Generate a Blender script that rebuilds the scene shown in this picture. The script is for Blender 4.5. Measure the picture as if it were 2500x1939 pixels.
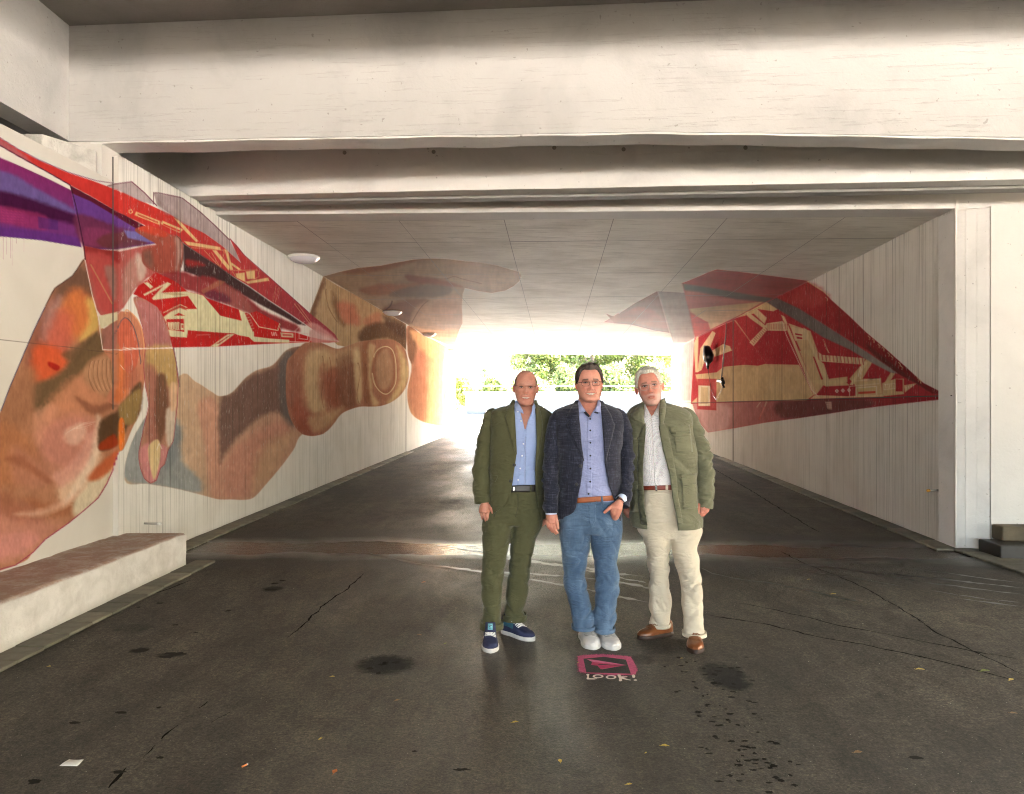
import bpy, bmesh, math, random
import numpy as np
from mathutils import Vector, Matrix
R = math.radians
PI = math.pi
random.seed(7)
sc = bpy.context.scene
for o in list(bpy.data.objects): bpy.data.objects.remove(o)

# ------------------------------------------------------------------ camera, sky, sun, exposure
cam_d = bpy.data.cameras.new('camera'); cam = bpy.data.objects.new('camera', cam_d)
sc.collection.objects.link(cam); sc.camera = cam
cam.location = (0, 0, 1.6); cam.rotation_euler = (R(90), 0, 0)
cam_d.sensor_width = 36; cam_d.lens = 36 * 1800 / 2500
cam_d.shift_y = (974 - 969.5) / 2500
cam_d.clip_start = 0.05; cam_d.clip_end = 2000
SUN_EL, SUN_AZ = 48, 75          # azimuth: degrees to the right of the view direction (+Y)
w = bpy.data.worlds.new('World'); sc.world = w; w.use_nodes = True
nt = w.node_tree; bg = nt.nodes['Background']
sky = nt.nodes.new('ShaderNodeTexSky'); sky.sky_type = 'NISHITA'; sky.sun_disc = False
sky.sun_elevation = R(SUN_EL); sky.sun_rotation = R(SUN_AZ)
sky.air_density = 1.2; sky.dust_density = 6.0; sky.ozone_density = 0.6
nt.links.new(sky.outputs[0], bg.inputs[0]); bg.inputs[1].default_value = 0.15
sun_d = bpy.data.lights.new('sun', 'SUN'); sun_d.energy = 5.0; sun_d.angle = R(3); sun_d.color = (1, .95, .88)
sun = bpy.data.objects.new('sun', sun_d); sc.collection.objects.link(sun)
_d = Vector((math.sin(R(SUN_AZ)) * math.cos(R(SUN_EL)), math.cos(R(SUN_AZ)) * math.cos(R(SUN_EL)), math.sin(R(SUN_EL))))
sun.rotation_euler = _d.to_track_quat('Z', 'Y').to_euler(); sun.location = _d * 30
vs = sc.view_settings; vs.view_transform = 'Standard'; vs.look = 'None'; vs.exposure = 5.4; vs.gamma = 1
try: vs.use_curve_mapping = False
except Exception: pass
cy = sc.cycles
cy.max_bounces = 10; cy.diffuse_bounces = 7; cy.glossy_bounces = 4; cy.transmission_bounces = 6; cy.transparent_max_bounces = 12
cy.sample_clamp_indirect = 12; cy.use_denoising = True; cy.denoising_prefilter = 'NONE'; cy.filter_width = 1.1; cy.caustics_reflective = False; cy.caustics_refractive = False

# ------------------------------------------------------------------ helpers
F, CU, CV, EYE = 1800.0, 1250.0, 974.0, 1.6
COL = sc.collection
def lin(c):
    c = np.asarray(c, float); return np.where(c <= .04045, c / 12.92, ((c + .055) / 1.055) ** 2.4)
def L3(r, g, b): return tuple(lin([r / 255, g / 255, b / 255]))
def tag(o, label=None, cat=None, group=None, kind=None):
    if label: o['label'] = label
    if cat: o['category'] = cat
    if group: o['group'] = group
    if kind: o['kind'] = kind
    return o
def empty(name, loc=(0, 0, 0), rz=0):
    o = bpy.data.objects.new(name, None); COL.objects.link(o); o.location = loc; o.rotation_euler = (0, 0, rz)
    o.empty_display_size = .1
    return o
def link(name, me, mat=None, parent=None, smooth=False):
    o = bpy.data.objects.new(name, me); COL.objects.link(o)
    if mat: me.materials.append(mat)
    if smooth: me.shade_smooth()
    if parent: o.parent = parent
    return o
def mesh_np(name, V, Fq, mat=None, parent=None, smooth=False, cols=None, attr='paint'):
    me = bpy.data.meshes.new(name)
    V = np.asarray(V, np.float32); Fq = np.asarray(Fq, np.int32)
    me.vertices.add(len(V)); me.vertices.foreach_set('co', V.ravel())
    k = Fq.shape[1]
    me.loops.add(Fq.size); me.loops.foreach_set('vertex_index', Fq.ravel())
    me.polygons.add(len(Fq)); me.polygons.foreach_set('loop_start', np.arange(0, Fq.size, k, dtype=np.int32))
    me.polygons.foreach_set('loop_total', np.full(len(Fq), k, np.int32))
    me.update(calc_edges=True)
    if cols is not None:
        at = me.color_attributes.new(attr, 'FLOAT_COLOR', 'POINT')
        c4 = np.ones((len(V), 4), np.float32); c4[:, :cols.shape[1]] = cols
        at.data.foreach_set('color', c4.ravel())
    return link(name, me, mat, parent, smooth)
class MB:
    """collects polygons, then builds one mesh object"""
    def __init__(s): s.v = []; s.f = []
    def add(s, vs_, fs_):
        n = len(s.v); s.v += [tuple(v) for v in vs_]; s.f += [tuple(i + n for i in f) for f in fs_]; return s
    def box(s, x0, x1, y0, y1, z0, z1, M=None):
        vs_ = [Vector(p) for p in [(x0,y0,z0),(x1,y0,z0),(x1,y1,z0),(x0,y1,z0),(x0,y0,z1),(x1,y0,z1),(x1,y1,z1),(x0,y1,z1)]]
        if M: vs_ = [M @ v for v in vs_]
        return s.add(vs_, [(0,3,2,1),(4,5,6,7),(0,1,5,4),(1,2,6,5),(2,3,7,6),(3,0,4,7)])
    def prism(s, pts, z0, z1):
        n = len(pts); z0 = z0 if hasattr(z0, '__len__') else [z0]*n; z1 = z1 if hasattr(z1, '__len__') else [z1]*n
        vs_ = [(p[0],p[1],z0[i]) for i,p in enumerate(pts)] + [(p[0],p[1],z1[i]) for i,p in enumerate(pts)]
        return s.add(vs_, [tuple(range(n))[::-1], tuple(range(n,2*n))] + [(i,(i+1)%n,n+(i+1)%n,n+i) for i in range(n)])
    def tube(s, pts, r, n=8, caps=True):
        pts = [Vector(p) for p in pts]; m = len(pts); r = r if hasattr(r, '__len__') else [r]*m
        vs_ = []; up = None
        for i, p in enumerate(pts):
            t = (pts[min(i+1,m-1)] - pts[max(i-1,0)]).normalized()
            if up is None: up = t.orthogonal().normalized()
            up = (up - t * up.dot(t)).normalized(); b = t.cross(up)
            for k in range(n):
                a = 2*PI*k/n; vs_.append(p + (up*math.cos(a) + b*math.sin(a))*r[i])
        fs_ = [(i*n+k, i*n+(k+1)%n, (i+1)*n+(k+1)%n, (i+1)*n+k) for i in range(m-1) for k in range(n)]
        if caps: fs_ += [tuple(range(n))[::-1], tuple((m-1)*n+k for k in range(n))]
        return s.add(vs_, fs_)
    def lathe(s, prof, n=24, c=(0,0,0)):
        vs_ = [(c[0]+r*math.cos(2*PI*k/n), c[1]+r*math.sin(2*PI*k/n), c[2]+z) for r, z in prof for k in range(n)]
        m = len(prof)
        return s.add(vs_, [(i*n+k, i*n+(k+1)%n, (i+1)*n+(k+1)%n, (i+1)*n+k) for i in range(m-1) for k in range(n)])
    def build(s, name, mat, parent=None, smooth=False):
        me = bpy.data.meshes.new(name); me.from_pydata(s.v, [], s.f); me.update()
        return link(name, me, mat, parent, smooth)
def bevel(o, wd=.01, seg=2):
    m = o.modifiers.new('bevel', 'BEVEL'); m.width = wd; m.segments = seg; m.limit_method = 'ANGLE'; return o

# vectorised value noise
_rs = np.random.RandomState(3); _PERM = _rs.permutation(4096); _VAL = _rs.rand(4096) * 2 - 1
def vnoise(x, y, z=0.0, seed=0):
    x, y, z = np.broadcast_arrays(np.asarray(x, float), np.asarray(y, float), np.asarray(z, float))
    xi, yi, zi = np.floor(x).astype(int), np.floor(y).astype(int), np.floor(z).astype(int)
    fx, fy, fz = x - xi, y - yi, z - zi
    sx, sy, sz = fx*fx*(3-2*fx), fy*fy*(3-2*fy), fz*fz*(3-2*fz)
    def h(a, b, c):
        return _VAL[_PERM[(_PERM[(_PERM[(a + seed*131) & 4095] + b) & 4095] + c) & 4095]]
    r = 0
    for dx in (0, 1):
        for dy in (0, 1):
            for dz in (0, 1):
                r = r + h(xi+dx, yi+dy, zi+dz) * (sx if dx else 1-sx) * (sy if dy else 1-sy) * (sz if dz else 1-sz)
    return r
def fbm(x, y, z=0.0, seed=0, oct=3):
    r = 0; a = 1; t = 0
    for i in range(oct):
        r = r + a * vnoise(x*2**i, y*2**i, np.asarray(z)*2**i, seed + i); t += a; a *= .5
    return r / t
def sstep(a, b, x):
    t = np.clip((x - a) / (b - a), 0, 1); return t*t*(3-2*t)

# node helpers
class NM:
    def __init__(s, name, rough=.8, color=(.5,.5,.5), spec=.5):
        s.m = bpy.data.materials.new(name); s.m.use_nodes = True; s.t = s.m.node_tree
        s.b = s.t.nodes['Principled BSDF']
        s.b.inputs['Roughness'].default_value = rough; s.b.inputs['Base Color'].default_value = (*color, 1)
        s.b.inputs['Specular IOR Level'].default_value = spec
    def n(s, ty, **kw):
        nd = s.t.nodes.new(ty)
        for k, v in kw.items(): setattr(nd, k, v)
        return nd
    def l(s, a, b): s.t.links.new(a, b)
    def coords(s, scale=(1,1,1), loc=(0,0,0), kind='Object', rot=(0,0,0)):
        tc = s.n('ShaderNodeTexCoord'); mp = s.n('ShaderNodeMapping'); s.l(tc.outputs[kind], mp.inputs[0])
        mp.inputs['Scale'].default_value = scale; mp.inputs['Location'].default_value = loc; mp.inputs['Rotation'].default_value = rot
        return mp.outputs[0]
    def noise(s, vec, scale=5, detail=4, rough=.55, dist=0):
        nd = s.n('ShaderNodeTexNoise'); s.l(vec, nd.inputs['Vector']); nd.inputs['Scale'].default_value = scale
        nd.inputs['Detail'].default_value = detail; nd.inputs['Roughness'].default_value = rough; nd.inputs['Distortion'].default_value = dist
        return nd.outputs[0]
    def ramp(s, fac, stops):
        nd = s.n('ShaderNodeValToRGB'); s.l(fac, nd.inputs[0]); e = nd.color_ramp.elements
        while len(e) < len(stops): e.new(.5)
        for i, (p, c) in enumerate(stops):
            e[i].position = p; e[i].color = (*c, 1) if hasattr(c, '__len__') else (c, c, c, 1)
        return nd.outputs[0]
    def mix(s, fac, a, b, mode='MIX'):
        nd = s.n('ShaderNodeMix', data_type='RGBA', blend_type=mode)
        for v, i in ((fac, 0), (a, 6), (b, 7)):
            if hasattr(v, 'links'): s.l(v, nd.inputs[i])
            elif hasattr(v, '__len__'): nd.inputs[i].default_value = (*v, 1)
            else: nd.inputs[i].default_value = v
        return nd.outputs[2]
    def math(s, op, a, b=0.0, c=None, clamp=False):
        nd = s.n('ShaderNodeMath', operation=op, use_clamp=clamp)
        for i, v in enumerate((a, b, c)):
            if v is None: continue
            if hasattr(v, 'links'): s.l(v, nd.inputs[i])
            else: nd.inputs[i].default_value = v
        return nd.outputs[0]
    def bump(s, h, strength=.3, dist=.01, prev=None):
        nd = s.n('ShaderNodeBump'); nd.inputs['Strength'].default_value = strength; nd.inputs['Distance'].default_value = dist
        s.l(h, nd.inputs['Height'])
        if prev is not None: s.l(prev, nd.inputs['Normal'])
        return nd.outputs[0]
    def out(s, color=None, rough=None, normal=None):
        for v, k in ((color, 'Base Color'), (rough, 'Roughness'), (normal, 'Normal')):
            if v is not None: s.l(v, s.b.inputs[k])
        return s.m
def simple(name, col, rough=.6, metal=0, spec=.5, nscale=0, namt=.15, bump=0):
    M = NM(name, rough, col, spec); M.b.inputs['Metallic'].default_value = metal
    if nscale:
        v = M.coords(); nz = M.noise(v, nscale, 5, .6)
        c = M.ramp(nz, [(.3, tuple(x*(1-namt) for x in col)), (.7, tuple(min(1, x*(1+namt)) for x in col))])
        M.out(color=c, normal=M.bump(nz, bump, .01) if bump else None)
    return M.m
# ------------------------------------------------------------------ the mural: outlines of the painted shapes, laid on the walls and ceiling
WALLC = (220, 217, 211); CEILC = (224, 221, 212)
def T(s, ox, oy): return lambda *p: [(ox + x/s, oy + y/s) for x, y in p]
c1 = T(2.1175, 0, 0); c2 = T(1.8025, 0, 700); c3 = T(2.42, 700, 500); c4 = T(1.882, 1500, 500)
c5 = T(4.033, 300, 440); c7 = T(2.921, 0, 320); cg_ = T(3.85, 1640, 640); ch_ = T(3.85, 1980, 640)
def curve(pts, n=5):
    p = np.array(pts, float); m = len(p); out = []
    for i in range(m):
        a, b, c, d = p[(i-1) % m], p[i], p[(i+1) % m], p[(i+2) % m]
        for t in np.arange(n)/n:
            out.append(.5*((2*b) + (-a+c)*t + (2*a-5*b+4*c-d)*t*t + (-a+3*b-3*c+d)*t**3))
    return [tuple(q) for q in out]
LAYERS = []
def poly(pts, col, f=1.2, a=1.0, sm=False, clip=None, rag=0):
    LAYERS.append(('p', np.array(curve(pts) if sm else pts, float), col, f, a, clip, rag))
def blob(pts, col, a=1.0, clip=None, sm=True, f=18, rag=0):
    poly(pts, col, f, a, sm, clip, rag)
def line(pts, col, w=1.5, a=1.0, clip=None, sm=False):
    LAYERS.append(('l', np.array(curve(pts)[:-5] if sm else pts, float), col, w, a, clip, 0))
def grad(p0, c0, p1, c1_):
    p0 = np.array(p0, float); d = np.array(p1, float) - p0; c0 = np.array(c0, float); c1_ = np.array(c1_, float)
    def fn(u, v):
        t = np.clip(((u-p0[0])*d[0] + (v-p0[1])*d[1])/(d @ d), 0, 1)[:, None]; return c0*(1-t) + c1_*t
    return fn
BEI = (206, 200, 160); RED = (190, 32, 32); WHT = (225, 220, 205)

# ---- second hand (brown), on the left wall and ceiling
ARM = c2((785,395),(860,418),(930,462),(968,482),(1020,466),(1080,402),(1130,368),(1200,345),(1260,280),(1330,262),(1420,260),(1442,620),(1330,650),(1290,720),(1230,800),(1170,870),(1120,925),(1080,938),(1020,936),(960,935),(880,915),(780,890),(650,868),(548,850),(600,640))
poly(ARM, grad(c2((780,600))[0], (196,164,134), c2((1250,700))[0], (178,134,112)), 2, 1, True)
blob(c2((540,840),(545,640),(600,560),(700,560),(790,600),(800,760),(880,850),(870,910),(700,880)), (138,144,146), .95, clip='arm', f=10)
blob(c2((700,600),(790,620),(790,700),(740,800),(700,700)), (112,120,126), .7, clip='arm')
blob(c2((870,520),(960,520),(975,930),(930,925),(900,700)), (196,140,118), .8, clip='arm', f=8)
blob(c2((968,500),(1025,468),(1080,405),(1200,350),(1300,260),(1330,300),(1290,600),(1240,560),(1170,560),(1060,650),(990,740),(968,760)), (112,84,76), .92, clip='arm', f=9)
blob(c2((1230,330),(1290,300),(1300,620),(1240,560)), (96,92,90), .8, clip='arm', f=8)
blob(c2((990,760),(1100,650),(1240,590),(1300,650),(1220,800),(1090,930),(980,930)), (190,128,110), .75, clip='arm')
blob(c2((1150,720),(1260,640),(1300,660),(1200,830),(1110,900)), (186,156,118), .6, clip='arm')
FIST = c3((0,940),(40,880),(110,815),(190,812),(290,850),(345,838),(430,810),(500,800),(560,795),(620,797),(660,815),(695,850),(712,900),(721,960),(720,1020),(705,1075),(672,1125),(620,1165),(560,1188),(500,1193),(430,1194),(350,1220),(310,1250),(280,1292),(232,1342),(165,1366),(100,1358),(60,1325),(25,1270),(5,1200),(-5,1100))
UP = c3((215,425),(300,478),(420,540),(540,612),(640,668),(704,705),(706,860),(660,815),(560,795),(430,810),(345,838),(300,830),(250,780),(180,720),(130,655),(170,550))
poly(UP, (168,134,98), 1.5)
blob(c3((215,430),(300,500),(330,640),(400,700),(430,820),(340,835),(260,780),(150,650)), (176,146,108), .8, clip='up')
blob(c3((130,650),(215,430),(225,470),(180,600),(160,690)), (120,84,64), .9, clip='up', f=6)
blob(c3((265,510),(300,560),(310,640),(350,700),(330,720),(280,640)), (118,84,58), .7, clip='up', f=6)
blob(c3((300,580),(400,590),(430,690),(400,712),(330,690)), (182,98,76), .75, clip='up', f=9)
blob(c3((450,690),(520,640),(560,650),(550,740),(510,735)), (176,112,84), .9, clip='up', f=6)
blob(c3((440,740),(560,690),(706,720),(706,850),(600,790),(440,810)), (96,68,50), .9, clip='up', f=7)
blob(c3((570,650),(705,710),(700,800),(600,720)), (84,60,48), .7, clip='up', f=7)
line(c3((235,500),(245,600),(300,690)), (128,96,64), 2, .8, sm=True)
poly(FIST, (160,106,82), 1.5, sm=True)
blob(c3((120,880),(220,850),(260,900),(200,960),(190,1100),(230,1200),(150,1240),(110,1100)), (196,170,128), .85, clip='fist', f=10)
blob(c3((200,900),(280,860),(420,830),(440,900),(330,960),(260,1010)), (188,158,116), .7, clip='fist')
blob(c3((230,1000),(300,960),(330,1100),(300,1200),(240,1150)), (142,78,60), .7, clip='fist', f=10)
blob(c3((300,930),(390,880),(430,1000),(420,1180),(330,1180)), (118,80,62), .6, clip='fist', f=12)
blob(c3((395,880),(430,860),(450,1000),(440,1160),(410,1140)), (200,178,134), .75, clip='fist', f=6)
blob(c3((440,860),(500,840),(500,1150),(460,1160)), (140,92,66), .8, clip='fist', f=7)
blob(c3((480,850),(520,830),(520,880),(500,1000),(510,1120),(545,1170),(500,1160)), (206,180,132), .7, clip='fist', f=6)
poly(c3((515,900),(540,855),(590,838),(630,870),(645,960),(640,1060),(600,1115),(560,1110),(520,1060),(505,980)), (152,100,76), 3, sm=True)
poly(c3((530,920),(560,865),(600,860),(628,950),(620,1050),(580,1095),(545,1070),(528,1000)), (170,130,100), 5, .9, sm=True)
line(c3((515,900),(540,855),(590,838),(630,870),(645,960),(640,1060),(600,1115),(560,1110),(520,1060),(505,980)), (214,196,150), 2.2, .9, sm=True)
blob(c3((650,830),(720,950),(710,1060),(640,1150),(600,1165),(660,1060),(670,950)), (198,176,120), .75, clip='fist', f=8)
blob(c3((0,1100),(60,1050),(100,1200),(220,1260),(180,1360),(60,1330)), (150,76,62), .7, clip='fist', f=14)
blob(c3((130,1260),(220,1230),(330,1200),(300,1250),(230,1320),(160,1340)), (192,160,118), .7, clip='fist', f=10)
blob(c3((0,980),(50,900),(80,1000),(60,1150),(10,1180)), (146,96,78), .7, clip='fist', f=10)
for k in range(7):
    x = 210+k*42; line(c3((x,900+8*k),(x+12,1000),(x-4,1120),(x+10,1190-5*k)), (112,72,54), 1.6, .55, clip='fist', sm=True)
# beyond the wall joint: further finger, paler
F3 = c3((712,716),(800,770),(900,815),(975,862),(985,900),(992,960),(990,1040),(988,1200),(972,1275),(932,1308),(880,1302),(800,1280),(742,1240),(718,1180),(714,1090),(738,960),(716,880))
poly(F3, grad(c3((720,900))[0], (178,120,92), c3((980,1100))[0], (206,160,112)), 1.5, sm=True)
blob(c3((716,720),(770,750),(760,880),(740,940),(716,880)), (118,84,64), .85, clip='f3', f=5)
blob(c3((730,740),(880,810),(900,900),(840,900),(780,840)), (206,150,102), .8, clip='f3', f=6)
blob(c3((720,1100),(760,900),(820,900),(820,1260),(740,1230)), (166,98,78), .6, clip='f3', f=8)
blob(c3((930,900),(985,900),(990,1250),(940,1200)), (214,184,120), .7, clip='f3', f=6)
line(c3((985,1030),(950,1050),(935,1120),(940,1220),(960,1255),(988,1250)), (180,96,70), 2, .9, sm=True)
CH = c3((214,424),(320,395),(420,374),(560,360),(650,342),(740,326),(800,319),(870,318),(960,322),(1040,332),(1140,342),(1240,358),(1320,382),(1372,396),(1384,420),(1376,450),(1340,482),(1290,508),(1210,522),(1130,510),(1052,492),(1040,530),(1034,600),(1038,700),(1012,760),(1000,800),(984,846),(900,805),(800,760),(705,703),(620,655),(540,610),(380,520))
poly(CH, (148,122,98), 1.5)
blob(c3((300,420),(560,365),(760,340),(700,420),(560,500),(440,520),(330,470)), (158,132,104), .9, clip='ch', f=6)
blob(c3((330,400),(420,376),(760,322),(640,372),(420,410)), (132,88,66), .8, clip='ch', f=6)
blob(c3((430,500),(560,470),(700,470),(840,440),(760,510),(640,530),(480,530)), (142,92,68), .9, clip='ch', f=5)
blob(c3((620,520),(760,478),(960,480),(930,540),(640,545)), (104,82,70), .9, clip='ch', f=5)
blob(c3((800,350),(1000,340),(1300,390),(1370,420),(1250,500),(1060,470),(900,460),(760,430)), (160,134,106), .8, clip='ch', f=7)
blob(c3((700,420),(740,455),(900,475),(1040,485),(900,440),(760,420)), (122,72,56), .85, clip='ch', f=4)
line(c3((860,440),(940,438),(990,425),(1040,440),(1150,470)), (122,84,64), 2, .8, sm=True)
blob(c3((570,620),(700,560),(840,570),(740,700),(700,700)), (104,66,50), .8, clip='ch', f=6)
blob(c3((740,700),(760,610),(860,560),(1030,540),(1030,720),(860,760)), (164,128,102), .85, clip='ch', f=6)
blob(c3((850,600),(950,570),(1035,600),(1035,700),(930,680)), (150,108,84), .6, clip='ch', f=8)
blob(c3((720,710),(860,740),(1010,740),(990,840),(880,800)), (190,142,106), .9, clip='ch', f=5)
line(c3((570,630),(610,600),(620,570)), (70,44,36), 3, .9, sm=True)
line(c3((740,700),(790,610),(835,572)), (96,60,46), 2, .8, sm=True)

# ---- first hand (orange), on the near wall
HAND = c2((372,-122),(318,-48),(240,8),(198,90),(150,190),(108,288),(80,355),(40,450),(5,545),(-120,780),(-300,1200),(-300,1330),(70,1225),(145,1170),(200,1112),(300,1042),(370,985),(432,930),(470,868),(492,818),(520,735),(545,712),(580,628),(612,560),(628,470),(640,380),(644,290),(632,210),(612,160),(578,116),(545,112),(515,126),(445,180),(400,-20))
poly(HAND, (176,118,88), 1.6, 1, True)
H = dict(clip='hand')
blob(c2((200,90),(330,-60),(400,0),(430,110),(330,200),(240,330),(120,350),(130,240)), (140,82,68), .95, **H)
blob(c2((240,-10),(300,-60),(360,-100),(400,-40),(420,60),(330,20),(260,60)), (112,80,64), .9, **H)
blob(c2((200,110),(270,40),(270,140),(230,210),(190,240)), (176,134,132), .8, **H)
blob(c2((300,30),(360,10),(420,80),(436,150),(400,200),(330,230),(260,160)), (216,118,60), .9, **H)
blob(c2((380,50),(430,80),(440,170),(380,230),(350,230),(390,150)), (208,176,92), .85, f=10, **H)
blob(c2((240,120),(310,110),(320,200),(280,300),(210,300),(200,230)), (206,98,78), .85, **H)
blob(c2((150,260),(250,270),(300,340),(240,400),(150,420)), (222,88,46), .9, f=12, **H)
blob(c2((215,330),(262,350),(250,370),(215,350)), (170,30,26), .9, f=3, **H)
blob(c2((140,440),(260,380),(420,210),(470,270),(400,330),(280,470),(170,560)), (104,82,56), .92, f=11, **H)
blob(c2((60,430),(150,360),(160,480),(100,620),(20,700),(-60,700)), (160,108,78), .8, **H)
blob(c2((220,500),(330,400),(400,440),(470,500),(430,560),(330,620),(200,600)), (200,130,96), .85, **H)
blob(c2((380,350),(440,310),(520,320),(530,440),(480,480),(410,450),(370,400)), (182,132,98), .9, f=9, **H)
for k in range(6):
    line(c2((400+18*k,330-3*k),(390+20*k,400),(420+18*k,460)), (112,74,56), 1.6, .55, sm=True, **H)
    line(c2((408+18*k,330-3*k),(398+20*k,395),(428+18*k,455)), (222,176,146), 1.2, .5, sm=True, **H)
blob(c2((180,620),(330,560),(430,600),(420,700),(350,800),(230,790),(170,720)), (200,128,112), .9, **H)
blob(c2((280,640),(350,600),(380,640),(350,690),(300,690)), (222,178,158), .8, f=9, **H)
for k in range(7):
    line(c2((290+12*k,650-8*k),(330+10*k,625-5*k),(372+8*k,632-6*k)), (232,206,188), 1.2, .5, sm=True, **H)
blob(c2((-100,600),(100,640),(180,800),(120,860),(-60,860)), (178,112,74), .85, f=22, **H)
blob(c2((60,700),(170,760),(260,820),(180,880),(60,850)), (186,120,98), .7, f=20, **H)
blob(c2((110,930),(250,960),(380,900),(430,820),(470,860),(380,960),(220,1010)), (164,98,64), .75, f=14, **H)
blob(c2((260,880),(360,790),(430,690),(440,780),(360,900),(280,960)), (224,188,160), .85, f=12, **H)
blob(c2((230,830),(330,760),(390,650),(420,660),(380,800),(270,880)), (216,156,140), .8, f=10, **H)
blob(c2((330,930),(430,830),(500,790),(470,870),(400,970),(330,1010)), (218,206,178), .9, f=8, **H)
blob(c2((380,840),(440,780),(520,720),(500,790),(430,850)), (196,92,50), .9, f=7, **H)
blob(c2((-100,980),(80,960),(200,1030),(260,1060),(120,1160),(-60,1200)), (196,128,110), .85, f=20, **H)
blob(c2((0,900),(120,960),(200,1000),(120,1030),(-60,980)), (150,88,62), .6, f=20, **H)
blob(c2((-160,1180),(60,1080),(180,1110),(60,1200)), (212,140,132), .7, f=16, **H)
blob(c2((425,560),(450,600),(440,720),(385,850),(290,950),(330,860),(390,760),(415,650)), (236,214,194), .55, f=7, **H)
blob(c2((60,1000),(180,1010),(300,960),(380,880),(300,930),(180,980)), (226,180,156), .6, f=8, **H)
blob(c2((20,760),(110,800),(200,860),(240,860),(150,790),(80,740)), (146,84,56), .5, f=9, **H)
blob(c2((330,480),(420,520),(500,500),(560,470),(500,530),(400,560)), (128,78,58), .6, f=7, **H)
blob(c2((270,300),(330,330),(400,250),(430,200),(380,230),(320,270)), (86,70,48), .6, f=7, **H)
blob(c2((150,560),(210,520),(260,540),(200,640),(170,700)), (214,148,120), .6, f=9, **H)
# thumb with nail
TH = c2((520,118),(548,110),(582,118),(614,160),(634,215),(644,290),(640,380),(624,440),(590,490),(540,515),(500,520),(470,490),(500,420),(490,330),(455,278),(470,210))
poly(TH, (196,122,92), 2, sm=True)
blob(c2((520,280),(560,270),(570,420),(540,500),(500,500),(520,400)), (214,112,62), .9, clip='th', f=7)
poly(c2((514,196),(532,150),(556,138),(584,170),(604,230),(612,290),(600,350),(570,380),(548,360),(545,300),(520,250)), (206,98,72), 2, sm=True)
line(c2((500,240),(516,190),(534,150),(556,138),(584,170),(604,230),(614,290),(610,340)), (92,84,92), 2.4, .9, sm=True)
line(c2((552,118),(592,130),(624,190),(634,280),(626,360)), (226,160,112), 3, .8, sm=True)
blob(c2((560,350),(600,360),(610,420),(570,450),(540,440)), (176,96,74), .6, clip='th', f=7)
line(c2((530,345),(545,365)), WHT, 1.2, .9)
# gap and ring finger area
blob(c2((440,600),(520,540),(600,430),(625,440),(615,560),(560,620),(520,690),(440,720)), (92,66,44), .95, f=6)
blob(c2((525,530),(610,450),(620,500),(590,600),(540,600)), (150,122,72), .9, f=5)
blob(c2((440,690),(500,650),(520,690),(490,712),(440,718)), (166,56,26), .95, f=4)
blob(c2((524,590),(546,590),(546,700),(524,712)), (236,120,40), .95, f=2)
# little finger hanging down over the board wall
LF = c2((588,50),(640,44),(690,80),(720,130),(742,190),(760,260),(775,330),(784,420),(780,520),(772,600),(762,680),(740,720),(725,780),(705,800),(690,850),(662,866),(636,845),(618,800),(610,740),(622,670),(640,590),(655,520),(640,440),(632,350),(640,260),(628,180),(606,110))
poly(LF, (170,118,96), 1.6, sm=True)
Lk = dict(clip='lf')
blob(c2((600,60),(690,80),(740,200),(752,262),(650,262),(620,150)), (174,104,106), .9, f=8, **Lk)
blob(c2((650,270),(760,268),(782,420),(760,460),(700,400),(650,350)), (190,158,96), .85, f=8, **Lk)
blob(c2((645,350),(690,370),(700,500),(690,690),(640,670),(655,520)), (158,98,84), .8, f=7, **Lk)
blob(c2((690,400),(730,400),(740,560),(700,700),(685,560)), (112,74,56), .9, f=6, **Lk)
blob(c2((735,540),(772,540),(766,680),(740,700),(728,620)), (206,190,172), .9, f=5, **Lk)
blob(c2((750,430),(784,440),(778,530),(750,540)), (216,176,140), .9, f=5, **Lk)
blob(c2((612,720),(660,690),(720,700),(735,740),(690,850),(640,850)), (206,128,130), .9, f=6, **Lk)
poly(c2((655,700),(690,672),(706,700),(704,760),(690,820),(676,848),(662,800),(654,750)), (206,180,130), 2.5, sm=True)
line(c2((690,720),(700,690),(712,712)), WHT, 1.6, .8)
line(LF, (150,44,70), 1.5, .75); 
line(c2((700,50),(740,150),(775,330),(786,430)), (60,44,70), 1.6, .7, sm=True)
line(HAND[3:9], (52,48,92), 2.4, .8)
line(HAND[11:21], (150,26,76), 2.2, .9)
line(c2((372,-122),(318,-48),(240,8),(200,85)), (60,34,40), 2, .8)

# ---- paper plane, left part
PUR = c1((-80,770),(0,815),(120,865),(250,925),(370,985),(420,1278),(215,1243),(0,1222),(-80,1205))
poly(PUR, grad((60,395), (126,34,96), (30,575), (104,44,120)), 1.5)
blob(c1((-80,880),(60,900),(200,980),(380,1080),(390,1110),(200,1060),(0,990),(-80,960)), (96,84,150), .9, clip='pur', f=6)
blob(c1((-80,985),(100,1010),(390,1115),(410,1160),(200,1120),(0,1070),(-80,1050)), (62,18,56), .95, clip='pur', f=7)
blob(c1((-80,1060),(100,1080),(240,1120),(230,1190),(0,1150),(-80,1140)), (150,38,92), .7, clip='pur', f=5)
blob(c1((-80,1165),(420,1230),(420,1280),(-80,1220)), (88,40,128), .8, clip='pur', f=5)
for k in range(5): line(c1((-60+4*k,1075+16*k),(110+6*k,1098+14*k)), (190,60,110), 1.2, .4, clip='pur')
poly(c1((196,1120),(300,1140),(300,1190),(200,1180)), (70,34,110), 2, .6)
RB = c1((-80,650),(0,715),(90,770),(200,828),(350,893),(480,935),(610,985),(700,1045),(790,1085),(880,1135),(960,1190),(1010,1250),(950,1255),(850,1215),(750,1165),(605,1095),(480,1020),(360,955),(250,890),(100,808),(0,748),(-80,705))
poly(RB, (198,46,42), 1.4)
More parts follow.
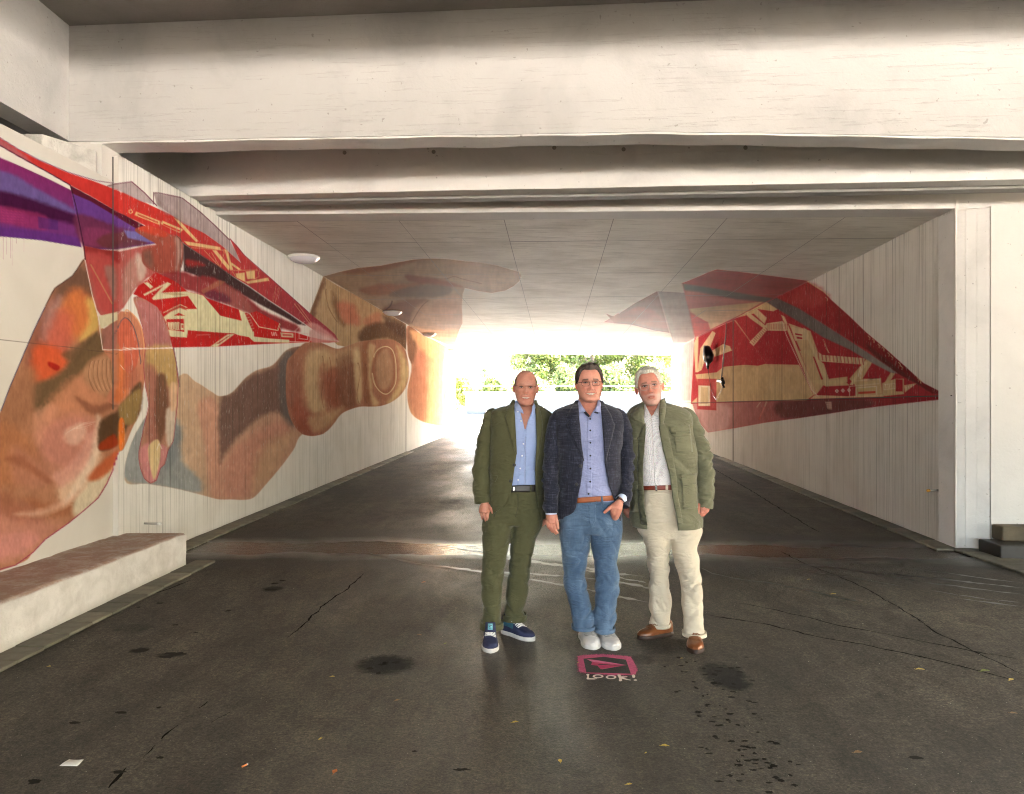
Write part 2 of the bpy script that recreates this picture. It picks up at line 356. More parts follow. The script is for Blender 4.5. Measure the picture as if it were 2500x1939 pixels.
blob(c1((-80,660),(0,718),(90,775),(160,840),(100,830),(0,770),(-80,700)), (160,90,100), .8, clip='rb', f=5)
line(c1((-80,705),(0,752),(100,810),(250,892),(362,957)), (78,20,46), 3.2, .9)
line(c1((-80,645),(0,712),(90,768),(200,826),(350,890),(500,935),(600,950)), (110,50,90), 2, .8)
poly(c1((360,957),(480,1022),(605,1095),(640,1110),(770,1180),(700,1185),(640,1165),(600,1150),(500,1070),(372,1000)), (88,22,42), 1.4)
poly(c1((372,1000),(470,1042),(600,1120),(700,1180),(835,1255),(700,1275),(600,1290),(500,1290),(430,1275),(385,1080)), (98,52,138), 1.6)
blob(c1((390,1110),(600,1170),(700,1210),(640,1250),(560,1280),(430,1275)), (104,40,72), .9, f=6)
blob(c1((440,1180),(560,1190),(600,1240),(560,1270),(440,1265)), (140,52,96), .7, f=6)
blob(c1((500,1240),(620,1200),(760,1250),(700,1275),(560,1288)), (104,52,54), .8, f=5)
poly(c1((640,1190),(720,1200),(835,1256),(760,1252),(660,1230)), (108,104,176), 3, .95)
# translucent red tail over the knuckles
TAIL = c1((430,1270),(520,1290),(620,1300),(760,1270),(840,1262),(900,1215),(945,1260),(945,1340),(900,1410),(800,1415),(760,1440),(700,1490),(640,1590),(590,1640),(520,1630),(500,1600),(440,1360))
poly(TAIL, (176,86,80), 1.6)
tl = dict(clip='tail')
blob(c1((430,1270),(600,1290),(620,1360),(560,1340),(450,1310)), (150,44,44), .9, f=5, **tl)
blob(c1((440,1310),(560,1320),(605,1400),(600,1600),(520,1600),(470,1420)), (192,72,70), .8, f=7, **tl)
blob(c1((540,1380),(600,1400),(600,1560),(570,1500)), (156,118,108), .85, f=6, **tl)
blob(c1((640,1400),(700,1320),(740,1330),(760,1400),(700,1500),(640,1570)), (176,128,118), .85, f=8, **tl)
blob(c1((700,1310),(730,1330),(755,1400),(720,1450)), (196,176,164), .8, f=5, **tl)
line(c1((470,1370),(580,1570)), (196,150,100), 3.5, .6)
# index fingertip
IND = c5((150,470),(240,448),(350,470),(480,540),(560,560),(590,640),(596,740),(580,840),(550,910),(500,925),(440,922),(330,905),(250,870),(190,800),(200,690),(330,640),(240,580),(120,500))
poly(IND, (152,72,58), 2, sm=True)
ik = dict(clip='ind')
blob(c5((110,460),(320,450),(440,520),(400,560),(240,520)), (204,62,40), .9, f=4, **ik)
blob(c5((510,570),(560,580),(580,700),(550,840),(520,900),(520,700)), (176,144,134), .85, f=7, **ik)
blob(c5((200,720),(280,700),(300,860),(230,840)), (124,84,74), .8, f=7, **ik)
blob(c5((300,660),(500,600),(500,860),(380,900),(320,800)), (164,74,60), .8, f=9, **ik)
line(c5((480,540),(590,620),(596,740),(575,850),(540,915)), (84,50,50), 1.6, .7, sm=True)
# upper wing with beige windows
UW = c5((0,115),(120,175),(300,260),(480,342),(640,430),(800,520),(980,648),(1160,812),(1052,575),(1120,640),(1200,742),(1330,860),(1450,962),(1640,1130),(1830,1302),(2000,1440),(2090,1520),(2125,1588),(1960,1530),(1800,1420),(1640,1310),(1440,1180),(1240,1040),(1040,920),(860,800),(740,720),(596,622),(590,560),(440,510),(240,440),(0,310),(-120,200))
poly(UW, grad((360,560), (200,46,40), (760,780), (156,56,66)), 1.4)
uk = dict(clip='uw')
for a in ([(130,310),(370,405),(360,440),(115,345)], [(390,400),(595,485),(560,520),(370,430)], [(500,370),(560,400),(745,600),(720,610),(600,490)], [(600,600),(760,625),(960,660),(960,690),(800,665),(640,640)],
          [(880,690),(920,690),(1060,860),(1040,890)], [(1000,680),(1030,690),(1085,880),(1060,890)], [(1110,920),(1200,910),(1205,1000),(1120,960)], [(1210,900),(1300,890),(1300,970),(1225,975)],
          [(1210,1000),(1430,960),(1440,990),(1230,1020)], [(1070,810),(1165,880),(1140,885),(1060,830)]):
    poly(c5(*a), (208,180,120), 1.4, .95)
poly(c5((150,330),(350,410),(345,425),(140,345)), (176,60,40), 1, .8); poly(c5((400,425),(570,497),(555,508),(392,440)), (200,50,40), 1, .95)
line(c5((680,665),(1000,690),(960,860),(800,690)), (204,170,110), 1.3, .8); line(c5((875,715),(960,860)), (204,170,110), 1.2, .8)
line(c5((60,300),(85,290),(95,315),(75,330),(58,315),(62,298)), (208,180,120), 1.8)
line(c5((1080,890),(1330,885),(1340,950),(1220,1010),(1110,950),(1080,900)), (204,170,110), 1.2, .8)
line(c5((1510,1040),(1480,1190)), (200,150,110), 1.2, .7); line(c5((1540,1050),(1505,1200)), (200,150,110), 1.2, .7)
line(c5((1690,1220),(1860,1440)), (206,170,120), 1.4, .8); line(c5((1720,1220),(1880,1440)), (206,170,120), 1.2, .7)
blob(c5((1860,1400),(1960,1450),(2100,1570),(1900,1520),(1800,1440)), (206,146,140), .8, clip='uw', f=4)
# black fold line
poly(c5((596,622),(760,730),(940,845),(1100,960),(1240,1050),(1440,1190),(1640,1320),(1800,1430),(1720,1420),(1560,1330),(1380,1240),(1180,1130),(1000,1050),(820,1000),(700,930),(600,900)), (66,44,46), 3)
blob(c5((600,900),(700,940),(900,960),(1180,1120),(1400,1290),(1700,1420),(1720,1500),(1400,1400),(1200,1290),(900,1180),(700,1100),(560,1060),(320,930)), (140,44,48), .95, f=5)
blob(c5((900,1010),(1080,1060),(1240,1200),(1300,1330),(1180,1300),(1000,1190)), (150,92,84), .6, f=6)
blob(c5((800,1080),(1000,1120),(1060,1200),(860,1180)), (104,42,62), .8, f=6)
blob(c5((620,780),(740,800),(800,840),(640,850)), (176,36,36), .7, f=6)
poly(c5((770,1085),(940,985),(1010,1000),(970,1030),(790,1120)), (160,100,72), 2, .7)
# lower panel: red with beige houses
LW = c5((320,905),(440,960),(520,1000),(640,1100),(790,1130),(820,1160),(1130,1270),(1290,1340),(1530,1410),(1560,1490),(1700,1500),(1830,1540),(1960,1570),(2125,1588),(2030,1600),(1870,1595),(1600,1605),(1380,1615),(1160,1628),(900,1640),(490,1648),(470,1560),(440,1450),(400,1350),(340,1250),(230,1180),(100,1120),(150,1040),(240,980))
poly(LW, (190,30,30), 1.4)
lk = dict(clip='lw')
poly(c5((350,1110),(560,1100),(640,1095),(790,1135),(960,1335),(1170,1385),(1140,1268),(1200,1280),(1290,1480),(1290,1540),(1450,1560),(1640,1572),(1640,1602),(1290,1592),(1240,1545),(1150,1530),(1100,1512),(640,1478),(630,1550),(450,1540),(425,1400),(400,1350),(540,1240),(620,1270),(730,1268),(640,1140),(380,1170),(300,1180)), BEI, 1.2, **lk)
poly(c5((380,1115),(520,1105),(640,1130),(500,1135)), (176,150,110), 1.2, .8, **lk)
poly(c5((205,1010),(245,1005),(300,1050),(270,1070)), BEI, 1.2, **lk); poly(c5((200,1125),(440,1005),(475,1020),(300,1180),(285,1165),(400,1040),(215,1140)), BEI, 1.2, **lk)
line(c5((250,970),(290,960),(280,1010),(250,970)), BEI, 1, .9)
for k, (x, y) in enumerate(((290,1120),(325,1080),(365,1045),(405,1005))): line(c5((x-6,y-8),(x,y+8),(x+8,y+2)), (222,210,190), 1, .9)
poly(c5((400,1300),(565,1222),(630,1250),(625,1280),(560,1260),(440,1310)), (178,60,48), 1.2, .9); line(c5((400,1305),(565,1225),(632,1255)), BEI, 1.4)
poly(c5((500,1335),(550,1305),(610,1335)), RED, 1); poly(c5((425,1370),(600,1365),(605,1495),(445,1470)), RED, 1)
poly(c5((440,1400),(555,1398),(555,1475),(450,1470)), BEI, 1); poly(c5((568,1412),(600,1412),(600,1475),(568,1475)), BEI, 1); poly(c5((578,1425),(592,1425),(592,1455),(578,1455)), RED, 1)
for k in range(7): line(c5((452+16*k,1405),(456+16*k,1465)), (168,40,34), .9, .9)
poly(c5((1320,1290),(1540,1410),(1520,1470),(1340,1440),(1250,1310),(1280,1300)), RED, 1.2); line(c5((1250,1315),(1340,1445),(1525,1480),(1545,1415)), BEI, 2)
poly(c5((640,1490),(1100,1510),(1040,1545),(640,1560)), (186,34,32), 1.2, .9); line(c5((730,1525),(860,1520)), (206,120,110), 2.4, .6)
poly(c5((860,1640),(1030,1520),(1100,1515),(930,1640)), BEI, 1.2); poly(c5((905,1615),(1030,1535),(1060,1530),(950,1610)), (170,56,46), 1, .9)
for k in range(6): line(c5((915+22*k,1612-14*k),(938+22*k,1590-14*k)), BEI, 1, .9)
poly(c5((1200,1310),(1225,1310),(1300,1480),(1280,1495)), (176,44,40), 1.2); 
for k in range(6): line(c5((1205+13*k,1330+27*k),(1232+12*k,1322+27*k)), BEI, 1, .8)
for k in range(3): line(c5((1466+20*k,1500),(1470+20*k,1530)), (230,215,200), 1.8)
poly(c5((1550,1500),(1680,1510),(1680,1550),(1560,1545)), BEI, 1.2, .9); poly(c5((1570,1512),(1665,1520),(1665,1538),(1572,1534)), (180,80,70), 1, .9)
line(c5((1700,1590),(1700,1480),(1790,1390)), (216,190,180), 1.3, .8); line(c5((1735,1510),(1820,1510),(1820,1570),(1735,1560),(1735,1510)), (216,190,180), 1.6, .9)
line(c5((1640,1590),(1830,1595),(1890,1500),(2125,1588)), (222,196,184), 2, .8)
blob(c5((1850,1470),(1960,1500),(2125,1585),(2000,1596),(1850,1590)), (200,150,146), .8, f=3)
line(c5((0,1655),(300,1658),(490,1648)), (232,222,212), 2); line(c7((605,915),(660,1180),(700,1320),(732,1560),(850,1562),(1040,1552),(1230,1550)), (226,210,202), 2.2)
poly(c7((702,1320),(835,1290),(835,1350),(720,1412)), (206,200,168), 1.4)
poly(c7((725,1420),(835,1352),(830,1560),(735,1552)), (150,96,92), 2, .7)
line(c7((505,400),(540,530),(600,830),(608,915)), (52,22,44), 2)
# violet-grey transparent flaps
poly(c7((765,392),(830,376),(940,362),(1030,440),(1120,530),(1000,500),(880,440)), (160,140,142), 1.4, .88)
line(c7((765,392),(830,376),(940,362),(1030,440),(1120,535)), (110,52,72), 2.2)
poly(c5((303,125),(570,168),(760,312),(900,440),(1052,590),(1110,700),(1160,812),(980,650),(800,520),(600,430),(480,345),(330,235)), (152,132,134), 1.4, .9)
line(c5((303,235),(303,125),(350,125),(560,168),(590,180),(760,312),(900,440),(1052,590)), (108,60,74), 2.2); line(c5((1055,575),(1200,742),(1450,962),(1830,1302)), (112,44,60), 1.6, .8)
poly(c5((340,170),(480,330),(600,440),(500,350),(420,340),(330,240)), (140,116,118), 3, .5)
# paint runs
for x, y0_, y1_ in ((24,757,915),(48,757,880),(75,760,905),(90,760,960),(118,765,800),(172,775,860)): line(c7((x,y0_),(x,y1_)), (150,100,120), .9, .6)
line(c7((0,1488),(400,1530),(840,1590)), (70,60,56), .9, .7)

# ---- right wall and ceiling: the same plane from the other side
RC = c4((310,360),(380,340),(430,312),(470,298),(560,306),(760,332),(890,350),(760,420),(650,472),(560,518),(548,525),(440,575),(370,610),(352,560),(340,500),(320,400))
poly(RC, (160,78,76), 1.4)
rk = dict(clip='rc')
poly(c4((312,362),(430,312),(470,298),(890,350),(720,432),(600,415)), (150,64,60), 2)
poly(c4((312,362),(460,385),(600,410),(735,432),(695,450),(560,435),(420,408),(322,392)), (92,78,74), 3)
blob(c4((330,400),(500,430),(680,452),(560,490),(340,500)), (164,98,92), .8, f=6, **rk)
poly(c4((345,478),(480,465),(680,446),(560,518),(440,575),(420,540),(350,492)), (186,160,120), 2, .95)
poly(c4((350,500),(430,540),(440,570),(370,608)), (176,70,72), 2)
DF = c4((-40,500),(0,515),(90,455),(195,398),(320,405),(345,500),(368,612),(330,632),(275,655),(258,590),(190,580),(80,552),(0,545))
poly(DF, (118,84,80), 1.4)
poly(c4((198,398),(320,405),(345,500),(368,612),(278,655),(250,560)), (140,132,130), 2)
blob(c4((0,520),(110,470),(200,500),(240,570),(100,550)), (140,76,70), .8, clip='df', f=5)
line(c4((200,398),(255,590)), (200,180,176), 1.8, .8)
poly(c3((1870,695),(1936,655),(1960,640),(1980,700),(1936,700)), (140,84,76), 1.4, .8)
poly(c4((278,655),(368,612),(350,900),(300,900)), (172,164,164), 3, .9)
RW = c4((368,612),(440,573),(560,515),(700,445),(888,353),(960,398),(990,432),(1080,512),(1160,590),(1250,665),(1330,738),(1420,820),(1480,850),(1518,872),(1520,884),(1510,894),(1380,908),(1230,925),(1110,940),(985,960),(850,980),(700,1000),(560,1025),(430,1046),(390,1000),(352,900))
poly(RW, (176,58,62), 1.4)
wk = dict(clip='rw')
poly(c4((352,900),(1520,884),(1510,894),(1230,925),(985,960),(700,1000),(430,1046),(390,1000)), grad(c4((1500,890))[0], (150,34,42), c4((450,950))[0], (176,120,116)), 2, **wk)
blob(c4((760,900),(1150,895),(1150,935),(800,985)), (112,66,66), .8, f=7, **wk)
blob(c4((380,930),(520,920),(520,1030),(430,1046)), (200,160,156), .7, f=8, **wk)
poly(c4((548,525),(640,480),(700,445),(745,478),(830,520),(960,590),(1100,660),(1230,730),(1300,790),(1380,820),(1440,862),(1520,880),(1230,888),(900,898),(550,905),(352,915),(356,850),(372,612)), (172,50,58), 1.4)
# beige fields
for a in ([(440,575),(550,530),(700,730),(660,740),(590,735),(500,745),(470,770),(372,780),(395,870),(352,912),(550,905),(880,900),(915,875),(848,735),(700,732),(556,530)],
          [(850,672),(900,665),(960,830),(930,870),(900,800)], [(548,525),(680,455),(640,500),(560,520)],
          [(800,545),(900,580),(980,800),(970,810),(920,700),(860,680)], [(690,440),(750,480),(730,490),(650,478)],
          [(900,810),(1070,790),(1070,815),(975,835)], [(1108,830),(1225,795),(1230,870),(1110,880)], [(1230,820),(1290,800),(1330,800),(1330,870),(1230,880)],
          [(975,805),(1050,800),(1080,830),(970,835)], [(1080,800),(1165,700),(1190,715),(1140,800),(1210,798),(1215,818),(1110,835)],
          [(1240,820),(1270,770),(1290,775),(1260,820)], [(1330,830),(1390,820),(1335,862)]):
    poly(c4(*a), (200,176,130), 1.3, .95, **wk)
# beige strips and stairs
for a in ([(598,497),(612,490),(700,560),(692,572),(620,520)], [(640,480),(655,478),(700,520),(690,548),(640,500)], [(620,632),(690,560),(700,545),(770,535),(800,560),(790,580),(700,578),(640,650)],
          [(765,505),(782,515),(930,870),(915,875)], [(868,565),(882,572),(985,830),(970,832)], [(925,668),(955,690),(1150,705),(1145,735),(950,720)], [(945,720),(962,730),(990,815),(975,815)],
          [(1080,828),(1150,720),(1165,725),(1095,830)], [(395,660),(450,580),(465,590),(400,760),(382,770)], [(450,670),(500,640),(530,650),(540,670),(460,700)], [(365,640),(378,605),(386,605),(382,770),(372,770)],
          [(810,560),(880,575),(890,620),(830,625)], [(1075,880),(1235,870),(1235,882),(900,892),(920,875)]):
    poly(c4(*a), (208,186,144), 1.1, .95, **wk)
for k in range(13): line(c4((935+17*k,676+2.2*k),(940+17*k,712+1.9*k)), (168,52,58), 2.1, .85)
for k in range(10): line(c4((630+7*k,628-7*k),(640+7*k,638-7*k)), (168,52,58), 1.3, .8)
for k in range(12): line(c4((706+8*k,548),(706+8*k,572)), (168,52,58), 1.3, .8)
poly(c4((640,650),(700,590),(790,585),(850,735),(700,732)), (168,50,58), 1.3, **wk)
poly(c4((455,700),(540,680),(605,735),(480,745)), (172,56,62), 1.2, .95); poly(c4((782,515),(868,565),(970,832),(930,868)), (168,50,56), 1.2, .0)
poly(c4((830,590),(862,596),(862,602),(832,598)), (168,50,56), 1); poly(c4((836,606),(862,610),(864,618),(838,615)), (168,50,56), 1)
poly(c4((380,800),(470,800),(468,945),(380,940)), (178,60,62), 1.2, .95); poly(c4((386,830),(440,832),(440,925),(386,925)), (214,196,166), 1.2)
poly(c4((398,838),(430,840),(430,915),(396,915)), (196,168,128), 1.2); poly(c4((448,815),(462,815),(462,935),(446,935)), (190,80,80), 1.2)
for k in range(3):
    cx, cy_ = 1022+28*k, 856-2*k; line(c4((cx-7,cy_),(cx,cy_-8),(cx+7,cy_),(cx,cy_+8),(cx-7,cy_)), (224,210,196), 1.6); poly(c4((cx-4,cy_),(cx,cy_-5),(cx+4,cy_),(cx,cy_+5)), (206,190,170), .8)
line(c4((1110,878),(1110,842),(1205,835),(1205,872)), (222,206,180), 1.8); line(c4((1080,882),(1080,835),(1218,822),(1220,800),(1110,810)), (222,206,180), 1.4, .9)
poly(c4((1112,845),(1200,840),(1200,850),(1112,856)), (196,172,120), 1); poly(c4((1120,860),(1200,856),(1200,866),(1120,870)), RED, 1, .7)
line(c4((1238,850),(1240,825),(1290,822),(1290,845),(1238,850)), (222,206,180), 1.4)
for k in range(5): line(c4((1246+9*k,828),(1248+9*k,842)), (222,206,180), 1.2)
poly(c4((1292,802),(1325,802),(1325,858),(1292,858)), (170,44,52), 1)
for k in range(4): line(c4((1340+11*k,838-3*k),(1342+11*k,852-7*k)), (222,206,180), 1.4)
line(c4((770,535),(790,600),(905,850),(935,880)), (226,212,190), 1.6, .9); line(c4((1130,745),(1120,790)), WHT, 1.2); line(c4((1138,752),(1128,800)), WHT, 1.2)
for k in range(3): line(c4((960+6*k,620+20*k),(985,680)), (206,186,144), 1.3, .8)
# fold band and upper wing
poly(c4((888,353),(960,398),(990,432),(1160,590),(1330,738),(1420,820),(1480,850),(1518,872),(1460,868),(1390,820),(1300,775),(1200,690),(1080,620),(960,545),(850,480),(745,430)), grad(c4((900,450))[0], (166,54,58), c4((1300,760))[0], (128,40,44)), 1.5)
blob(c4((900,365),(990,430),(900,470),(800,440)), (176,66,66), .8, f=10); blob(c4((1160,640),(1300,750),(1440,850),(1400,830),(1220,720)), (104,52,50), .85, f=4)
poly(c4((745,428),(850,478),(960,548),(1080,625),(1180,690),(1270,752),(1300,775),(1270,772),(1180,725),(1080,665),(960,610),(850,540),(750,480),(700,448)), grad(c4((760,450))[0], (100,92,90), c4((1250,750))[0], (142,136,130)), 2.5)
line(c4((888,353),(960,398),(985,420)), (214,190,146), 3, .8)
for (x, y) in ((975,430),(1170,608),(1190,622),(1215,645),(1235,660),(1260,685),(1275,700),(1310,730),(1320,745),(1395,800),(1405,808)):
    line(c4((x-4,y-5),(x+4,y+3),(x+2,y+12)), (208,186,144), 1.8, .85)
poly(c4((968,905),(998,905),(1000,942),(980,940)), (190,150,130), 1.3, .8)
for k in range(4): line(c4((972+2*k,910+8*k),(994+k,908+8*k)), (210,170,160), 1.1)
line(c4((700,905),(672,970)), (210,190,160), 2.2, .8); line(c4((655,930),(670,908)), (210,190,160), 2, .7); line(c4((690,930),(665,985)), (206,96,92), 3, .7)
line(c4((1500,870),(1518,885)), (224,120,140), 4, .9); line(c4((352,913),(900,898),(1518,884)), (110,30,40), 1.1, .8)

CLIPS = {'arm': (ARM,1), 'up': (UP,0), 'fist': (FIST,1), 'f3': (F3,1), 'ch': (CH,0), 'hand': (HAND,1), 'th': (TH,1), 'lf': (LF,1), 'pur': (PUR,0),
         'rb': (RB,0), 'tail': (TAIL,0), 'ind': (IND,1), 'uw': (UW,0), 'lw': (LW,0), 'rc': (RC,0), 'df': (DF,0), 'rw': (RW,0)}
def _sd(U, V, p, closed=True):
    n = len(p); d2 = np.full(U.shape, 1e12); ins = np.zeros(U.shape, bool)
    for i in range(n if closed else n-1):
        ax, ay = p[i]; bx, by = p[(i+1) % n]; ex, ey = bx-ax, by-ay; L2 = ex*ex+ey*ey+1e-9
        t = np.clip(((U-ax)*ex + (V-ay)*ey)/L2, 0, 1)
        d2 = np.minimum(d2, (U-ax-t*ex)**2 + (V-ay-t*ey)**2)
        if closed and ay != by:
            c = ((ay > V) != (by > V)) & (U < ex*(V-ay)/ey + ax); ins ^= c
    d = np.sqrt(d2); return np.where(ins, -d, d) if closed else d
def paint(u, v, P):
    sh = u.shape; U = u.ravel(); V = v.ravel(); Pf = P.reshape(-1, 3)
    isceil = (np.ptp(P[..., 2]) < .6)
    C = np.zeros((len(U), 3)) + np.array(CEILC if isceil else WALLC, float)
    bx0, bx1, by0, by1 = U.min(), U.max(), V.min(), V.max(); masks = {}
    wob = fbm(U/9, V/9, seed=9, oct=2)
    for ty, p, col, f, a, clip, rag in LAYERS:
        m = f + 3
        if p[:,0].min()-m > bx1 or p[:,0].max()+m < bx0 or p[:,1].min()-m > by1 or p[:,1].max()+m < by0: continue
        idx = np.nonzero((U > p[:,0].min()-m) & (U < p[:,0].max()+m) & (V > p[:,1].min()-m) & (V < p[:,1].max()+m))[0]
        if not len(idx): continue
        x, y = U[idx], V[idx]
        if ty == 'p':
            d = _sd(x, y, p)
            if f > 3.5: d = d + wob[idx]*f*.35
            al = np.clip(.5 - d/(2*f), 0, 1); al = al*al*(3-2*al)*a
        else: al = np.clip((f*.5 + .8 - _sd(x, y, p, False))/1.6, 0, 1)*a
        if clip:
            if clip not in masks:
                q, s = CLIPS[clip]; q = np.array(curve(q) if s else q, float)
                mm = np.zeros(len(U)); j = np.nonzero((U > q[:,0].min()-3) & (U < q[:,0].max()+3) & (V > q[:,1].min()-3) & (V < q[:,1].max()+3))[0]
                if len(j): mm[j] = np.clip(.5 - _sd(U[j], V[j], q)/2.4, 0, 1)
                masks[clip] = mm
            al = al*masks[clip][idx]
        c = col(x, y) if callable(col) else np.array(col, float)
        C[idx] = C[idx]*(1-al[:, None]) + c*al[:, None]
    base = np.array(CEILC if isceil else WALLC, float)
    painted = np.clip(np.abs(C-base).sum(1)/60, 0, 1)
    br = fbm(U/14 + 3, V/22, seed=21, oct=3)*.05 + fbm(U/4, V/11, seed=27, oct=2)*.06
    C = C*(1 + (br*painted)[:, None])
    C = C*.90 + C.mean(1, keepdims=True)*.10*painted[:, None] + C*.10*(1-painted[:, None]) + 5*painted[:, None]
    if isceil: C = C*(1 + .18*painted[:, None])
    return (lin(np.clip(C/255, 0, 1))).reshape(sh+(3,))
# ------------------------------------------------------------------ materials of the place
def white_concrete(name, col=(.60,.57,.53), lines=None, bump=.35, grime=.18, scale=1.0):
    M = NM(name, .75, col); v = M.coords()
    big = M.noise(v, 1.3*scale, 6, .62, .4); fine = M.noise(v, 38, 6, .65); mid = M.noise(v, 7*scale, 5, .6)
    c = M.ramp(big, [(.28, tuple(x*(1-grime) for x in col)), (.5, col), (.75, tuple(min(.85, x*1.06) for x in col))])
    spots = M.ramp(M.noise(M.coords((9, 9, 9)), 2.3, 2, .5), [(.0, 1), (.71, 1), (.755, 0)])
    c = M.mix(M.math('MULTIPLY', M.math('SUBTRACT', 1.0, spots), .45), c, (.16,.14,.12))
    h = M.math('ADD', M.math('MULTIPLY', fine, .35), M.math('MULTIPLY', mid, .9))
    nrm = M.bump(h, bump, .02)
    if lines == 'x':       # long shallow board lines running along X
        g = M.noise(M.coords((.25, 6, 14)), 3, 4, .6); ln = M.ramp(g, [(.0, 1), (.36, 1), (.385, 0), (.41, 1)])
        nrm = M.bump(ln, .35, .012, nrm); c = M.mix(M.math('MULTIPLY', M.math('SUBTRACT', 1.0, ln), .22), c, (.2,.17,.14))
    return M.out(color=c, normal=nrm)
m_plaster = white_concrete('white painted concrete')
m_beam = white_concrete('white board cast concrete', lines='x', col=(.48,.468,.452))
m_beam2 = white_concrete('grey white concrete', col=(.68,.66,.635), lines=None)
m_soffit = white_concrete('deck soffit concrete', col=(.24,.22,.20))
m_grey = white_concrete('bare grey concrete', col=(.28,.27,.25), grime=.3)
m_rough = white_concrete('rough white concrete', col=(.56,.54,.50), bump=1.0, grime=.35, scale=3)
m_pier = white_concrete('white pier paint', col=(.58,.56,.53), grime=.08)
m_dark = simple('dark void', (.03,.028,.026), .9, nscale=6)
m_joint = simple('dark joint', (.05,.045,.04), .9, nscale=12)

def painted_wall(name, ridges):
    """mural paint (colour attribute) over white wall paint; ridges = vertical rough boards"""
    M = NM(name, 1.0, (.6,.6,.6), 0.0); at = M.n('ShaderNodeAttribute', attribute_name='paint'); col = at.outputs['Color']
    v = M.coords(); big = M.noise(v, 1.1, 6, .6, .5); fine = M.noise(v, 45, 5, .6)
    col = M.mix(1.0, col, M.ramp(big, [(.3, (.88,.87,.85)), (.62, (1,1,1))] if ridges else [(.3, (.72,.71,.69)), (.62, (.80,.79,.77))]), 'MULTIPLY')
    if ridges:
        a = M.noise(M.coords((0, 22, .12)), 1.0, 5, .72); b = M.noise(M.coords((0, 60, .35)), 1.0, 3, .7)
        line = M.ramp(a, [(.36, 0), (.46, 1)]); line2 = M.ramp(b, [(.36, 0), (.43, 1)])
        patch = M.ramp(M.noise(M.coords((1, 2.5, .6)), 1.0, 4, .6), [(.35, .25), (.6, 1)])
        dk = M.math('MULTIPLY', M.math('SUBTRACT', 1.0, M.math('MULTIPLY', line, line2)), patch)
        col = M.mix(M.math('MULTIPLY', dk, .82), col, M.mix(.75, col, (.05,.045,.04)))
        h = M.math('ADD', M.math('MULTIPLY', a, 1.4), M.math('MULTIPLY', b, .8))
        flake = M.ramp(M.noise(M.coords((1, 14, 5)), 2.0, 6, .7), [(.58, 0), (.66, 1)])
        col = M.mix(M.math('MULTIPLY', flake, .22), col, (.68,.66,.62))
        nrm = M.bump(h, .8, .02, M.bump(fine, .25, .006))
    else:
        nrm = M.bump(M.noise(v, 9, 6, .6), .25, .01, M.bump(fine, .2, .005))
    return M.out(color=col, normal=nrm)
m_wall_smooth = painted_wall('mural paint on smooth concrete', False)
m_wall_board = painted_wall('mural paint on board marked concrete', True)
def ceiling_mat():
    M = NM('ceiling concrete', .69, (.5,.5,.5), .05); at = M.n('ShaderNodeAttribute', attribute_name='paint'); col = at.outputs['Color']
    g = M.noise(M.coords((.5, 9, 1)), 3.0, 7, .7); sp = M.noise(M.coords((7, 22, 1)), 2.2, 4, .6)
    big = M.noise(M.coords(), .8, 5, .6, .3)
    col = M.mix(1.0, col, M.ramp(big, [(.3, (.74,.72,.69)), (.6, (1,1,1))]), 'MULTIPLY')
    col = M.mix(M.ramp(g, [(.52, 0.), (.68, .5)]), col, (.18,.16,.13))
    col = M.mix(M.ramp(sp, [(.66, 0.), (.72, .6)]), col, (.12,.1,.085))
    return M.out(color=col, normal=M.bump(g, .35, .012))
m_ceil = ceiling_mat()

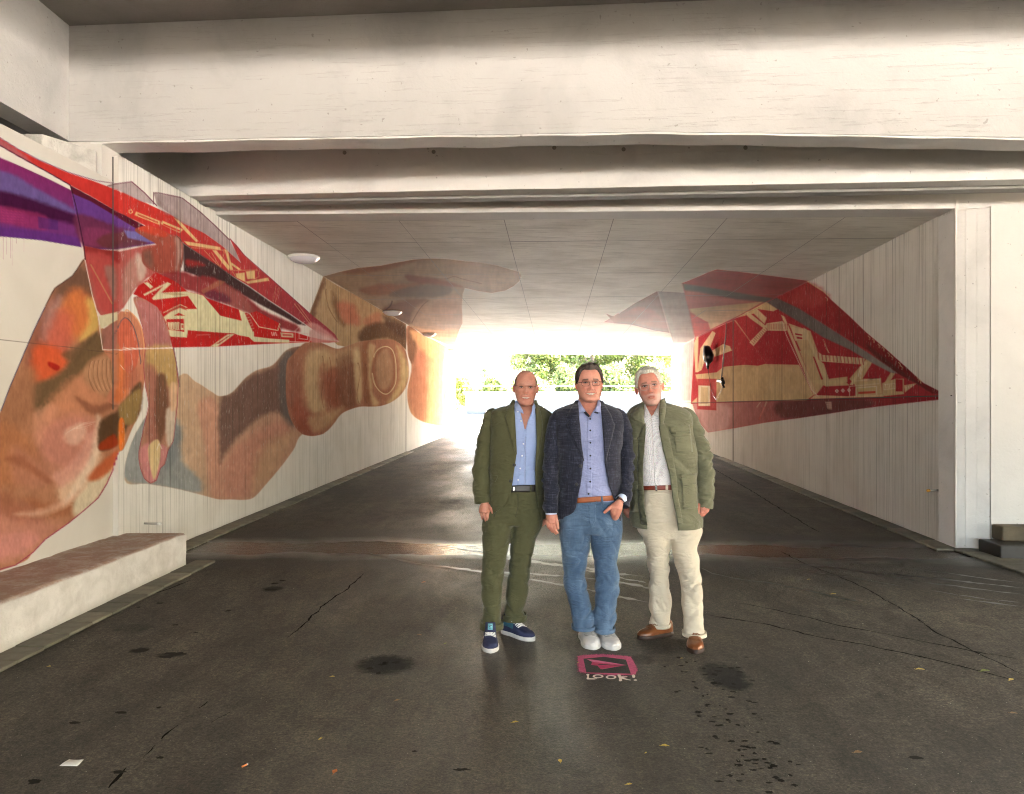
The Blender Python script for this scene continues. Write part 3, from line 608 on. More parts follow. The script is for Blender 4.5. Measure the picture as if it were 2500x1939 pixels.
def asphalt_mat():
    M = NM('wet dark asphalt', .8, (.05,.05,.05), .5); v = M.coords()
    big = M.noise(v, .55, 6, .62, .6); agg = M.noise(v, 85, 4, .75); mid = M.noise(M.coords((1.6, .35, 1)), 1.2, 6, .65, .5)
    base = M.ramp(big, [(.30, L3(60,56,50)), (.52, L3(79,74,66)), (.72, L3(100,94,84))])
    base = M.mix(1.0, base, M.ramp(mid, [(.3, (.55,.53,.51)), (.65, (1.18,1.15,1.1))]), 'MULTIPLY')
    patchy = M.noise(M.coords((1, .6, 1)), 7, 6, .75, .8); base = M.mix(1.0, base, M.ramp(patchy, [(.32, (.62,.61,.60)), (.5, (1,1,1)), (.68, (1.32,1.3,1.26))]), 'MULTIPLY')
    speck = M.noise(v, 34, 3, .8); base = M.mix(1.0, base, M.ramp(speck, [(.34, (.6,.6,.6)), (.5, (1,1,1)), (.66, (1.5,1.48,1.42))]), 'MULTIPLY')
    base = M.mix(1.0, base, M.ramp(agg, [(.3, (.40,.40,.40)), (.5, (.92,.92,.92)), (.72, (2.1,2.08,2.0))]), 'MULTIPLY')
    sep = M.n('ShaderNodeSeparateXYZ'); M.l(v, sep.inputs[0]); X, Y = sep.outputs[0], sep.outputs[1]
    wob = M.noise(M.coords((.5,.5,.5)), 1.6, 5, .6)
    # water band lying across the road in front of the tunnel mouth (skewed like the mouth)
    yy = M.math('ADD', M.math('ADD', Y, M.math('MULTIPLY', X, .04)), M.math('MULTIPLY', M.math('SUBTRACT', wob, .5), .9))
    d = M.math('ABSOLUTE', M.math('SUBTRACT', yy, 7.85))
    wet = M.math('SUBTRACT', 1.0, M.math('SMOOTH_MIN', M.math('DIVIDE', d, .62), 1.0, .3), clamp=True)
    wet = M.ramp(wet, [(0.05, 0), (.55, 1)])
    damp = M.ramp(M.math('DIVIDE', d, 1.5), [(.35, 1), (.8, 0)])
    # the water further in makes a wide damp, shiny track through the tunnel
    tx = M.math('ABSOLUTE', M.math('SUBTRACT', X, M.math('MULTIPLY', Y, -.035)))
    track = M.math('MULTIPLY', M.ramp(M.math('DIVIDE', tx, 2.2), [(.2, 1), (1., 0)]), M.ramp(M.noise(M.coords((1,.5,1)), .8, 4, .6), [(.35, .35), (.6, 1)]))
    # oil and water blots
    def blot(x, y, rx, ry, amp=.8):
        ax = M.math('DIVIDE', M.math('SUBTRACT', X, x), rx); ay = M.math('DIVIDE', M.math('SUBTRACT', Y, y), ry)
        r2 = M.math('ADD', M.math('MULTIPLY', ax, ax), M.math('MULTIPLY', ay, ay))
        nz = M.noise(v, 14, 6, .8); r2 = M.math('ADD', r2, M.math('MULTIPLY', M.math('SUBTRACT', nz, .5), 1.9))
        return M.math('MULTIPLY', M.ramp(r2, [(.35, 1), (1.0, 0)]), amp)
    def gp(u, vv): y = 2880.0/(vv-974); return (u-1250)/1800*y, y
    bl = None
    for (u, vv, rx, ry, a) in [(940,1622,.20,.19,.85),(960,1618,.12,.12,.9),(1765,1645,.15,.2,.85),(1785,1665,.12,.14,.95),(340,1588,.07,.06,.9),(410,1600,.1,.05,.8),(1565,1610,.09,.1,.45),
                               (665,1438,.1,.1,.8),(325,1535,.14,.14,.35),(2180,1460,.5,.1,-.0),(1330,1345,.9,.25,.0)]:
        if a <= 0: continue
        b_ = blot(*gp(u, vv), rx, ry, a); bl = b_ if bl is None else M.math('MAXIMUM', bl, b_)
    col = M.mix(M.math('MULTIPLY', damp, .85), base, L3(24,20,17))
    col = M.mix(bl, col, L3(12,11,9))
    # pale dried silt in streaks on the right
    silt = M.math('MULTIPLY', M.ramp(M.noise(M.coords((.35, 1.6, 1)), 1.5, 6, .65, .4), [(.55, 0), (.72, 1)]),
                  M.ramp(M.math('DIVIDE', X, 10.0), [(.12, 0), (.4, .65)]))
    col = M.mix(M.math('MULTIPLY', silt, .5), col, L3(126,116,98))
    rough = M.ramp(big, [(.3, .68), (.7, .85)]); M.b.inputs['Specular IOR Level'].default_value = .4
    rough = M.mix(track, rough, (.36,.36,.36)); rough = M.mix(M.math('MULTIPLY', damp, .7), rough, (.42,.42,.42))
    rough = M.mix(bl, rough, (.9,.9,.9)); rough = M.mix(wet, rough, (.26,.26,.26)); sp_ = M.math('ADD', .4, M.math('MULTIPLY', wet, 1.4, clamp=False)); M.l(sp_, M.b.inputs['Specular IOR Level'])
    hgt = M.math('MULTIPLY', agg, M.math('SUBTRACT', 1.0, M.math('MULTIPLY', wet, .9)))
    nrm = M.bump(hgt, .9, .02); rip = M.noise(M.coords((1.2, 5, 1)), 5, 3, .6, .6); nrm = M.bump(M.math('MULTIPLY', rip, wet), .55, .03, nrm)
    return M.out(color=col, rough=rough, normal=nrm)
m_asphalt = asphalt_mat()
def paver_mat():
    M = NM('grey concrete paver', .7, (.2,.2,.2)); oi = M.n('ShaderNodeObjectInfo'); v = M.coords()
    c = M.ramp(oi.outputs['Random'], [(0, L3(92,88,76)), (1, L3(122,116,100))])
    c = M.mix(1.0, c, M.ramp(M.noise(v, 14, 5, .6), [(.3, (.7,.7,.7)), (.7, (1.1,1.1,1.1))]), 'MULTIPLY')
    return M.out(color=c, normal=M.bump(M.noise(v, 60, 4, .6), .3, .01))
m_paver = paver_mat()

# ------------------------------------------------------------------ plan of the underpass
LK, RK = .0328, .0844                       # plan directions of the two walls
def XL(y): return -3.905 + LK*y
def XR(y): return 4.055 + RK*y
def ZC(x): return 3.845 - .0256*(x + 3.5)   # underside of the tunnel ceiling, falling to the right
def portal_y(x): return 8.49 - .135*x
def proj(P):
    return CU + F*P[..., 0]/P[..., 1], CV - F*(P[..., 2]-EYE)/P[..., 1]

road = MB().box(-9, 45, -40, 34.5, -.3, 0).build('asphalt_road', m_asphalt); tag(road, kind='structure')
m_ground = simple('pale gravel ground', (.58,.55,.50), .9, nscale=3, namt=.15)
gr = MB().box(-600, 600, -200, 1200, -1.0, -.02).build('ground', m_ground); tag(gr, kind='structure')

def wall_grid(x_of_y, us, zs, a0=None):
    """vertical wall sheet: columns at the plan depths seen in directions us, rows at heights zs"""
    k, a = x_of_y; t = (us - CU)/F
    Y = a/(t - k); X = a + k*Y
    P = np.empty((len(zs), len(us), 3)); P[..., 0] = X[None]; P[..., 1] = Y[None]; P[..., 2] = zs[:, None]
    return P
def grid_faces(nr, nc, flip=False):
    i = np.arange(nr-1)[:, None]*nc + np.arange(nc-1)[None]; i = i.ravel()
    f = np.stack([i, i+1, i+nc+1, i+nc], 1)
    return f[:, ::-1] if flip else f

def painted_grid(name, P, mat, flip, extra=None):
    u, v = proj(P); cols = paint(u, v, P)
    nr, nc = P.shape[:2]
    return mesh_np(name, P.reshape(-1, 3), grid_faces(nr, nc, flip), mat, None, False, cols.reshape(-1, 3))

# --- left side: the near abutment wall (smooth) and the tunnel wall (board marked)
A1 = -3.955
us = np.concatenate([np.arange(-420, 0, 12), np.arange(0, 291, 2.0)])
zs = np.arange(0, 3.636, .0070)
P = wall_grid((LK, A1), us, zs); y_end = P[0, -1, 1]
near_wall = painted_grid('abutment_wall', P, m_wall_smooth, True)
tag(near_wall, 'smooth white near wall at left painted with a large orange hand and purple paper wing', 'wall')
yb0 = P[0, 0, 1]
b = MB()
b.prism([(A1+LK*yb0-.004, yb0), (A1+LK*y_end-.004, y_end), (A1+LK*y_end-.5, y_end), (A1+LK*yb0-.5, yb0)], 0, 3.632)
b.build('wall_core', m_plaster, near_wall)
pil = MB().prism([(A1+LK*6.72-.002, 6.72), (A1+LK*y_end-.002, y_end-.003), (A1+LK*y_end-.34, y_end-.003), (A1+LK*6.72-.34, 6.72)], 3.636, 3.94).build('pillar_head', m_plaster, near_wall)
far_near = MB().prism([(A1+LK*-8-.004, -8), (A1+LK*yb0-.004, yb0-.003), (A1+LK*yb0-.5, yb0-.003), (A1-.6, -8)], 0, 3.635).build('wall_end', m_plaster, near_wall)
bk = MB().prism([(-4.0,6.28), (-3.755-.02,6.71), (-4.12,6.71), (-4.25,6.28)], 3.637, 3.86).build('bearing_block', m_rough)
bevel(bk, .015)
tag(bk, 'rough chipped white concrete bearing block on top of the left near wall', 'concrete block')

us2 = np.concatenate([np.arange(289.0, 1100, 2.0), np.arange(1100, 1114, 4)])
ys = -3.905/((us2-CU)/F - LK)
zs = np.arange(0, 3.9, .0082)
P = np.empty((len(zs), len(us2), 3)); P[..., 0] = (XL(ys))[None]; P[..., 1] = ys[None]; P[..., 2] = zs[:, None]
P[-1, :, 2] = 3.873
left_wall = painted_grid('tunnel_wall', P, m_wall_board, True)
tag(left_wall, 'left tunnel wall of white board marked concrete painted with a brown fist and red paper plane', 'wall')
y0, y1 = ys[0], ys[-1]
# leading edge strip of the tunnel wall, one step in front of the near wall
zz = np.arange(0, 3.87, .01); P2 = np.empty((len(zz), 4, 3))
for j, x in enumerate(np.linspace(XL(y0)-.052, XL(y0), 4)): P2[:, j, 0] = x
P2[..., 1] = y0; P2[..., 2] = zz[:, None]
u, v = proj(P2); cc = paint(u, v, P2)
e = mesh_np('wall_edge', P2.reshape(-1,3), grid_faces(len(zz), 4), m_wall_smooth, left_wall, False, cc.reshape(-1,3))
b = MB(); b.prism([(XL(y0)-.003, y0+.004), (XL(y1)-.003, y1), (XL(y1)-.6, y1), (XL(y0)-.6, y0+.004)], 0, 3.868)
b.build('wall_core', m_plaster, left_wall)
MB().tube([(XL(y0)-.050, y0-.004, 1.5), (XL(y0)-.050, y0-.004, 3.86)], .007, 6).build('joint', m_joint, left_wall)
jm = MB().box(XL(22.1)-.02, XL(22.1)+.006, 22.07, 22.13, 0, 3.84).build('joint', m_joint, left_wall)

# --- right tunnel wall
us3 = np.concatenate([np.arange(1640, 1664, 3.0), np.arange(1664, 2334, 2.0)])
ys = 4.055/((us3-CU)/F - RK); zs = np.arange(0, 3.75, .0090)
P = np.empty((len(zs), len(us3), 3)); P[..., 0] = XR(ys)[None]; P[..., 1] = ys[None]; P[..., 2] = zs[:, None]
right_wall = painted_grid('tunnel_wall', P, m_wall_board, True)
tag(right_wall, 'right tunnel wall of white board marked concrete painted with a red and beige paper plane', 'wall')
y0r, y1r = ys[-1], ys[0]
b = MB(); b.prism([(XR(y0r)+.003, y0r), (XR(y1r)+.003, y1r), (XR(y1r)+.6, y1r), (XR(y0r)+.6, y0r)], 0, 3.74)
b.build('wall_core', m_plaster, right_wall)
MB().box(XR(18.8)-.006, XR(18.8)+.02, 18.77, 18.83, 0, 3.62).build('joint', m_joint, right_wall)
b = MB()
for (z0_, z1_) in ((0, 0),):
    pa = [(XR(y)-.005, y, 1.635 - (y-7.9)*.0096) for y in np.linspace(7.9, 29, 12)]
    for p, q in zip(pa[:-1], pa[1:]):
        b.add([(p[0],p[1],p[2]-.006),(q[0],q[1],q[2]-.006),(q[0],q[1],q[2]+.006),(p[0],p[1],p[2]+.006)], [(0,1,2,3)])
b.build('joint', m_joint, right_wall)

# --- portal frame: lintel, chamfer strips and pier at the right
pf = empty('portal_frame', (4.72, 7.86, 0)); M_ = pf.matrix_basis.inverted()
tag(pf, 'white concrete frame round the tunnel mouth with lintel and right hand pier', 'portal')
def childof(o, p):
    o.parent = p; o.matrix_parent_inverse = Matrix.Translation(-Vector(p.location)); return o
xs = [-4.6, -3.0, -1, 1, 3, 4.72, 6, 13]
b = MB()
for x0_, x1_ in zip(xs[:-1], xs[1:]):
    ya, yb_ = portal_y(x0_), portal_y(x1_)
    b.prism([(x0_, ya), (x1_, yb_), (x1_, yb_+.35), (x0_, ya+.35)], [ZC(x0_)-.006, ZC(x1_)-.006]*1+[ZC(x1_)-.006, ZC(x0_)-.006], [ZC(x0_)+.155, ZC(x1_)+.175, ZC(x1_)+.175, ZC(x0_)+.155])
childof(b.build('lintel', m_pier), pf)
x = 4.722
pts = [(XR(7.86), 7.86), (4.80, 7.80), (4.89, 7.755), (4.99, 7.70)]
for i in range(3):
    (xa, ya), (xb, yb_) = pts[i], pts[i+1]
    o = MB().prism([(xa+.0015, ya), (xb-.0015, yb_+.0), (xb-.0015, yb_+.3), (xa+.0015, ya+.3)], 0, 3.6).build('reveal_board', m_beam2)
    childof(o, pf)
childof(MB().prism([(4.995, 7.69), (13, 7.69-.135*8), (13, 7.9), (4.995, 8.2)], 0, 3.615).build('pier', m_pier), pf)

# --- tunnel ceiling: cast panels with recessed joints, mural paint continues on them
ceil_root = empty('tunnel_ceiling', (0, 20, 3.7)); tag(ceil_root, 'white board cast tunnel ceiling with joints, a brown painted hand at left and red wing at right', 'ceiling')
rows = [8.42+.36, 10.0, 12.55, 15.45, 18.26, 20.7, 23.4, 26.1, 28.8, 32.4]
tcol = [-.01, .108, .263, .418, .573, .728, .883, 1.01]
def kx(t, y): return XL(y) + (XR(y) - XL(y))*t
def rowY(yc, t):
    k = .066 + (yc-8.42)*.0015
    return yc*(1 + k*(1-2*t))
rng = np.random.RandomState(5)
for ri in range(len(rows)-1):
    for ci in range(len(tcol)-1):
        t0, t1 = tcol[ci], tcol[ci+1]; ya, yb_ = rows[ri], rows[ri+1]
        tt = np.array([t0, t1, t1, t0]); yy = np.array([rowY(ya, t0), rowY(ya, t1), rowY(yb_, t1), rowY(yb_, t0)])
        fine = (ci in (0,1,2) and 1 <= ri <= 7) or (ci >= 3 and 1 <= ri <= 7)
        nu = max(2, int((t1-t0)*8.5/(.02 if fine else .4))) ; nv = max(2, int((yb_-ya)/(.04 if fine else .5)))
        g = .004
        T = np.linspace(t0+g/8, t1-g/8, nu)[None].repeat(nv, 0); S = np.linspace(0.004, .996, nv)[:, None].repeat(nu, 1)
        Yg = rowY(ya, T)*(1-S) + rowY(yb_, T)*S
        Xg = kx(T, Yg); dz = rng.uniform(-.002, .002)
        P = np.stack([Xg, Yg, ZC(Xg) + dz], -1); u, v = proj(P)
        cc = paint(u, v, P)
        o = mesh_np('panel', P.reshape(-1,3), grid_faces(nv, nu, True), m_ceil, None, False, cc.reshape(-1,3)); childof(o, ceil_root)
# the slab above the panels (dark in the joints)
b = MB()
for y0_, y1_ in ((8.6, 20), (20, 33.5)):
    c4 = [(XL(y0_)-.3, y0_+.55*(y0_<9)), (XR(y0_)+.3, y0_-.6*(y0_<9)), (XR(y1_)+.3, y1_), (XL(y1_)-.3, y1_+(2.6 if y1_>30 else 0))]
    b.prism(c4, [ZC(p[0])+.008 for p in c4], [5.0]*4)
childof(b.build('slab', m_grey), ceil_root)

# --- front girder, side girder, cross girder, deck
def strip(name, mat, pts, parent=None):
    """long beam: list of stations (x, yfront, yback, zbottom, ztop)"""
    V = []; Fc = []
    for (x, yf, yb_, zb, zt) in pts: V += [(x,yf,zb), (x,yb_,zb+.0), (x,yb_,zt), (x,yf,zt)]
    n = len(pts)
    for i in range(n-1):
        for k in range(4): Fc.append((4*i+k, 4*i+(k+1)%4, 4*i+4+(k+1)%4, 4*i+4+k))
    Fc += [(0,1,2,3), tuple(4*(n-1)+k for k in (3,2,1,0))]
    me = bpy.data.meshes.new(name); me.from_pydata(V, [], Fc); me.update()
    bm = bmesh.new(); bm.from_mesh(me); bmesh.ops.recalc_face_normals(bm, faces=bm.faces); bm.to_mesh(me); bm.free()
    return link(name, me, mat, parent)
st = []
nn = vnoise(np.arange(0, 200)*.37, 0.0, seed=4)
for i, x in enumerate(np.linspace(-4.15, 14, 100)):
    yf = 6.72 - .076*(x+4.0)
    zb = np.interp(x, [-4.2, -2, 0, 1.23, 3.26, 4.23, 14], [3.948, 3.928, 3.906, 3.893, 3.807, 3.76, 3.50]) + .003*nn[i]
    st.append((x, yf, yf+.30+.01*nn[i+90], zb, 5.02))
fg = strip('front_girder', m_beam, st); tag(fg, 'deep white board cast girder spanning the whole picture above the men', 'girder')
# small chamfer lip along the bottom
lip = strip('girder_lip', m_beam2, [(x, yf+.012, yb_-.02, zb-.016+.004*math.sin(x*7), zb-.0005) for (x, yf, yb_, zb, zt) in st[1:]], fg)
sg = MB().prism([(-4.03-.004, 6.716), (-4.26, 6.9), (-4.32, -2), (-4.13, -2)], 3.95, 5.02).build('side_girder', m_beam)
tag(sg, 'white girder running towards the viewer above the left wall', 'girder')
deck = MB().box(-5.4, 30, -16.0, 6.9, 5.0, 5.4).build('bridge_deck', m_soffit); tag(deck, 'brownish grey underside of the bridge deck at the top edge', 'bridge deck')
for gy in (3.65, .6, -2.6): MB().box(-4.12, 29.9, gy, gy+.32, 4.47, 5.0).build('unseen_crossbeam', m_beam, deck)  # unseen beams added out of view, to shade the top of the front girder
MB().prism([(-5.4, 6.9), (14, 6.9), (14, 25.5), (-5.4, 37.5)], 4.85, 5.4).build('deck_panel', m_beam2, deck)
st = []
for i, x in enumerate(np.linspace(-4.6, 14, 50)):
    yf = 8.3 - .16*(x+3.6); zb = 3.885 - .0255*(x+3.6) + .004*nn[i+40]
    st.append((x, yf, yf+.2, zb, 4.86))
cg = strip('cross_girder', m_beam2, st); tag(cg, 'grey concrete girder with bolt holes between the front girder and the tunnel mouth', 'girder')
st2 = [(x, yf+.24, yf+.40, zb-.02, zt) for (x, yf, yb_, zb, zt) in st]; strip('gap_shade_filler', m_grey, st2, cg)  # added filler: its dark grey stands in for the shaded gap
# board strip with tie holes at its top, raised plates
for (ua, ub) in ((1430, 1850),):
    pass
def cgy(x): return 8.3 - .16*(x+3.6)
def at_plane(u, v, yfun):
    y = 8.0
    for _ in range(12): y = yfun((u-CU)/F*y)
    return (u-CU)/F*y, y, EYE + (CV-v)/F*y
x0_, y0_, z0_ = at_plane(1432, 372, cgy); x1_, y1_, z1_ = at_plane(2015, 372, cgy); xm_, ym_, zm_ = at_plane(1432, 379, cgy)
pl = MB().prism([(x0_, y0_-.012), (x1_, y1_-.012), (x1_, y1_-.001), (x0_, y0_-.001)], [zm_, zm_-.06, zm_-.06, zm_], 4.4).build('board_plate', m_beam2, cg)
for (u_, v_) in ((842,374),(1059,372),(1353,362),(1522,366),(1819,362)):
    x, y, z = at_plane(u_, v_, cgy)
    Mx = Matrix.Translation((x, y-.015, z)) @ Matrix.Rotation(R(90), 4, 'X')
    b = MB(); b.lathe([(.0, -.001), (.012, -.001), (.018, .004), (.022, 0)], 16); b.v = [tuple(Mx @ Vector(q)) for q in b.v]
    b.build('bolt_hole', m_soffit, cg)
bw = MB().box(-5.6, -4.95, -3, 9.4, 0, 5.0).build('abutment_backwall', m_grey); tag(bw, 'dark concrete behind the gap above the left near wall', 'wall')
b = MB().prism([(-4.95, 7.0), (-4.45, 7.0), (-4.45, 8.9), (-4.95, 8.9)], 0, 5.0); b.build('wall_core', m_grey, bw)
# yellow and white strip left in the gap
lv = empty('measuring_strip', (-4.12, 5.98, 3.64)); tag(lv, 'yellow ended white strip lying in the gap above the left near wall', 'strip')
MB().box(-.05, .05, -.42, .25, 0, .055).build('bar', simple('pale plastic', (.5,.5,.42), .5), lv)
MB().box(-.055, .06, .25, .42, -.002, .06).build('end_cap', simple('yellow plastic', L3(214,160,30), .5), lv)

# --- ledge in front of the left wall
V = []; nx, ny = 26, 60
b = bmesh.new()
led_y = np.linspace(1.0, 7.02, ny)
prof = [(0,0), (.0,.08), (.004,.16), (0,.24), (-.004,.30), (-.02,.324), (-.06,.328), (-.18,.326), (-.3,.324), (-.45,.322), (-.75,.320)]
Pv = np.zeros((ny, len(prof), 3))
for i, y in enumerate(led_y):
    for j, (dx, z) in enumerate(prof):
        Pv[i, j] = (-3.327+.032*y+dx*1.0, y, z)
Pv[..., 0] += .006*vnoise(Pv[..., 1]*6, Pv[..., 2]*9, seed=2)*(Pv[..., 2] > 0); Pv[..., 2] += .007*vnoise(Pv[..., 1]*7, Pv[..., 0]*9, seed=5)*(Pv[..., 2] > .2)
fa = grid_faces(ny, len(prof), False)
def ledge_mat():
    M = NM('ledge paint', .7, (.6,.6,.6)); v = M.coords(); g = M.n('ShaderNodeNewGeometry')
    sep = M.n('ShaderNodeSeparateXYZ'); M.l(g.outputs['Normal'], sep.inputs[0])
    sp2 = M.n('ShaderNodeSeparateXYZ'); M.l(v, sp2.inputs[0])
    n1 = M.noise(v, 6, 6, .65, .3); n2 = M.noise(v, 40, 5, .6)
    c = M.ramp(n1, [(.3, (.50,.47,.43)), (.6, (.66,.63,.59))])
    # worn reddish brown top, dirt low down on the face
    up = M.math('MULTIPLY', M.ramp(sep.outputs[2], [(.5, 0), (.8, 1)]), M.ramp(M.math('ADD', n1, M.math('MULTIPLY', n2, .35)), [(.48, .25), (.72, .95)]))
    c = M.mix(up, c, L3(158,130,114))
    low = M.math('MULTIPLY', M.ramp(sp2.outputs[2], [(.0, .8), (.09, 0)]), n1)
    c = M.mix(low, c, L3(120,116,90))
    return M.out(color=c, normal=M.bump(M.math('ADD', M.math('MULTIPLY', n1, .9), M.math('MULTIPLY', n2, .4)), .9, .02))
m_ledge = ledge_mat()
ledge = mesh_np('concrete_ledge', Pv.reshape(-1,3), fa, m_ledge, None, True)
tag(ledge, 'long low white painted concrete ledge with worn brown top along the left near wall', 'ledge')
k = len(prof); bm = MB(); bm.add([tuple(p + np.array([0, 0, 0])) for p in Pv[-1]] + [(-4.0, 7.02, 0)], [tuple(range(k+1))[::-1]])
bm.build('end_face', m_ledge, ledge)

# --- paving strips along the wall feet
pr = empty('paving_strip', (-3.1, 6, 0)); tag(pr, 'narrow strip of grey paving slabs along the foot of the left ledge and wall', 'paving')
def slabs(root, y0_, y1_, step, xf, wd, k):
    y = y0_; first = None
    while y < y1_:
        d = step-.008; x = xf(y + d/2)
        if first is None:
            o = MB().box(-wd/2, wd/2, -d/2, d/2, 0, .022).build('slab', m_paver); bevel(o, .004, 1); first = o
        else: o = first.copy(); COL.objects.link(o)
        o.location = (x, y + d/2, .002+rng.uniform(0, .003)); o.rotation_euler = (rng.uniform(-.006,.006), rng.uniform(-.006,.006), -math.atan(k)); childof(o, root)
        y += step
slabs(pr, 1.2, 7.05, .25, lambda y: -3.327+.032*y+.105, .2, .04)
slabs(pr, 7.15, 22, .25, lambda y: XL(y)+.125, .22, LK)
pr2 = empty('paving_strip', (4.9, 9, 0)); tag(pr2, 'narrow strip of dark wet paving slabs along the foot of the right wall', 'paving')
slabs(pr2, 7.75, 20, .25, lambda y: XR(y)-.13, .22, RK)
slabs(pr2, 6.4, 7.62, .2, lambda y: 4.83, .38, 0)
slabs(pr2, 5.6, 7.2, .2, lambda y: 5.30, .5, 0)
# --- steps at the right edge
stp = empty('steps', (4.84, 7.3, 0)); tag(stp, 'two low dark concrete steps at the right edge beside the white pier', 'steps')
m_step = simple('brown concrete', L3(84,73,54), .7, nscale=4, namt=.35, bump=.3)
m_step2 = simple('dark wet concrete', L3(50,47,44), .35, nscale=5, namt=.3, bump=.2)
o = MB().prism([(4.84, 7.30), (8, 6.9), (8, 7.5), (4.84, 7.66)], 0, .15).build('step', m_step2); bevel(o, .015); childof(o, stp)
o = MB().prism([(4.99, 7.50), (8, 7.1), (8, 7.52), (4.99, 7.68)], .1505, .30).build('step', m_step); bevel(o, .015); childof(o, stp)

# ceiling lights
m_diff = simple('frosted diffuser', (.62,.60,.66), .25); m_ring = simple('light metal ring', (.7,.68,.66), .35, .4)
lampl = ['round white ceiling lamp nearest the viewer above the left wall', 'round ceiling lamp over the painted brown hand, second from the viewer',
         'round ceiling lamp third along the left wall, on the orange painted area', 'farthest small ceiling lamp near the tunnel exit at left']
base = None
for i, (u, v) in enumerate([(742, 628), (958, 762), (1047, 815), (1108, 854)]):
    y = 10.0
    for _ in range(20): x = (u-CU)/F*y; y = (ZC(x)-.02-EYE)*F/(CV-v)
    x = (u-CU)/F*y
    if base is None:
        r_ = empty('ceiling_light', (0,0,0)); base = r_
        b1 = MB().lathe([(.0,0),(.24,0),(.245,-.02),(.24,-.035),(.215,-.04)], 40).build('rim', m_ring, r_, True)
        b2 = MB().lathe([(.225,-.034),(.2,-.07),(.15,-.098),(.08,-.113),(.0,-.118)], 40).build('diffuser', m_diff, r_, True)
    else:
        r_ = base.copy(); COL.objects.link(r_)
        for c_ in (b1, b2): q = c_.copy(); COL.objects.link(q); q.parent = r_
    r_.location = (x, y, ZC(x)-.004); tag(r_, lampl[i], 'lamp', 'round ceiling lamps along the left side')

# pipe stubs in the walls
def stub(name, p, d, r, L, mats, label):
    rt = empty(name, p); tag(rt, label, 'pipe')
    d = Vector(d).normalized()
    MB().tube([(0,0,0), d*L], r, 12).build('pipe', mats[0], rt, True)
    MB().tube([d*(L-.001), d*(L+.03)], r*1.25, 12).build('cap', mats[1], rt, True)
m_white = simple('white plastic', (.7,.7,.68), .4); m_steel = simple('steel', (.45,.44,.42), .35, .8)
y = 8.0; stub('pipe_stub', (XL(7.35), 7.35, 1.6-(1278-974)/1800*7.35), (1, -.15, .0), .012, .15, (m_steel, m_white), 'short metal pipe stub low on the left tunnel wall above the ledge')
stub('pipe_stub', (XR(8.2)+.01, 8.2, 1.6-(1199-974)/1800*8.15), (-1, -.1, 0), .012, .12, (m_steel, simple('brass yellow', L3(220,160,50), .4)), 'short yellow capped pipe stub low on the right tunnel wall')

# ------------------------------------------------------------------ outside, beyond the tunnel
m_bar = simple('pale blue panel', (.009,.017,.021), .6, nscale=2, namt=.1); m_rail = simple('rail grey', (.35,.33,.34), .5)
bar = empty('noise_barrier', (10, 76, 0)); tag(bar, 'pale blue panelled barrier with white top beyond the tunnel exit', 'fence')
for i in range(14):
    x = -4.7 + i*2.0; o = MB().box(x+.02, x+1.98, 76, 76.15, 0, 2.05).build('panel', m_bar); childof(o, bar)
    o = MB().box(x-.05, x+.05, 75.9, 76.2, 0, 2.2).build('post', m_rail); childof(o, bar)
o = MB().box(-5.0, 24, 75.92, 76.3, 2.06, 2.35).build('coping', simple('white coping', (.05,.052,.055), .6)); childof(o, bar)
o = MB().tube([(-5.2, 77.2, 2.95), (24, 77.2, 2.95)], .04, 8).build('rail', m_rail); childof(o, bar)

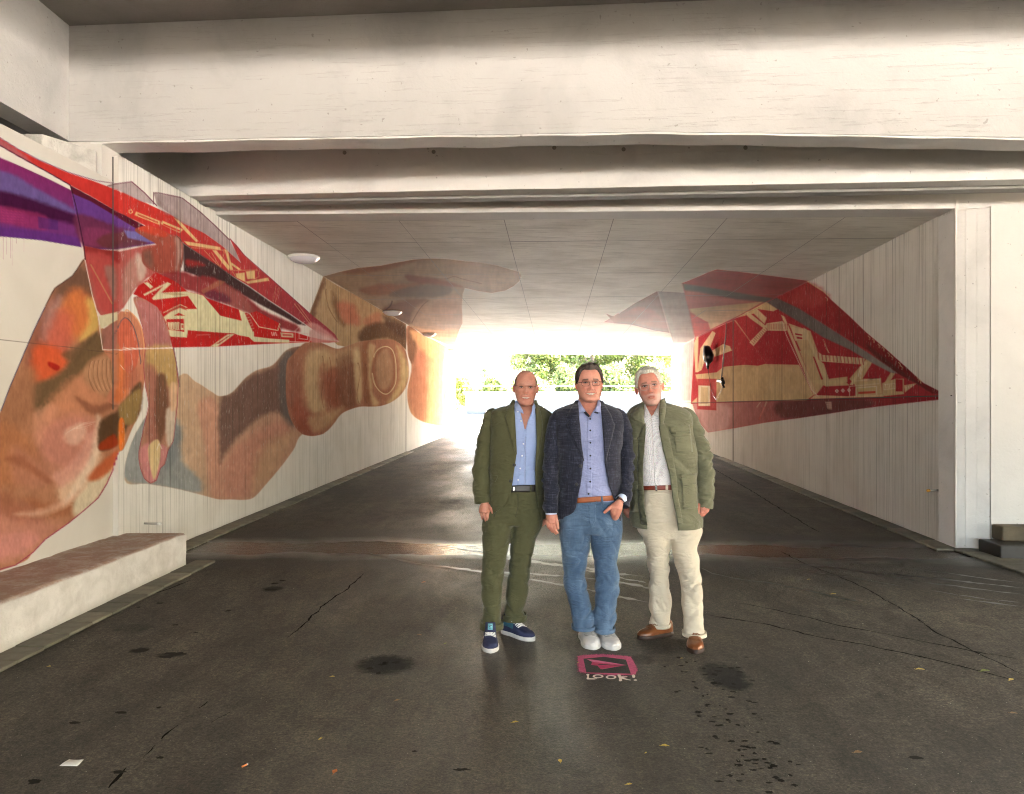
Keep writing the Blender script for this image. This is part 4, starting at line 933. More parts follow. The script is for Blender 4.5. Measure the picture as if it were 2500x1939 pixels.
def leaf_mat(name, c):
    M = NM(name, .55, c); oi = M.n('ShaderNodeAttribute', attribute_name='paint')
    M.b.inputs['Subsurface Weight'].default_value = 0
    tr = M.n('ShaderNodeBsdfTranslucent'); mx = M.n('ShaderNodeMixShader'); mx.inputs[0].default_value = .4
    M.l(oi.outputs['Color'], M.b.inputs['Base Color']); M.l(oi.outputs['Color'], tr.inputs['Color'])
    M.l(M.b.outputs[0], mx.inputs[1]); M.l(tr.outputs[0], mx.inputs[2]); M.l(mx.outputs[0], M.t.nodes['Material Output'].inputs[0])
    return M.m
m_leaf = leaf_mat('foliage', (.1,.14,.04)); m_bark = simple('bark', (.12,.09,.07), .9, nscale=8)
def tree(name, x, y, h, rad, label, nleaf=2600, tint=(.16,.19,.03), low=.15, ls=.17, cat='tree', group='trees beyond the tunnel exit', seed=0):
    nleaf = int(nleaf*2.6); rs = np.random.RandomState(seed); rt = empty(name, (x, y, 0)); tag(rt, label, cat, group)
    b = MB(); b.tube([(0,0,0), (rs.uniform(-.2,.2), 0, h*.35), (rs.uniform(-.3,.3), .1, h*.7)], [rad*.07, rad*.055, rad*.02], 8)
    for k in range(6):
        a = rs.uniform(0, 2*PI); z = h*rs.uniform(.25, .5)
        b.tube([(0,0,z), (math.cos(a)*rad*.35, math.sin(a)*rad*.35, z+h*.12), (math.cos(a)*rad*.7, math.sin(a)*rad*.7, z+h*.3)], [rad*.03, rad*.02, rad*.008], 6)
    b.build('trunk', m_bark, rt, True)
    nc = 26; cen = rs.normal(size=(nc, 3)); cen /= np.linalg.norm(cen, axis=1)[:, None]; cen *= rs.uniform(.35, .95, (nc,1))
    cen = cen*np.array([rad*.8, rad*.8, h*(1-low)*.42]) + np.array([0, 0, h*(low+(1-low)*.52)])
    cr = rs.uniform(.22, .42, nc)*rad
    idx = rs.randint(0, nc, nleaf); d = rs.normal(size=(nleaf,3)); d /= np.linalg.norm(d, axis=1)[:, None]
    p = cen[idx] + d*cr[idx][:, None]*rs.uniform(.6, 1.05, (nleaf,1)); p[:, 2] = np.maximum(p[:, 2], .1)
    a = rs.normal(size=(nleaf,3)); a /= np.linalg.norm(a, axis=1)[:, None]; c = np.cross(a, d); c /= (np.linalg.norm(c, axis=1)[:, None]+1e-6)
    s = ls*rs.uniform(.6, 1.3, (nleaf,1))
    V = np.stack([p-a*s, p+c*s*.55, p+a*s, p-c*s*.55], 1).reshape(-1,3)
    Fq = np.arange(nleaf*4).reshape(-1,4)
    shade = rs.uniform(.5, 1.3, (nleaf,1))*(rs.uniform(.7,1.2,(nc,1))[idx]); cols = np.array(tint)[None]*shade*np.array([[.55,.68,.80]])
    cols[:, 0:1] *= rs.uniform(.8, 1.35, (nleaf,1))
    o = mesh_np('crown', V, Fq, m_leaf, rt, False, np.repeat(cols, 4, 0)); return rt
tree('leafy_tree', 3.5, 84, 12, 4.6, 'dense bright green tree directly behind the barrier, left one of the tall mass', 5200, seed=1, low=.08)
tree('leafy_tree', 9.5, 86, 13, 5.2, 'tall dense tree behind the man in the dark blue jacket', 5600, seed=2, low=.06)
tree('leafy_tree', 16, 85, 12, 4.8, 'yellow green tree at the right end of the tunnel exit', 5200, tint=(.20,.21,.03), seed=3, low=.06)
tree('leafy_tree', 21, 90, 14, 5, 'darker tree mostly hidden behind the right tunnel wall', 2500, seed=4, low=.06)
tree('slender_tree', -3.2, 100, 10, 2.4, 'thin pale tree standing alone left of the dense trees', 500, tint=(.22,.24,.10), seed=5, ls=.2)
tree('bush', -6.2, 80, 4.6, 2.3, 'bright yellow green bush at the left edge of the tunnel exit', 1700, tint=(.24,.26,.03), seed=6, cat='bush', low=.02)
tree('bush', -2.2, 82, 4.2, 1.9, 'smaller yellow green bush behind the barrier beside the thin tree', 1100, tint=(.22,.25,.04), seed=7, cat='bush', low=.02)
tree('bush', -5.0, 62, 1.5, .8, 'low tuft of weeds beside the left tunnel exit', 500, tint=(.22,.20,.05), seed=8, cat='bush', low=.0, ls=.12)

for k, (x, y, h_, r_, lb) in enumerate([(2.2, 79.5, 5.5, 2.4, 'low dense hedge bush behind the barrier, left end of the green mass'), (6.6, 80.5, 6, 2.8, 'hedge bush behind the barrier between the bald man and the man in the blazer'),
      (11.2, 80, 5.8, 2.8, 'hedge bush behind the barrier right of the man in the blazer'), (15.6, 80.5, 6.2, 2.8, 'hedge bush behind the barrier next to the right tunnel wall')]):
    tree('bush', x, y, h_, r_, lb, 2600, tint=(.19,.23,.05), seed=30+k, cat='bush', low=.0)
# ------------------------------------------------------------------ things and marks on the road
def gp(u, v): y = F*EYE/(v-CV); return np.array([(u-CU)/F*y, y])
def flat(name, pts, mat, z=.0012, parent=None, kind=None, px_=True):
    q = [gp(*p) for p in pts] if px_ else pts
    b = MB(); n = len(q); b.add([(p[0], p[1], z) for p in q], [tuple(range(n))])
    o = b.build(name, mat, parent)
    me = o.data; bm = bmesh.new(); bm.from_mesh(me); bmesh.ops.triangulate(bm, faces=bm.faces)
    for f in bm.faces:
        if f.normal.z < 0: f.normal_flip()
    bm.to_mesh(me); bm.free(); return o
def ribbon(pts, wd, jit=.25, seed=0, n=60):
    q = np.array([gp(*p) for p in pts]); d = np.concatenate([[0], np.cumsum(np.hypot(*np.diff(q, axis=0).T))])
    m = max(6, int(d[-1]/.025)); t = np.linspace(0, d[-1], m); x = np.interp(t, d, q[:, 0]); y = np.interp(t, d, q[:, 1])
    x = x + .012*vnoise(t*9, seed, seed=seed) + .004*vnoise(t*50, seed, seed=seed+2); y = y + .012*vnoise(t*9, seed+9, seed=seed+1) + .004*vnoise(t*50, seed+5, seed=seed+3)
    tx, ty = np.gradient(x), np.gradient(y); L = np.hypot(tx, ty); nx, ny = -ty/L, tx/L
    w_ = wd*.5*(1 + jit*2*vnoise(t*22, 3.3, seed=seed+4))*np.clip(np.minimum(t, d[-1]-t)/.15, .15, 1)
    return x, y, nx, ny, np.abs(w_)
# cracks: narrow dark grooves
m_crack = simple('crack', (.008,.007,.006), .95, spec=.1)
def crack(pts, wd, seed, z=.0009):
    x, y, nx, ny, w_ = ribbon(pts, wd, .35, seed); n = len(x)
    V = np.concatenate([np.stack([x-nx*w_, y-ny*w_, np.full(n, z)], 1), np.stack([x+nx*w_, y+ny*w_, np.full(n, z)], 1)])
    i = np.arange(n-1); return mesh_np('crack', V, np.stack([i, i+n, i+n+1, i+1], 1)[:, ::-1], m_crack, road)
crack([(1720,1500),(1790,1512),(1870,1524),(1955,1543),(1962,1549),(2060,1566),(2150,1582),(2260,1606),(2380,1637),(2500,1664)], .016, 1)
crack([(1795,1471),(1880,1487),(1960,1505),(2050,1527),(2150,1546),(2250,1566),(2360,1588),(2500,1612)], .012, 2)
crack([(1905,1345),(1960,1375),(2050,1408),(2120,1440),(2200,1487),(2290,1545),(2380,1590),(2510,1655)], .010, 3)
crack([(560,1740),(520,1766)], .02, 4); crack([(432,1770),(395,1806)], .035, 5); crack([(380,1820),(345,1848)], .02, 6); crack([(305,1874),(262,1924)], .035, 7)
crack([(890,1400),(850,1436),(800,1470),(735,1530),(700,1560)], .012, 8); crack([(575,1642),(590,1635)], .03, 9); crack([(485,1728),(505,1712)], .03, 10)
crack([(1700,1120),(1820,1190),(1950,1270),(2000,1300)], .02, 11); crack([(370,1452),(420,1435),(470,1415)], .012, 12)
# thin water runs that catch the light: low clear ridges
M = NM('standing water', .30, (.012,.011,.010), .9); m_water = M.m
def run(pts, wd, seed, h=.0006):
    x, y, nx, ny, w_ = ribbon(pts, wd, .5, seed); n = len(x); k = 5; V = []
    for j in range(k):
        s_ = -1 + 2*j/(k-1); V.append(np.stack([x+nx*w_*s_, y+ny*w_*s_, np.full(n, .0008) + h*(1-s_*s_)], 1))
    V = np.concatenate(V); i = np.arange(n-1); Fq = np.concatenate([np.stack([i+j*n, i+1+j*n, i+1+(j+1)*n, i+(j+1)*n], 1) for j in range(k-1)])
    o = mesh_np('water_run', V, Fq, m_water, road, True); return o
for k, (pts, wd) in enumerate([([(1130,1352),(1220,1362),(1300,1372),(1420,1386),(1500,1399),(1575,1409)], .05), ([(1060,1330),(1180,1348),(1240,1360),(1330,1376),(1420,1390),(1520,1412),(1590,1425)], .035),
      ([(1080,1384),(1180,1396),(1300,1402),(1420,1410),(1470,1416),(1590,1436),(1640,1440)], .035), ([(900,1350),(1010,1376),(1140,1392),(1290,1415),(1420,1436),(1500,1455),(1590,1472)], .03),
      ([(1710,1386),(1745,1402),(1790,1412),(1870,1422),(1960,1440),(2060,1462),(2130,1475)], .018), ([(1900,1370),(2050,1388),(2200,1404),(2350,1420),(2500,1436)], .03), ([(1980,1378),(2120,1398),(2260,1422),(2400,1440),(2500,1452)], .022),
      ([(2060,1372),(2240,1390),(2400,1412),(2500,1424)], .02), ([(1850,1382),(1950,1392),(2080,1410),(2200,1432)], .018), ([(2300,1455),(2400,1470),(2500,1482)], .02), ([(2260,1440),(2400,1462),(2500,1472)], .015), ([(1760,1360),(1900,1372),(2080,1392),(2180,1412)], .02)]):
    run(pts, wd*1.35, 20+k)
# spots of wet and oil, thin irregular films
m_stain = simple('oil stain', (.018,.016,.013), .9, spec=.2, nscale=30)
def stain(u, v, rx, ry, seed, hole=0):
    rs = np.random.RandomState(seed); c = gp(u, v); n = 26; a = np.arange(n)*2*PI/n
    r = 1 + .35*np.array([vnoise(math.cos(t)*1.6+seed, math.sin(t)*1.6, seed=seed) for t in a]) + .22*rs.uniform(-1, 1, n)
    V = [(c[0], c[1], .001)] + [(c[0]+rx*r[i]*math.cos(a[i]), c[1]+ry*r[i]*math.sin(a[i]), .001) for i in range(n)]
    b = MB(); b.add(V, [(0, 1+i, 1+(i+1) % n) for i in range(n)]); return b.build('stain', m_stain, road)
rs = np.random.RandomState(11)
for k, (u, v, rx, ry) in enumerate([(342,1588,.055,.03),(425,1597,.06,.03),(405,1604,.045,.025),(660,1440,.05,.03),(690,1418,.03,.02),(670,1425,.03,.03),(555,1492,.025,.015),(390,1473,.03,.02),(428,1526,.02,.015),(478,1545,.015,.01),(338,1483,.025,.012),
      (295,1740,.03,.015),(182,1765,.03,.014),(388,1728,.012,.01),(390,1850,.018,.01),(290,1885,.03,.015),(85,1908,.03,.02),(1013,1835,.012,.008),(1125,1880,.03,.012),(1960,1640,.0,.0),(2235,1850,.03,.014)]):
    if rx: stain(u, v, rx, ry, 100+k)
for k in range(95):      # drips and footprints right of the middle
    t = rs.uniform(0, 1); u = 1690 + 190*t + rs.normal()*55; v = 1600 + 310*t + rs.normal()*22
    if v < 1590: continue
    stain(u, min(v, 1935), rs.uniform(.005, .019), rs.uniform(.004, .013), 200+k)
for k in range(12):
    a = rs.uniform(0, 2*PI); stain(1778 + 46*math.cos(a)*rs.uniform(.5, 1.1), 1652 + 30*math.sin(a)*rs.uniform(.5, 1), rs.uniform(.008, .022), rs.uniform(.008, .02), 400+k)
for k in range(8):
    a = rs.uniform(0, 2*PI); q_ = rs.uniform(0, 1); stain(936 + 44*math.cos(a)*q_, 1622 + 24*math.sin(a)*q_, rs.uniform(.01, .025), rs.uniform(.01, .02), 440+k)
# grit: countless pale specks
b = MB()
for k in range(520):
    u = rs.uniform(0, 2500); v = 1200 + 735*rs.uniform(0, 1)**.8; c = gp(u, v); s_ = rs.uniform(.0012, .0032)*(1.6 if rs.rand() < .1 else 1); a = rs.uniform(0, PI)
    if c[0] < -3.0 or c[0] > 4.7: continue
    dx, dy = math.cos(a)*s_, math.sin(a)*s_
    b.add([(c[0]-dx, c[1]-dy, .001), (c[0]+dy*.6, c[1]-dx*.6, .001), (c[0]+dx, c[1]+dy, .001), (c[0]-dy*.6, c[1]+dx*.6, .001), (c[0], c[1], .001+s_)], [(0,1,4),(1,2,4),(2,3,4),(3,0,4)])
tag(b.build('grit', simple('pale grit', (.36,.34,.28), .8)), kind='stuff')

# stencilled sign on the road: pink sprayed frame, pink paper plane and the word LOOK!
def spray_mat(name, col, thr):
    M = NM(name, .7, col); v = M.coords(); n = M.noise(v, 120, 4, .7); m = M.ramp(n, [(thr-.06, 0), (thr+.06, 1)])
    tr = M.n('ShaderNodeBsdfTransparent'); mx = M.n('ShaderNodeMixShader'); M.l(m, mx.inputs[0]); M.l(tr.outputs[0], mx.inputs[1]); M.l(M.b.outputs[0], mx.inputs[2]); M.l(mx.outputs[0], M.t.nodes['Material Output'].inputs[0])
    nn_ = M.noise(v, 30, 4, .6); M.l(M.ramp(nn_, [(.3, tuple(c*.75 for c in col)), (.7, tuple(min(1, c*1.15) for c in col))]), M.b.inputs['Base Color']); return M.m
stn = lambda *p: [(1380 + x/9.927, 1580 + y/9.927) for x, y in p]; PINK = L3(205,88,126)
st_root = empty('road_stencil', (float(gp(1482,1630)[0]), float(gp(1482,1630)[1]), 0)); tag(st_root, 'pink sprayed paper plane stencil with the word LOOK! on the asphalt before the men', 'street marking')
def stf(name, pts, mat, z): o = flat(name, pts, mat, z); childof(o, st_root); return o
def halo(g): return stn(*[(500-g,640+g*.9),(330-g,590+g*.5),(310-g*1.3,320),(300-g,235-g*.4),(450,205-g*.5),(900,190-g*.6),(1350,215-g*.6),(1590+g*.6,250-g*.4),(1690+g,420),(1740+g,560),(1700+g,680+g*.4),(1200,690+g*.7)])
stf('spray', halo(60), spray_mat('thin pink spray', PINK, .62), .0020); stf('spray', halo(28), spray_mat('pink spray', PINK, .52), .0024); stf('spray', halo(0), spray_mat('dense pink spray', PINK, .34), .0028)
M = NM('bare asphalt in stencil', .8, L3(48,48,42)); n = M.noise(M.coords(), 150, 3, .6); stf('plane_field', stn((440,295),(930,248),(1470,318),(1500,400),(1590,660),(510,628)), M.out(color=M.ramp(n, [(.35, L3(34,35,31)), (.65, L3(62,62,54))])), .0034)
pk = simple('pink paint', L3(186,58,98), .7, nscale=60, namt=.2); pk2 = simple('light pink paint', L3(214,120,150), .7, nscale=60, namt=.2)
stf('wing', stn((520,308),(740,330),(1130,392),(1490,452),(1300,440),(1000,410),(780,392),(650,372)), pk2, .0040)
stf('wing', stn((650,376),(1000,412),(1480,452),(1150,448),(820,420),(760,464),(625,450)), pk, .0041); stf('wing', stn((755,440),(1200,462),(1490,454),(1180,500),(900,552),(850,548)), pk, .0042)
stf('fold_line', stn((850,548),(900,546),(1490,454),(1180,506),(905,556)), pk2, .0046); stf('fold_line', stn((700,392),(1150,440),(1480,450),(1150,446)), pk2, .0046)
wh = simple('white stencil paint', L3(236,226,212), .75, nscale=90, namt=.12)
LET = {'letter_L': [[(505,678),(545,668),(585,680),(570,720),(575,775),(770,782),(775,792),(700,805),(540,804),(515,790),(520,770),(535,730)]],
       'letter_O': None, 'letter_K': [[(1258,690),(1300,680),(1345,690),(1345,730),(1500,728),(1510,745),(1400,765),(1590,815),(1580,828),(1480,815),(1370,785),(1380,830),(1350,850),(1310,845),(1298,830),(1310,790),(1280,730)]],
       'exclamation_mark': [[(1605,700),(1650,684),(1690,700),(1698,735),(1680,765),(1640,765),(1620,745),(1625,715)]]}
for nm_, pl_ in LET.items():
    if pl_:
        for q in pl_: stf(nm_, stn(*q), wh, .0048)
stf('exclamation_mark', stn((1655,815),(1700,802),(1745,815),(1735,832),(1690,835),(1660,828)), wh, .0048)
for (cx, cy_, rx, ry) in ((795,728,132,46),(1110,750,130,50)):
    b = MB(); n = 26; V = []
    for k in range(n):
        a = 2*PI*k/n
        for q in (1.0, .62): p = gp(*stn((cx+rx*q*math.cos(a), cy_+ry*(q*1.0 if q == 1 else .5)*math.sin(a)))[0]); V.append((p[0], p[1], .0048 if cx < 900 else .0052))
    b.add(V, [(2*k, 2*((k+1) % n), 2*((k+1) % n)+1, 2*k+1) for k in range(n)]); childof(b.build('letter_O', wh), st_root)

# leaves, paper and a cigarette end
def leaf_thing(u, v, L_, ang, col, label, curl=.25, seed=0):
    rs_ = np.random.RandomState(seed); c = gp(u, v); rt = empty('fallen_leaf', (c[0], c[1], .002), R(ang)); tag(rt, label, 'leaf', 'fallen leaves on the asphalt')
    m_ = simple('leaf ' + str(seed), col, .6, nscale=60, namt=.3); n = 9; V = []
    for i in range(n):
        t = i/(n-1); w_ = L_*.28*math.sin(PI*t**.8)*(1+.25*rs_.uniform(-1, 1)) + .0006
        for s in (-1, 0, 1): V.append((L_*(t-.5), s*w_, L_*curl*(.25*math.sin(PI*t)+.35*s*s*rs_.uniform(.6, 1.2)+.15*t)+.0015))
    Fc = [(3*i+j, 3*i+3+j, 3*i+4+j, 3*i+1+j) for i in range(n-1) for j in (0, 1)]
    b = MB(); b.add(V, Fc); o = b.build('blade', m_, rt, True)
    MB().tube([(-L_*.5, 0, .002), (-L_*.72, L_*.06, .004)], .0009, 5).build('stalk', m_, rt)
Yl, Or, Gn, Bn = L3(226,196,96), L3(206,120,62), L3(122,132,66), L3(150,120,84)
LV = [(1258,1766,.032,10,Yl,'small pale yellow leaf below the bald man, left of centre foreground'),(1367,1861,.030,100,Yl,'yellow leaf in the foreground straight below the pink stencil'),(1624,1824,.038,-10,Yl,'yellow curled leaf between the drip marks and the right brown shoe'),
      (2247,1637,.046,-15,Yl,'longest yellow leaf beside the dark crack at right'),(2405,1641,.055,5,Gn,'large dull green leaf at the far right of the foreground'),(2469,1662,.040,30,Yl,'yellow leaf at the right picture edge next to the green leaf'),
      (818,1887,.036,80,Or,'orange brown leaf in the bottom foreground left of centre'),(1035,1423,.030,20,Or,'orange leaf left of the bald man near the water runs'),(1025,1552,.028,-20,Bn,'brown leaf left of the navy sneaker'),
      (2035,1452,.040,-5,Yl,'thin yellow leaf on the wet asphalt right of the older man'),(1975,1416,.026,0,Yl,'tiny yellow leaf behind the wet runs right of the older man'),(1088,1573,.026,40,Gn,'tiny green leaf beside the round dark oil stain'),
      (812,1654,.024,0,Yl,'pale yellow leaf left of the round dark oil stain'),(783,1806,.022,60,Yl,'small yellow leaf with dark tail in the left foreground'),(120,1629,.022,0,Yl,'tiny yellow leaf near the left paving strip'),
      (2095,1840,.040,8,Bn,'dry stalked leaf in the right foreground'),(1412,1619,.014,20,Yl,'tiny golden leaf scrap inside the pink stencil'),(1665,1609,.016,0,Yl,'yellow scrap below the right brown shoe'),
      (970,1712,.026,30,Bn,'pale brown seed leaf below the round oil stain'),(2475,1744,.034,-20,Bn,'grey brown leaf at the right edge of the foreground'),(1536,1918,.026,10,Yl,'yellow leaf near the bottom edge in the centre'),(1577,1840,.014,50,Yl,'smallest yellow scrap left of the curled foreground leaf')]
for k, a in enumerate(LV): leaf_thing(*a, seed=k)
b = MB(); q = [gp(*p) for p in ((145,1872),(169,1855),(205,1857),(188,1873))]; V = []
for i in range(7):
    for j in range(7):
        s, t = i/6, j/6; p = (q[0]*(1-s)+q[3]*s)*(1-t) + (q[1]*(1-s)+q[2]*s)*t; V.append((p[0], p[1], .003+.004*math.sin(s*3+.5)*math.sin(t*4)+.001*s))
b.add(V, [(i*7+j, i*7+j+1, i*7+8+j, i*7+7+j) for i in range(6) for j in range(6)])
pp = b.build('paper_scrap', simple('white paper', (.72,.71,.68), .7), None, True); m = pp.modifiers.new('t', 'SOLIDIFY'); m.thickness = .0006
tag(pp, 'white square scrap of paper lying in the lower left foreground', 'paper')
c = gp(598, 1872); cb = empty('cigarette_end', (c[0], c[1], .006), R(55)); tag(cb, 'orange brown cigarette end lying in the left foreground', 'cigarette end')
MB().tube([(-.014,0,0),(.008,0,0)], .0045, 10).build('filter', simple('filter orange', Or, .7), cb, True); MB().tube([(.008,0,0),(.014,0,.0005)], .0044, 10).build('paper_end', simple('burnt paper', (.4,.38,.34), .8), cb, True)

# black bag and knotted bundle hanging on a cable on the right wall
def wallR(u, v, off=0): t = (u-CU)/F; y = (4.055-off)/(t-RK); return np.array([t*y, y, EYE-(v-CV)/F*y])
m_blk = simple('black plastic', (.012,.012,.013), .38, nscale=30, bump=.3)
def lump(name, path, rad, parent, seed, mat=m_blk, n=14):
    b = MB(); b.tube(path, rad, n); V = np.array([tuple(v) for v in b.v]); C = V.mean(0); d = V-C; d /= np.linalg.norm(d, axis=1)[:, None]+1e-6
    V = V + d*(.05*vnoise(V[:, 0]*9, V[:, 1]*9, V[:, 2]*9, seed=seed))[:, None]; b.v = [tuple(v) for v in V]; return b.build(name, mat, parent, True)
c0 = wallR(1729, 870, .2); bg_ = empty('hanging_bag', tuple(c0)); tag(bg_, 'black plastic bag hanging in front of the painted right wall', 'bag')
pth = [wallR(u, v, .2)-c0 for u, v in ((1722,850),(1728,856),(1729,868),(1730,880),(1728,890))]
lump('sack', pth, (.06,.135,.15,.125,.05), bg_, 3); lump('knot', [wallR(u, v, .2)-c0 for u, v in ((1728,889),(1728,896),(1729,905))], (.03,.05,.02), bg_, 5)
c1_ = wallR(1761, 932, .12); kb = empty('knotted_bundle', tuple(c1_)); tag(kb, 'small dark knotted cloth hanging on the cable below the black bag', 'cloth bundle')
lump('knot', [wallR(u, v, .12)-c1_ for u, v in ((1752,930),(1758,929),(1764,931),(1768,936))], (.03,.06,.06,.03), kb, 7); lump('tail', [wallR(u, v, .12)-c1_ for u, v in ((1761,930),(1764,938),(1767,945))], (.04,.05,.025), kb, 9)
lump('tail', [wallR(u, v, .12)-c1_ for u, v in ((1764,932),(1763,924),(1762,921))], (.04,.03,.01), kb, 10)
b = MB(); b.tube([wallR(u, v, .06) for u, v in ((1773,789),(1772,820),(1768,850),(1765,880),(1762,915),(1761,925))], .012, 6)
b.tube([wallR(u, v, .05) for u, v in ((1767,940),(1760,955),(1753,970),(1749,977),(1742,968),(1736,950),(1732,925),(1729,903))], .007, 6)
b.tube([wallR(u, v, .05) for u, v in ((1768,850),(1767,880),(1764,918))], .006, 6)
tag(b.build('cable', m_blk), 'thin black cable looping down the right wall and holding the bag', 'cable')
# tie holes and marks on the tunnel walls
# ------------------------------------------------------------------ people
def dens(rows, n):
    """smooth, non-overshooting interpolation of profile rows"""
    A = np.array(rows, float); t = A[:, 0]; o = np.argsort(t); A = A[o]; t = A[:, 0]
    T_ = np.linspace(t[0], t[-1], n); s = np.diff(A, axis=0)/np.diff(t)[:, None]
    m = np.zeros_like(A); m[0] = s[0]; m[-1] = s[-1]
    w_ = np.diff(t)[:, None]; m[1:-1] = np.where(s[:-1]*s[1:] > 0, (s[:-1]*w_[1:] + s[1:]*w_[:-1])/(w_[:-1]+w_[1:]), 0)
    i = np.clip(np.searchsorted(t, T_, 'right')-1, 0, len(t)-2); h = (t[i+1]-t[i])[:, None]; x = ((T_-t[i])[:, None])/h
    return (2*x**3-3*x**2+1)*A[i] + (x**3-2*x**2+x)*h*m[i] + (-2*x**3+3*x**2)*A[i+1] + (x**3-x**2)*h*m[i+1]
def spow(c, p): return np.sign(c)*np.abs(c)**p
class Loft:
    """stack of superellipse rings read from silhouette rows (v, uLeft, uRight, dy, half depth)"""
    def __init__(s, Y0, rows, n=60, e=2.4):
        D = dens(rows, n); y = Y0 + D[:, 3]
        s.z = EYE - (D[:, 0]-CV)/F*y; s.cx = ((D[:, 1]+D[:, 2])/2 - CU)/F*y; s.a = (D[:, 2]-D[:, 1])/2/F*y
        s.cy = y; s.b = D[:, 4]; s.e = e; s.n = n
    def ring(s, phi):
        c, q = np.cos(phi), np.sin(phi)
        x = s.cx[:, None] + s.a[:, None]*spow(c, 2/s.e); y = s.cy[:, None] + s.b[:, None]*spow(q, 2/s.e)
        return np.stack([x, y, np.broadcast_to(s.z[:, None], x.shape)], -1)
    def at(s, z):
        o = np.argsort(s.z); f = lambda k: np.interp(z, s.z[o], k[o]); return f(s.cx), f(s.a), f(s.cy), f(s.b)
    def fy(s, x, z):
        cx, a, cy_, b = s.at(z); q = np.clip(np.abs((x-cx)/a), 0, .995); return cy_ - b*(1-q**s.e)**(1/s.e)
    def front(s, u, v, off=0.0):
        u = np.asarray(u, float); v = np.asarray(v, float); y = np.full(u.shape, s.cy.mean()-s.b.mean())
        for _ in range(8):
            x = (u-CU)/F*y; z = EYE-(v-CV)/F*y; y = s.fy(x, z)-off
        return np.stack([(u-CU)/F*y, y, EYE-(v-CV)/F*y], -1)
    def closed(s, n=64):
        P = s.ring(-np.arange(n)*2*PI/n); nr = s.n
        i = np.arange(nr-1)[:, None]*n; j = np.arange(n)[None]; j2 = (j+1) % n
        Fq = np.stack([(i+j), (i+n+j), (i+n+j2), (i+j2)], -1).reshape(-1, 4)
        return P, Fq
    def opened(s, OL, OR, n=110):
        OL, OR = np.array(OL, float), np.array(OR, float); ph = []
        for O in (OL, OR):
            y = s.cy - s.b
            for _ in range(8):
                v = CV - F*(s.z-EYE)/y; u = np.interp(v, O[:, 0], O[:, 1]); x = (u-CU)/F*y
                q = np.clip((x-s.cx)/s.a, -.995, .995); y = s.cy - s.b*(1-np.abs(q)**s.e)**(1/s.e)
            ph.append(-np.arccos(spow(q, s.e/2)))
        t = np.linspace(0, 1, n)[None]; t = t + .0
        phi = ph[0][:, None]*(1-t) + (ph[1]-2*PI)[:, None]*t
        P = s.ring(phi); return P, grid_faces(s.n, n)
def folds(P, amp, f=(6, 6, 18), sh=0.0, seed=0, zr=None, C=None, sharp=1.6):
    """push cloth in and out along the direction away from the ring centre"""
    x, y, z = P[..., 0], P[..., 1], P[..., 2]
    n = fbm(x*f[0] + z*sh, y*f[1], z*f[2] + x*sh*2, seed=seed, oct=1); n2 = fbm(x*f[0]*1.5 - z*sh*1.4, y*f[1], z*f[2]*.6 - x*sh*3, seed=seed+40, oct=1)
    g = sstep(-.3, .3, vnoise(x*5, y*5, z*5, seed=seed+9))
    d = amp*((2.6*np.abs(n)**.8 - .7)*g + (2.4*np.abs(n2)**.8 - .6)*(1-g))
    if zr is not None: d = d*np.interp(z, zr[0], zr[1])
    if C is None: C = P.reshape(P.shape[0], -1, 3).mean(1)[:, None]
    N = P - C; N[..., 2] = 0; N /= np.linalg.norm(N, axis=-1, keepdims=True)+1e-6
    return P + N*d[..., None]
def path_loft(Y0, pts, n=60, m=40, e=2.1, flat=1.0):
    """tube through (u, v, dy, r[, ry]) with closed rings perpendicular to its axis"""
    A = np.array([(*p, p[3]) if len(p) == 4 else p for p in pts], float); k = len(A)
    tt = np.concatenate([[0], np.cumsum(np.hypot(np.diff(A[:, 0]), np.diff(A[:, 1]))+30*np.abs(np.diff(A[:, 2])))])
    D = dens(np.column_stack([tt, A]), n)[:, 1:]; y = Y0 + D[:, 2]
    C = np.stack([(D[:, 0]-CU)/F*y, y, EYE-(D[:, 1]-CV)/F*y], -1)
    Tg = np.gradient(C, axis=0); Tg /= np.linalg.norm(Tg, axis=1)[:, None]
    Xd = np.array([1., 0, 0]) - Tg*Tg[:, :1]; Xd /= np.linalg.norm(Xd, axis=1)[:, None]; Yd = np.cross(Tg, Xd)
    ph = np.arange(m)*2*PI/m; c, q = spow(np.cos(ph), 2/e), spow(np.sin(ph), 2/e)
    P = C[:, None] + Xd[:, None]*(c[None, :, None]*D[:, 3][:, None, None]) + Yd[:, None]*(q[None, :, None]*D[:, 4][:, None, None]*flat)
    i = np.arange(n-1)[:, None]*m; j = np.arange(m)[None]; j2 = (j+1) % m
    return P, np.stack([(i+j), (i+j2), (i+m+j2), (i+m+j)], -1).reshape(-1, 4), C
def caps(nr, m):
    return [tuple(range(m))[::-1], tuple((nr-1)*m + k for k in range(m))]
def finger_mesh(mb, P3, rr, n=10):
    """tube with rounded ends through world points"""
    P3 = [Vector(p) for p in P3]; d = (P3[-1]-P3[-2]).normalized(); r = rr[-1]
    pts = P3 + [P3[-1]+d*r*.55, P3[-1]+d*r*.85, P3[-1]+d*r*.98]; rad = list(rr) + [r*.82, r*.5, r*.12]
    mb.tube(pts, rad, n)
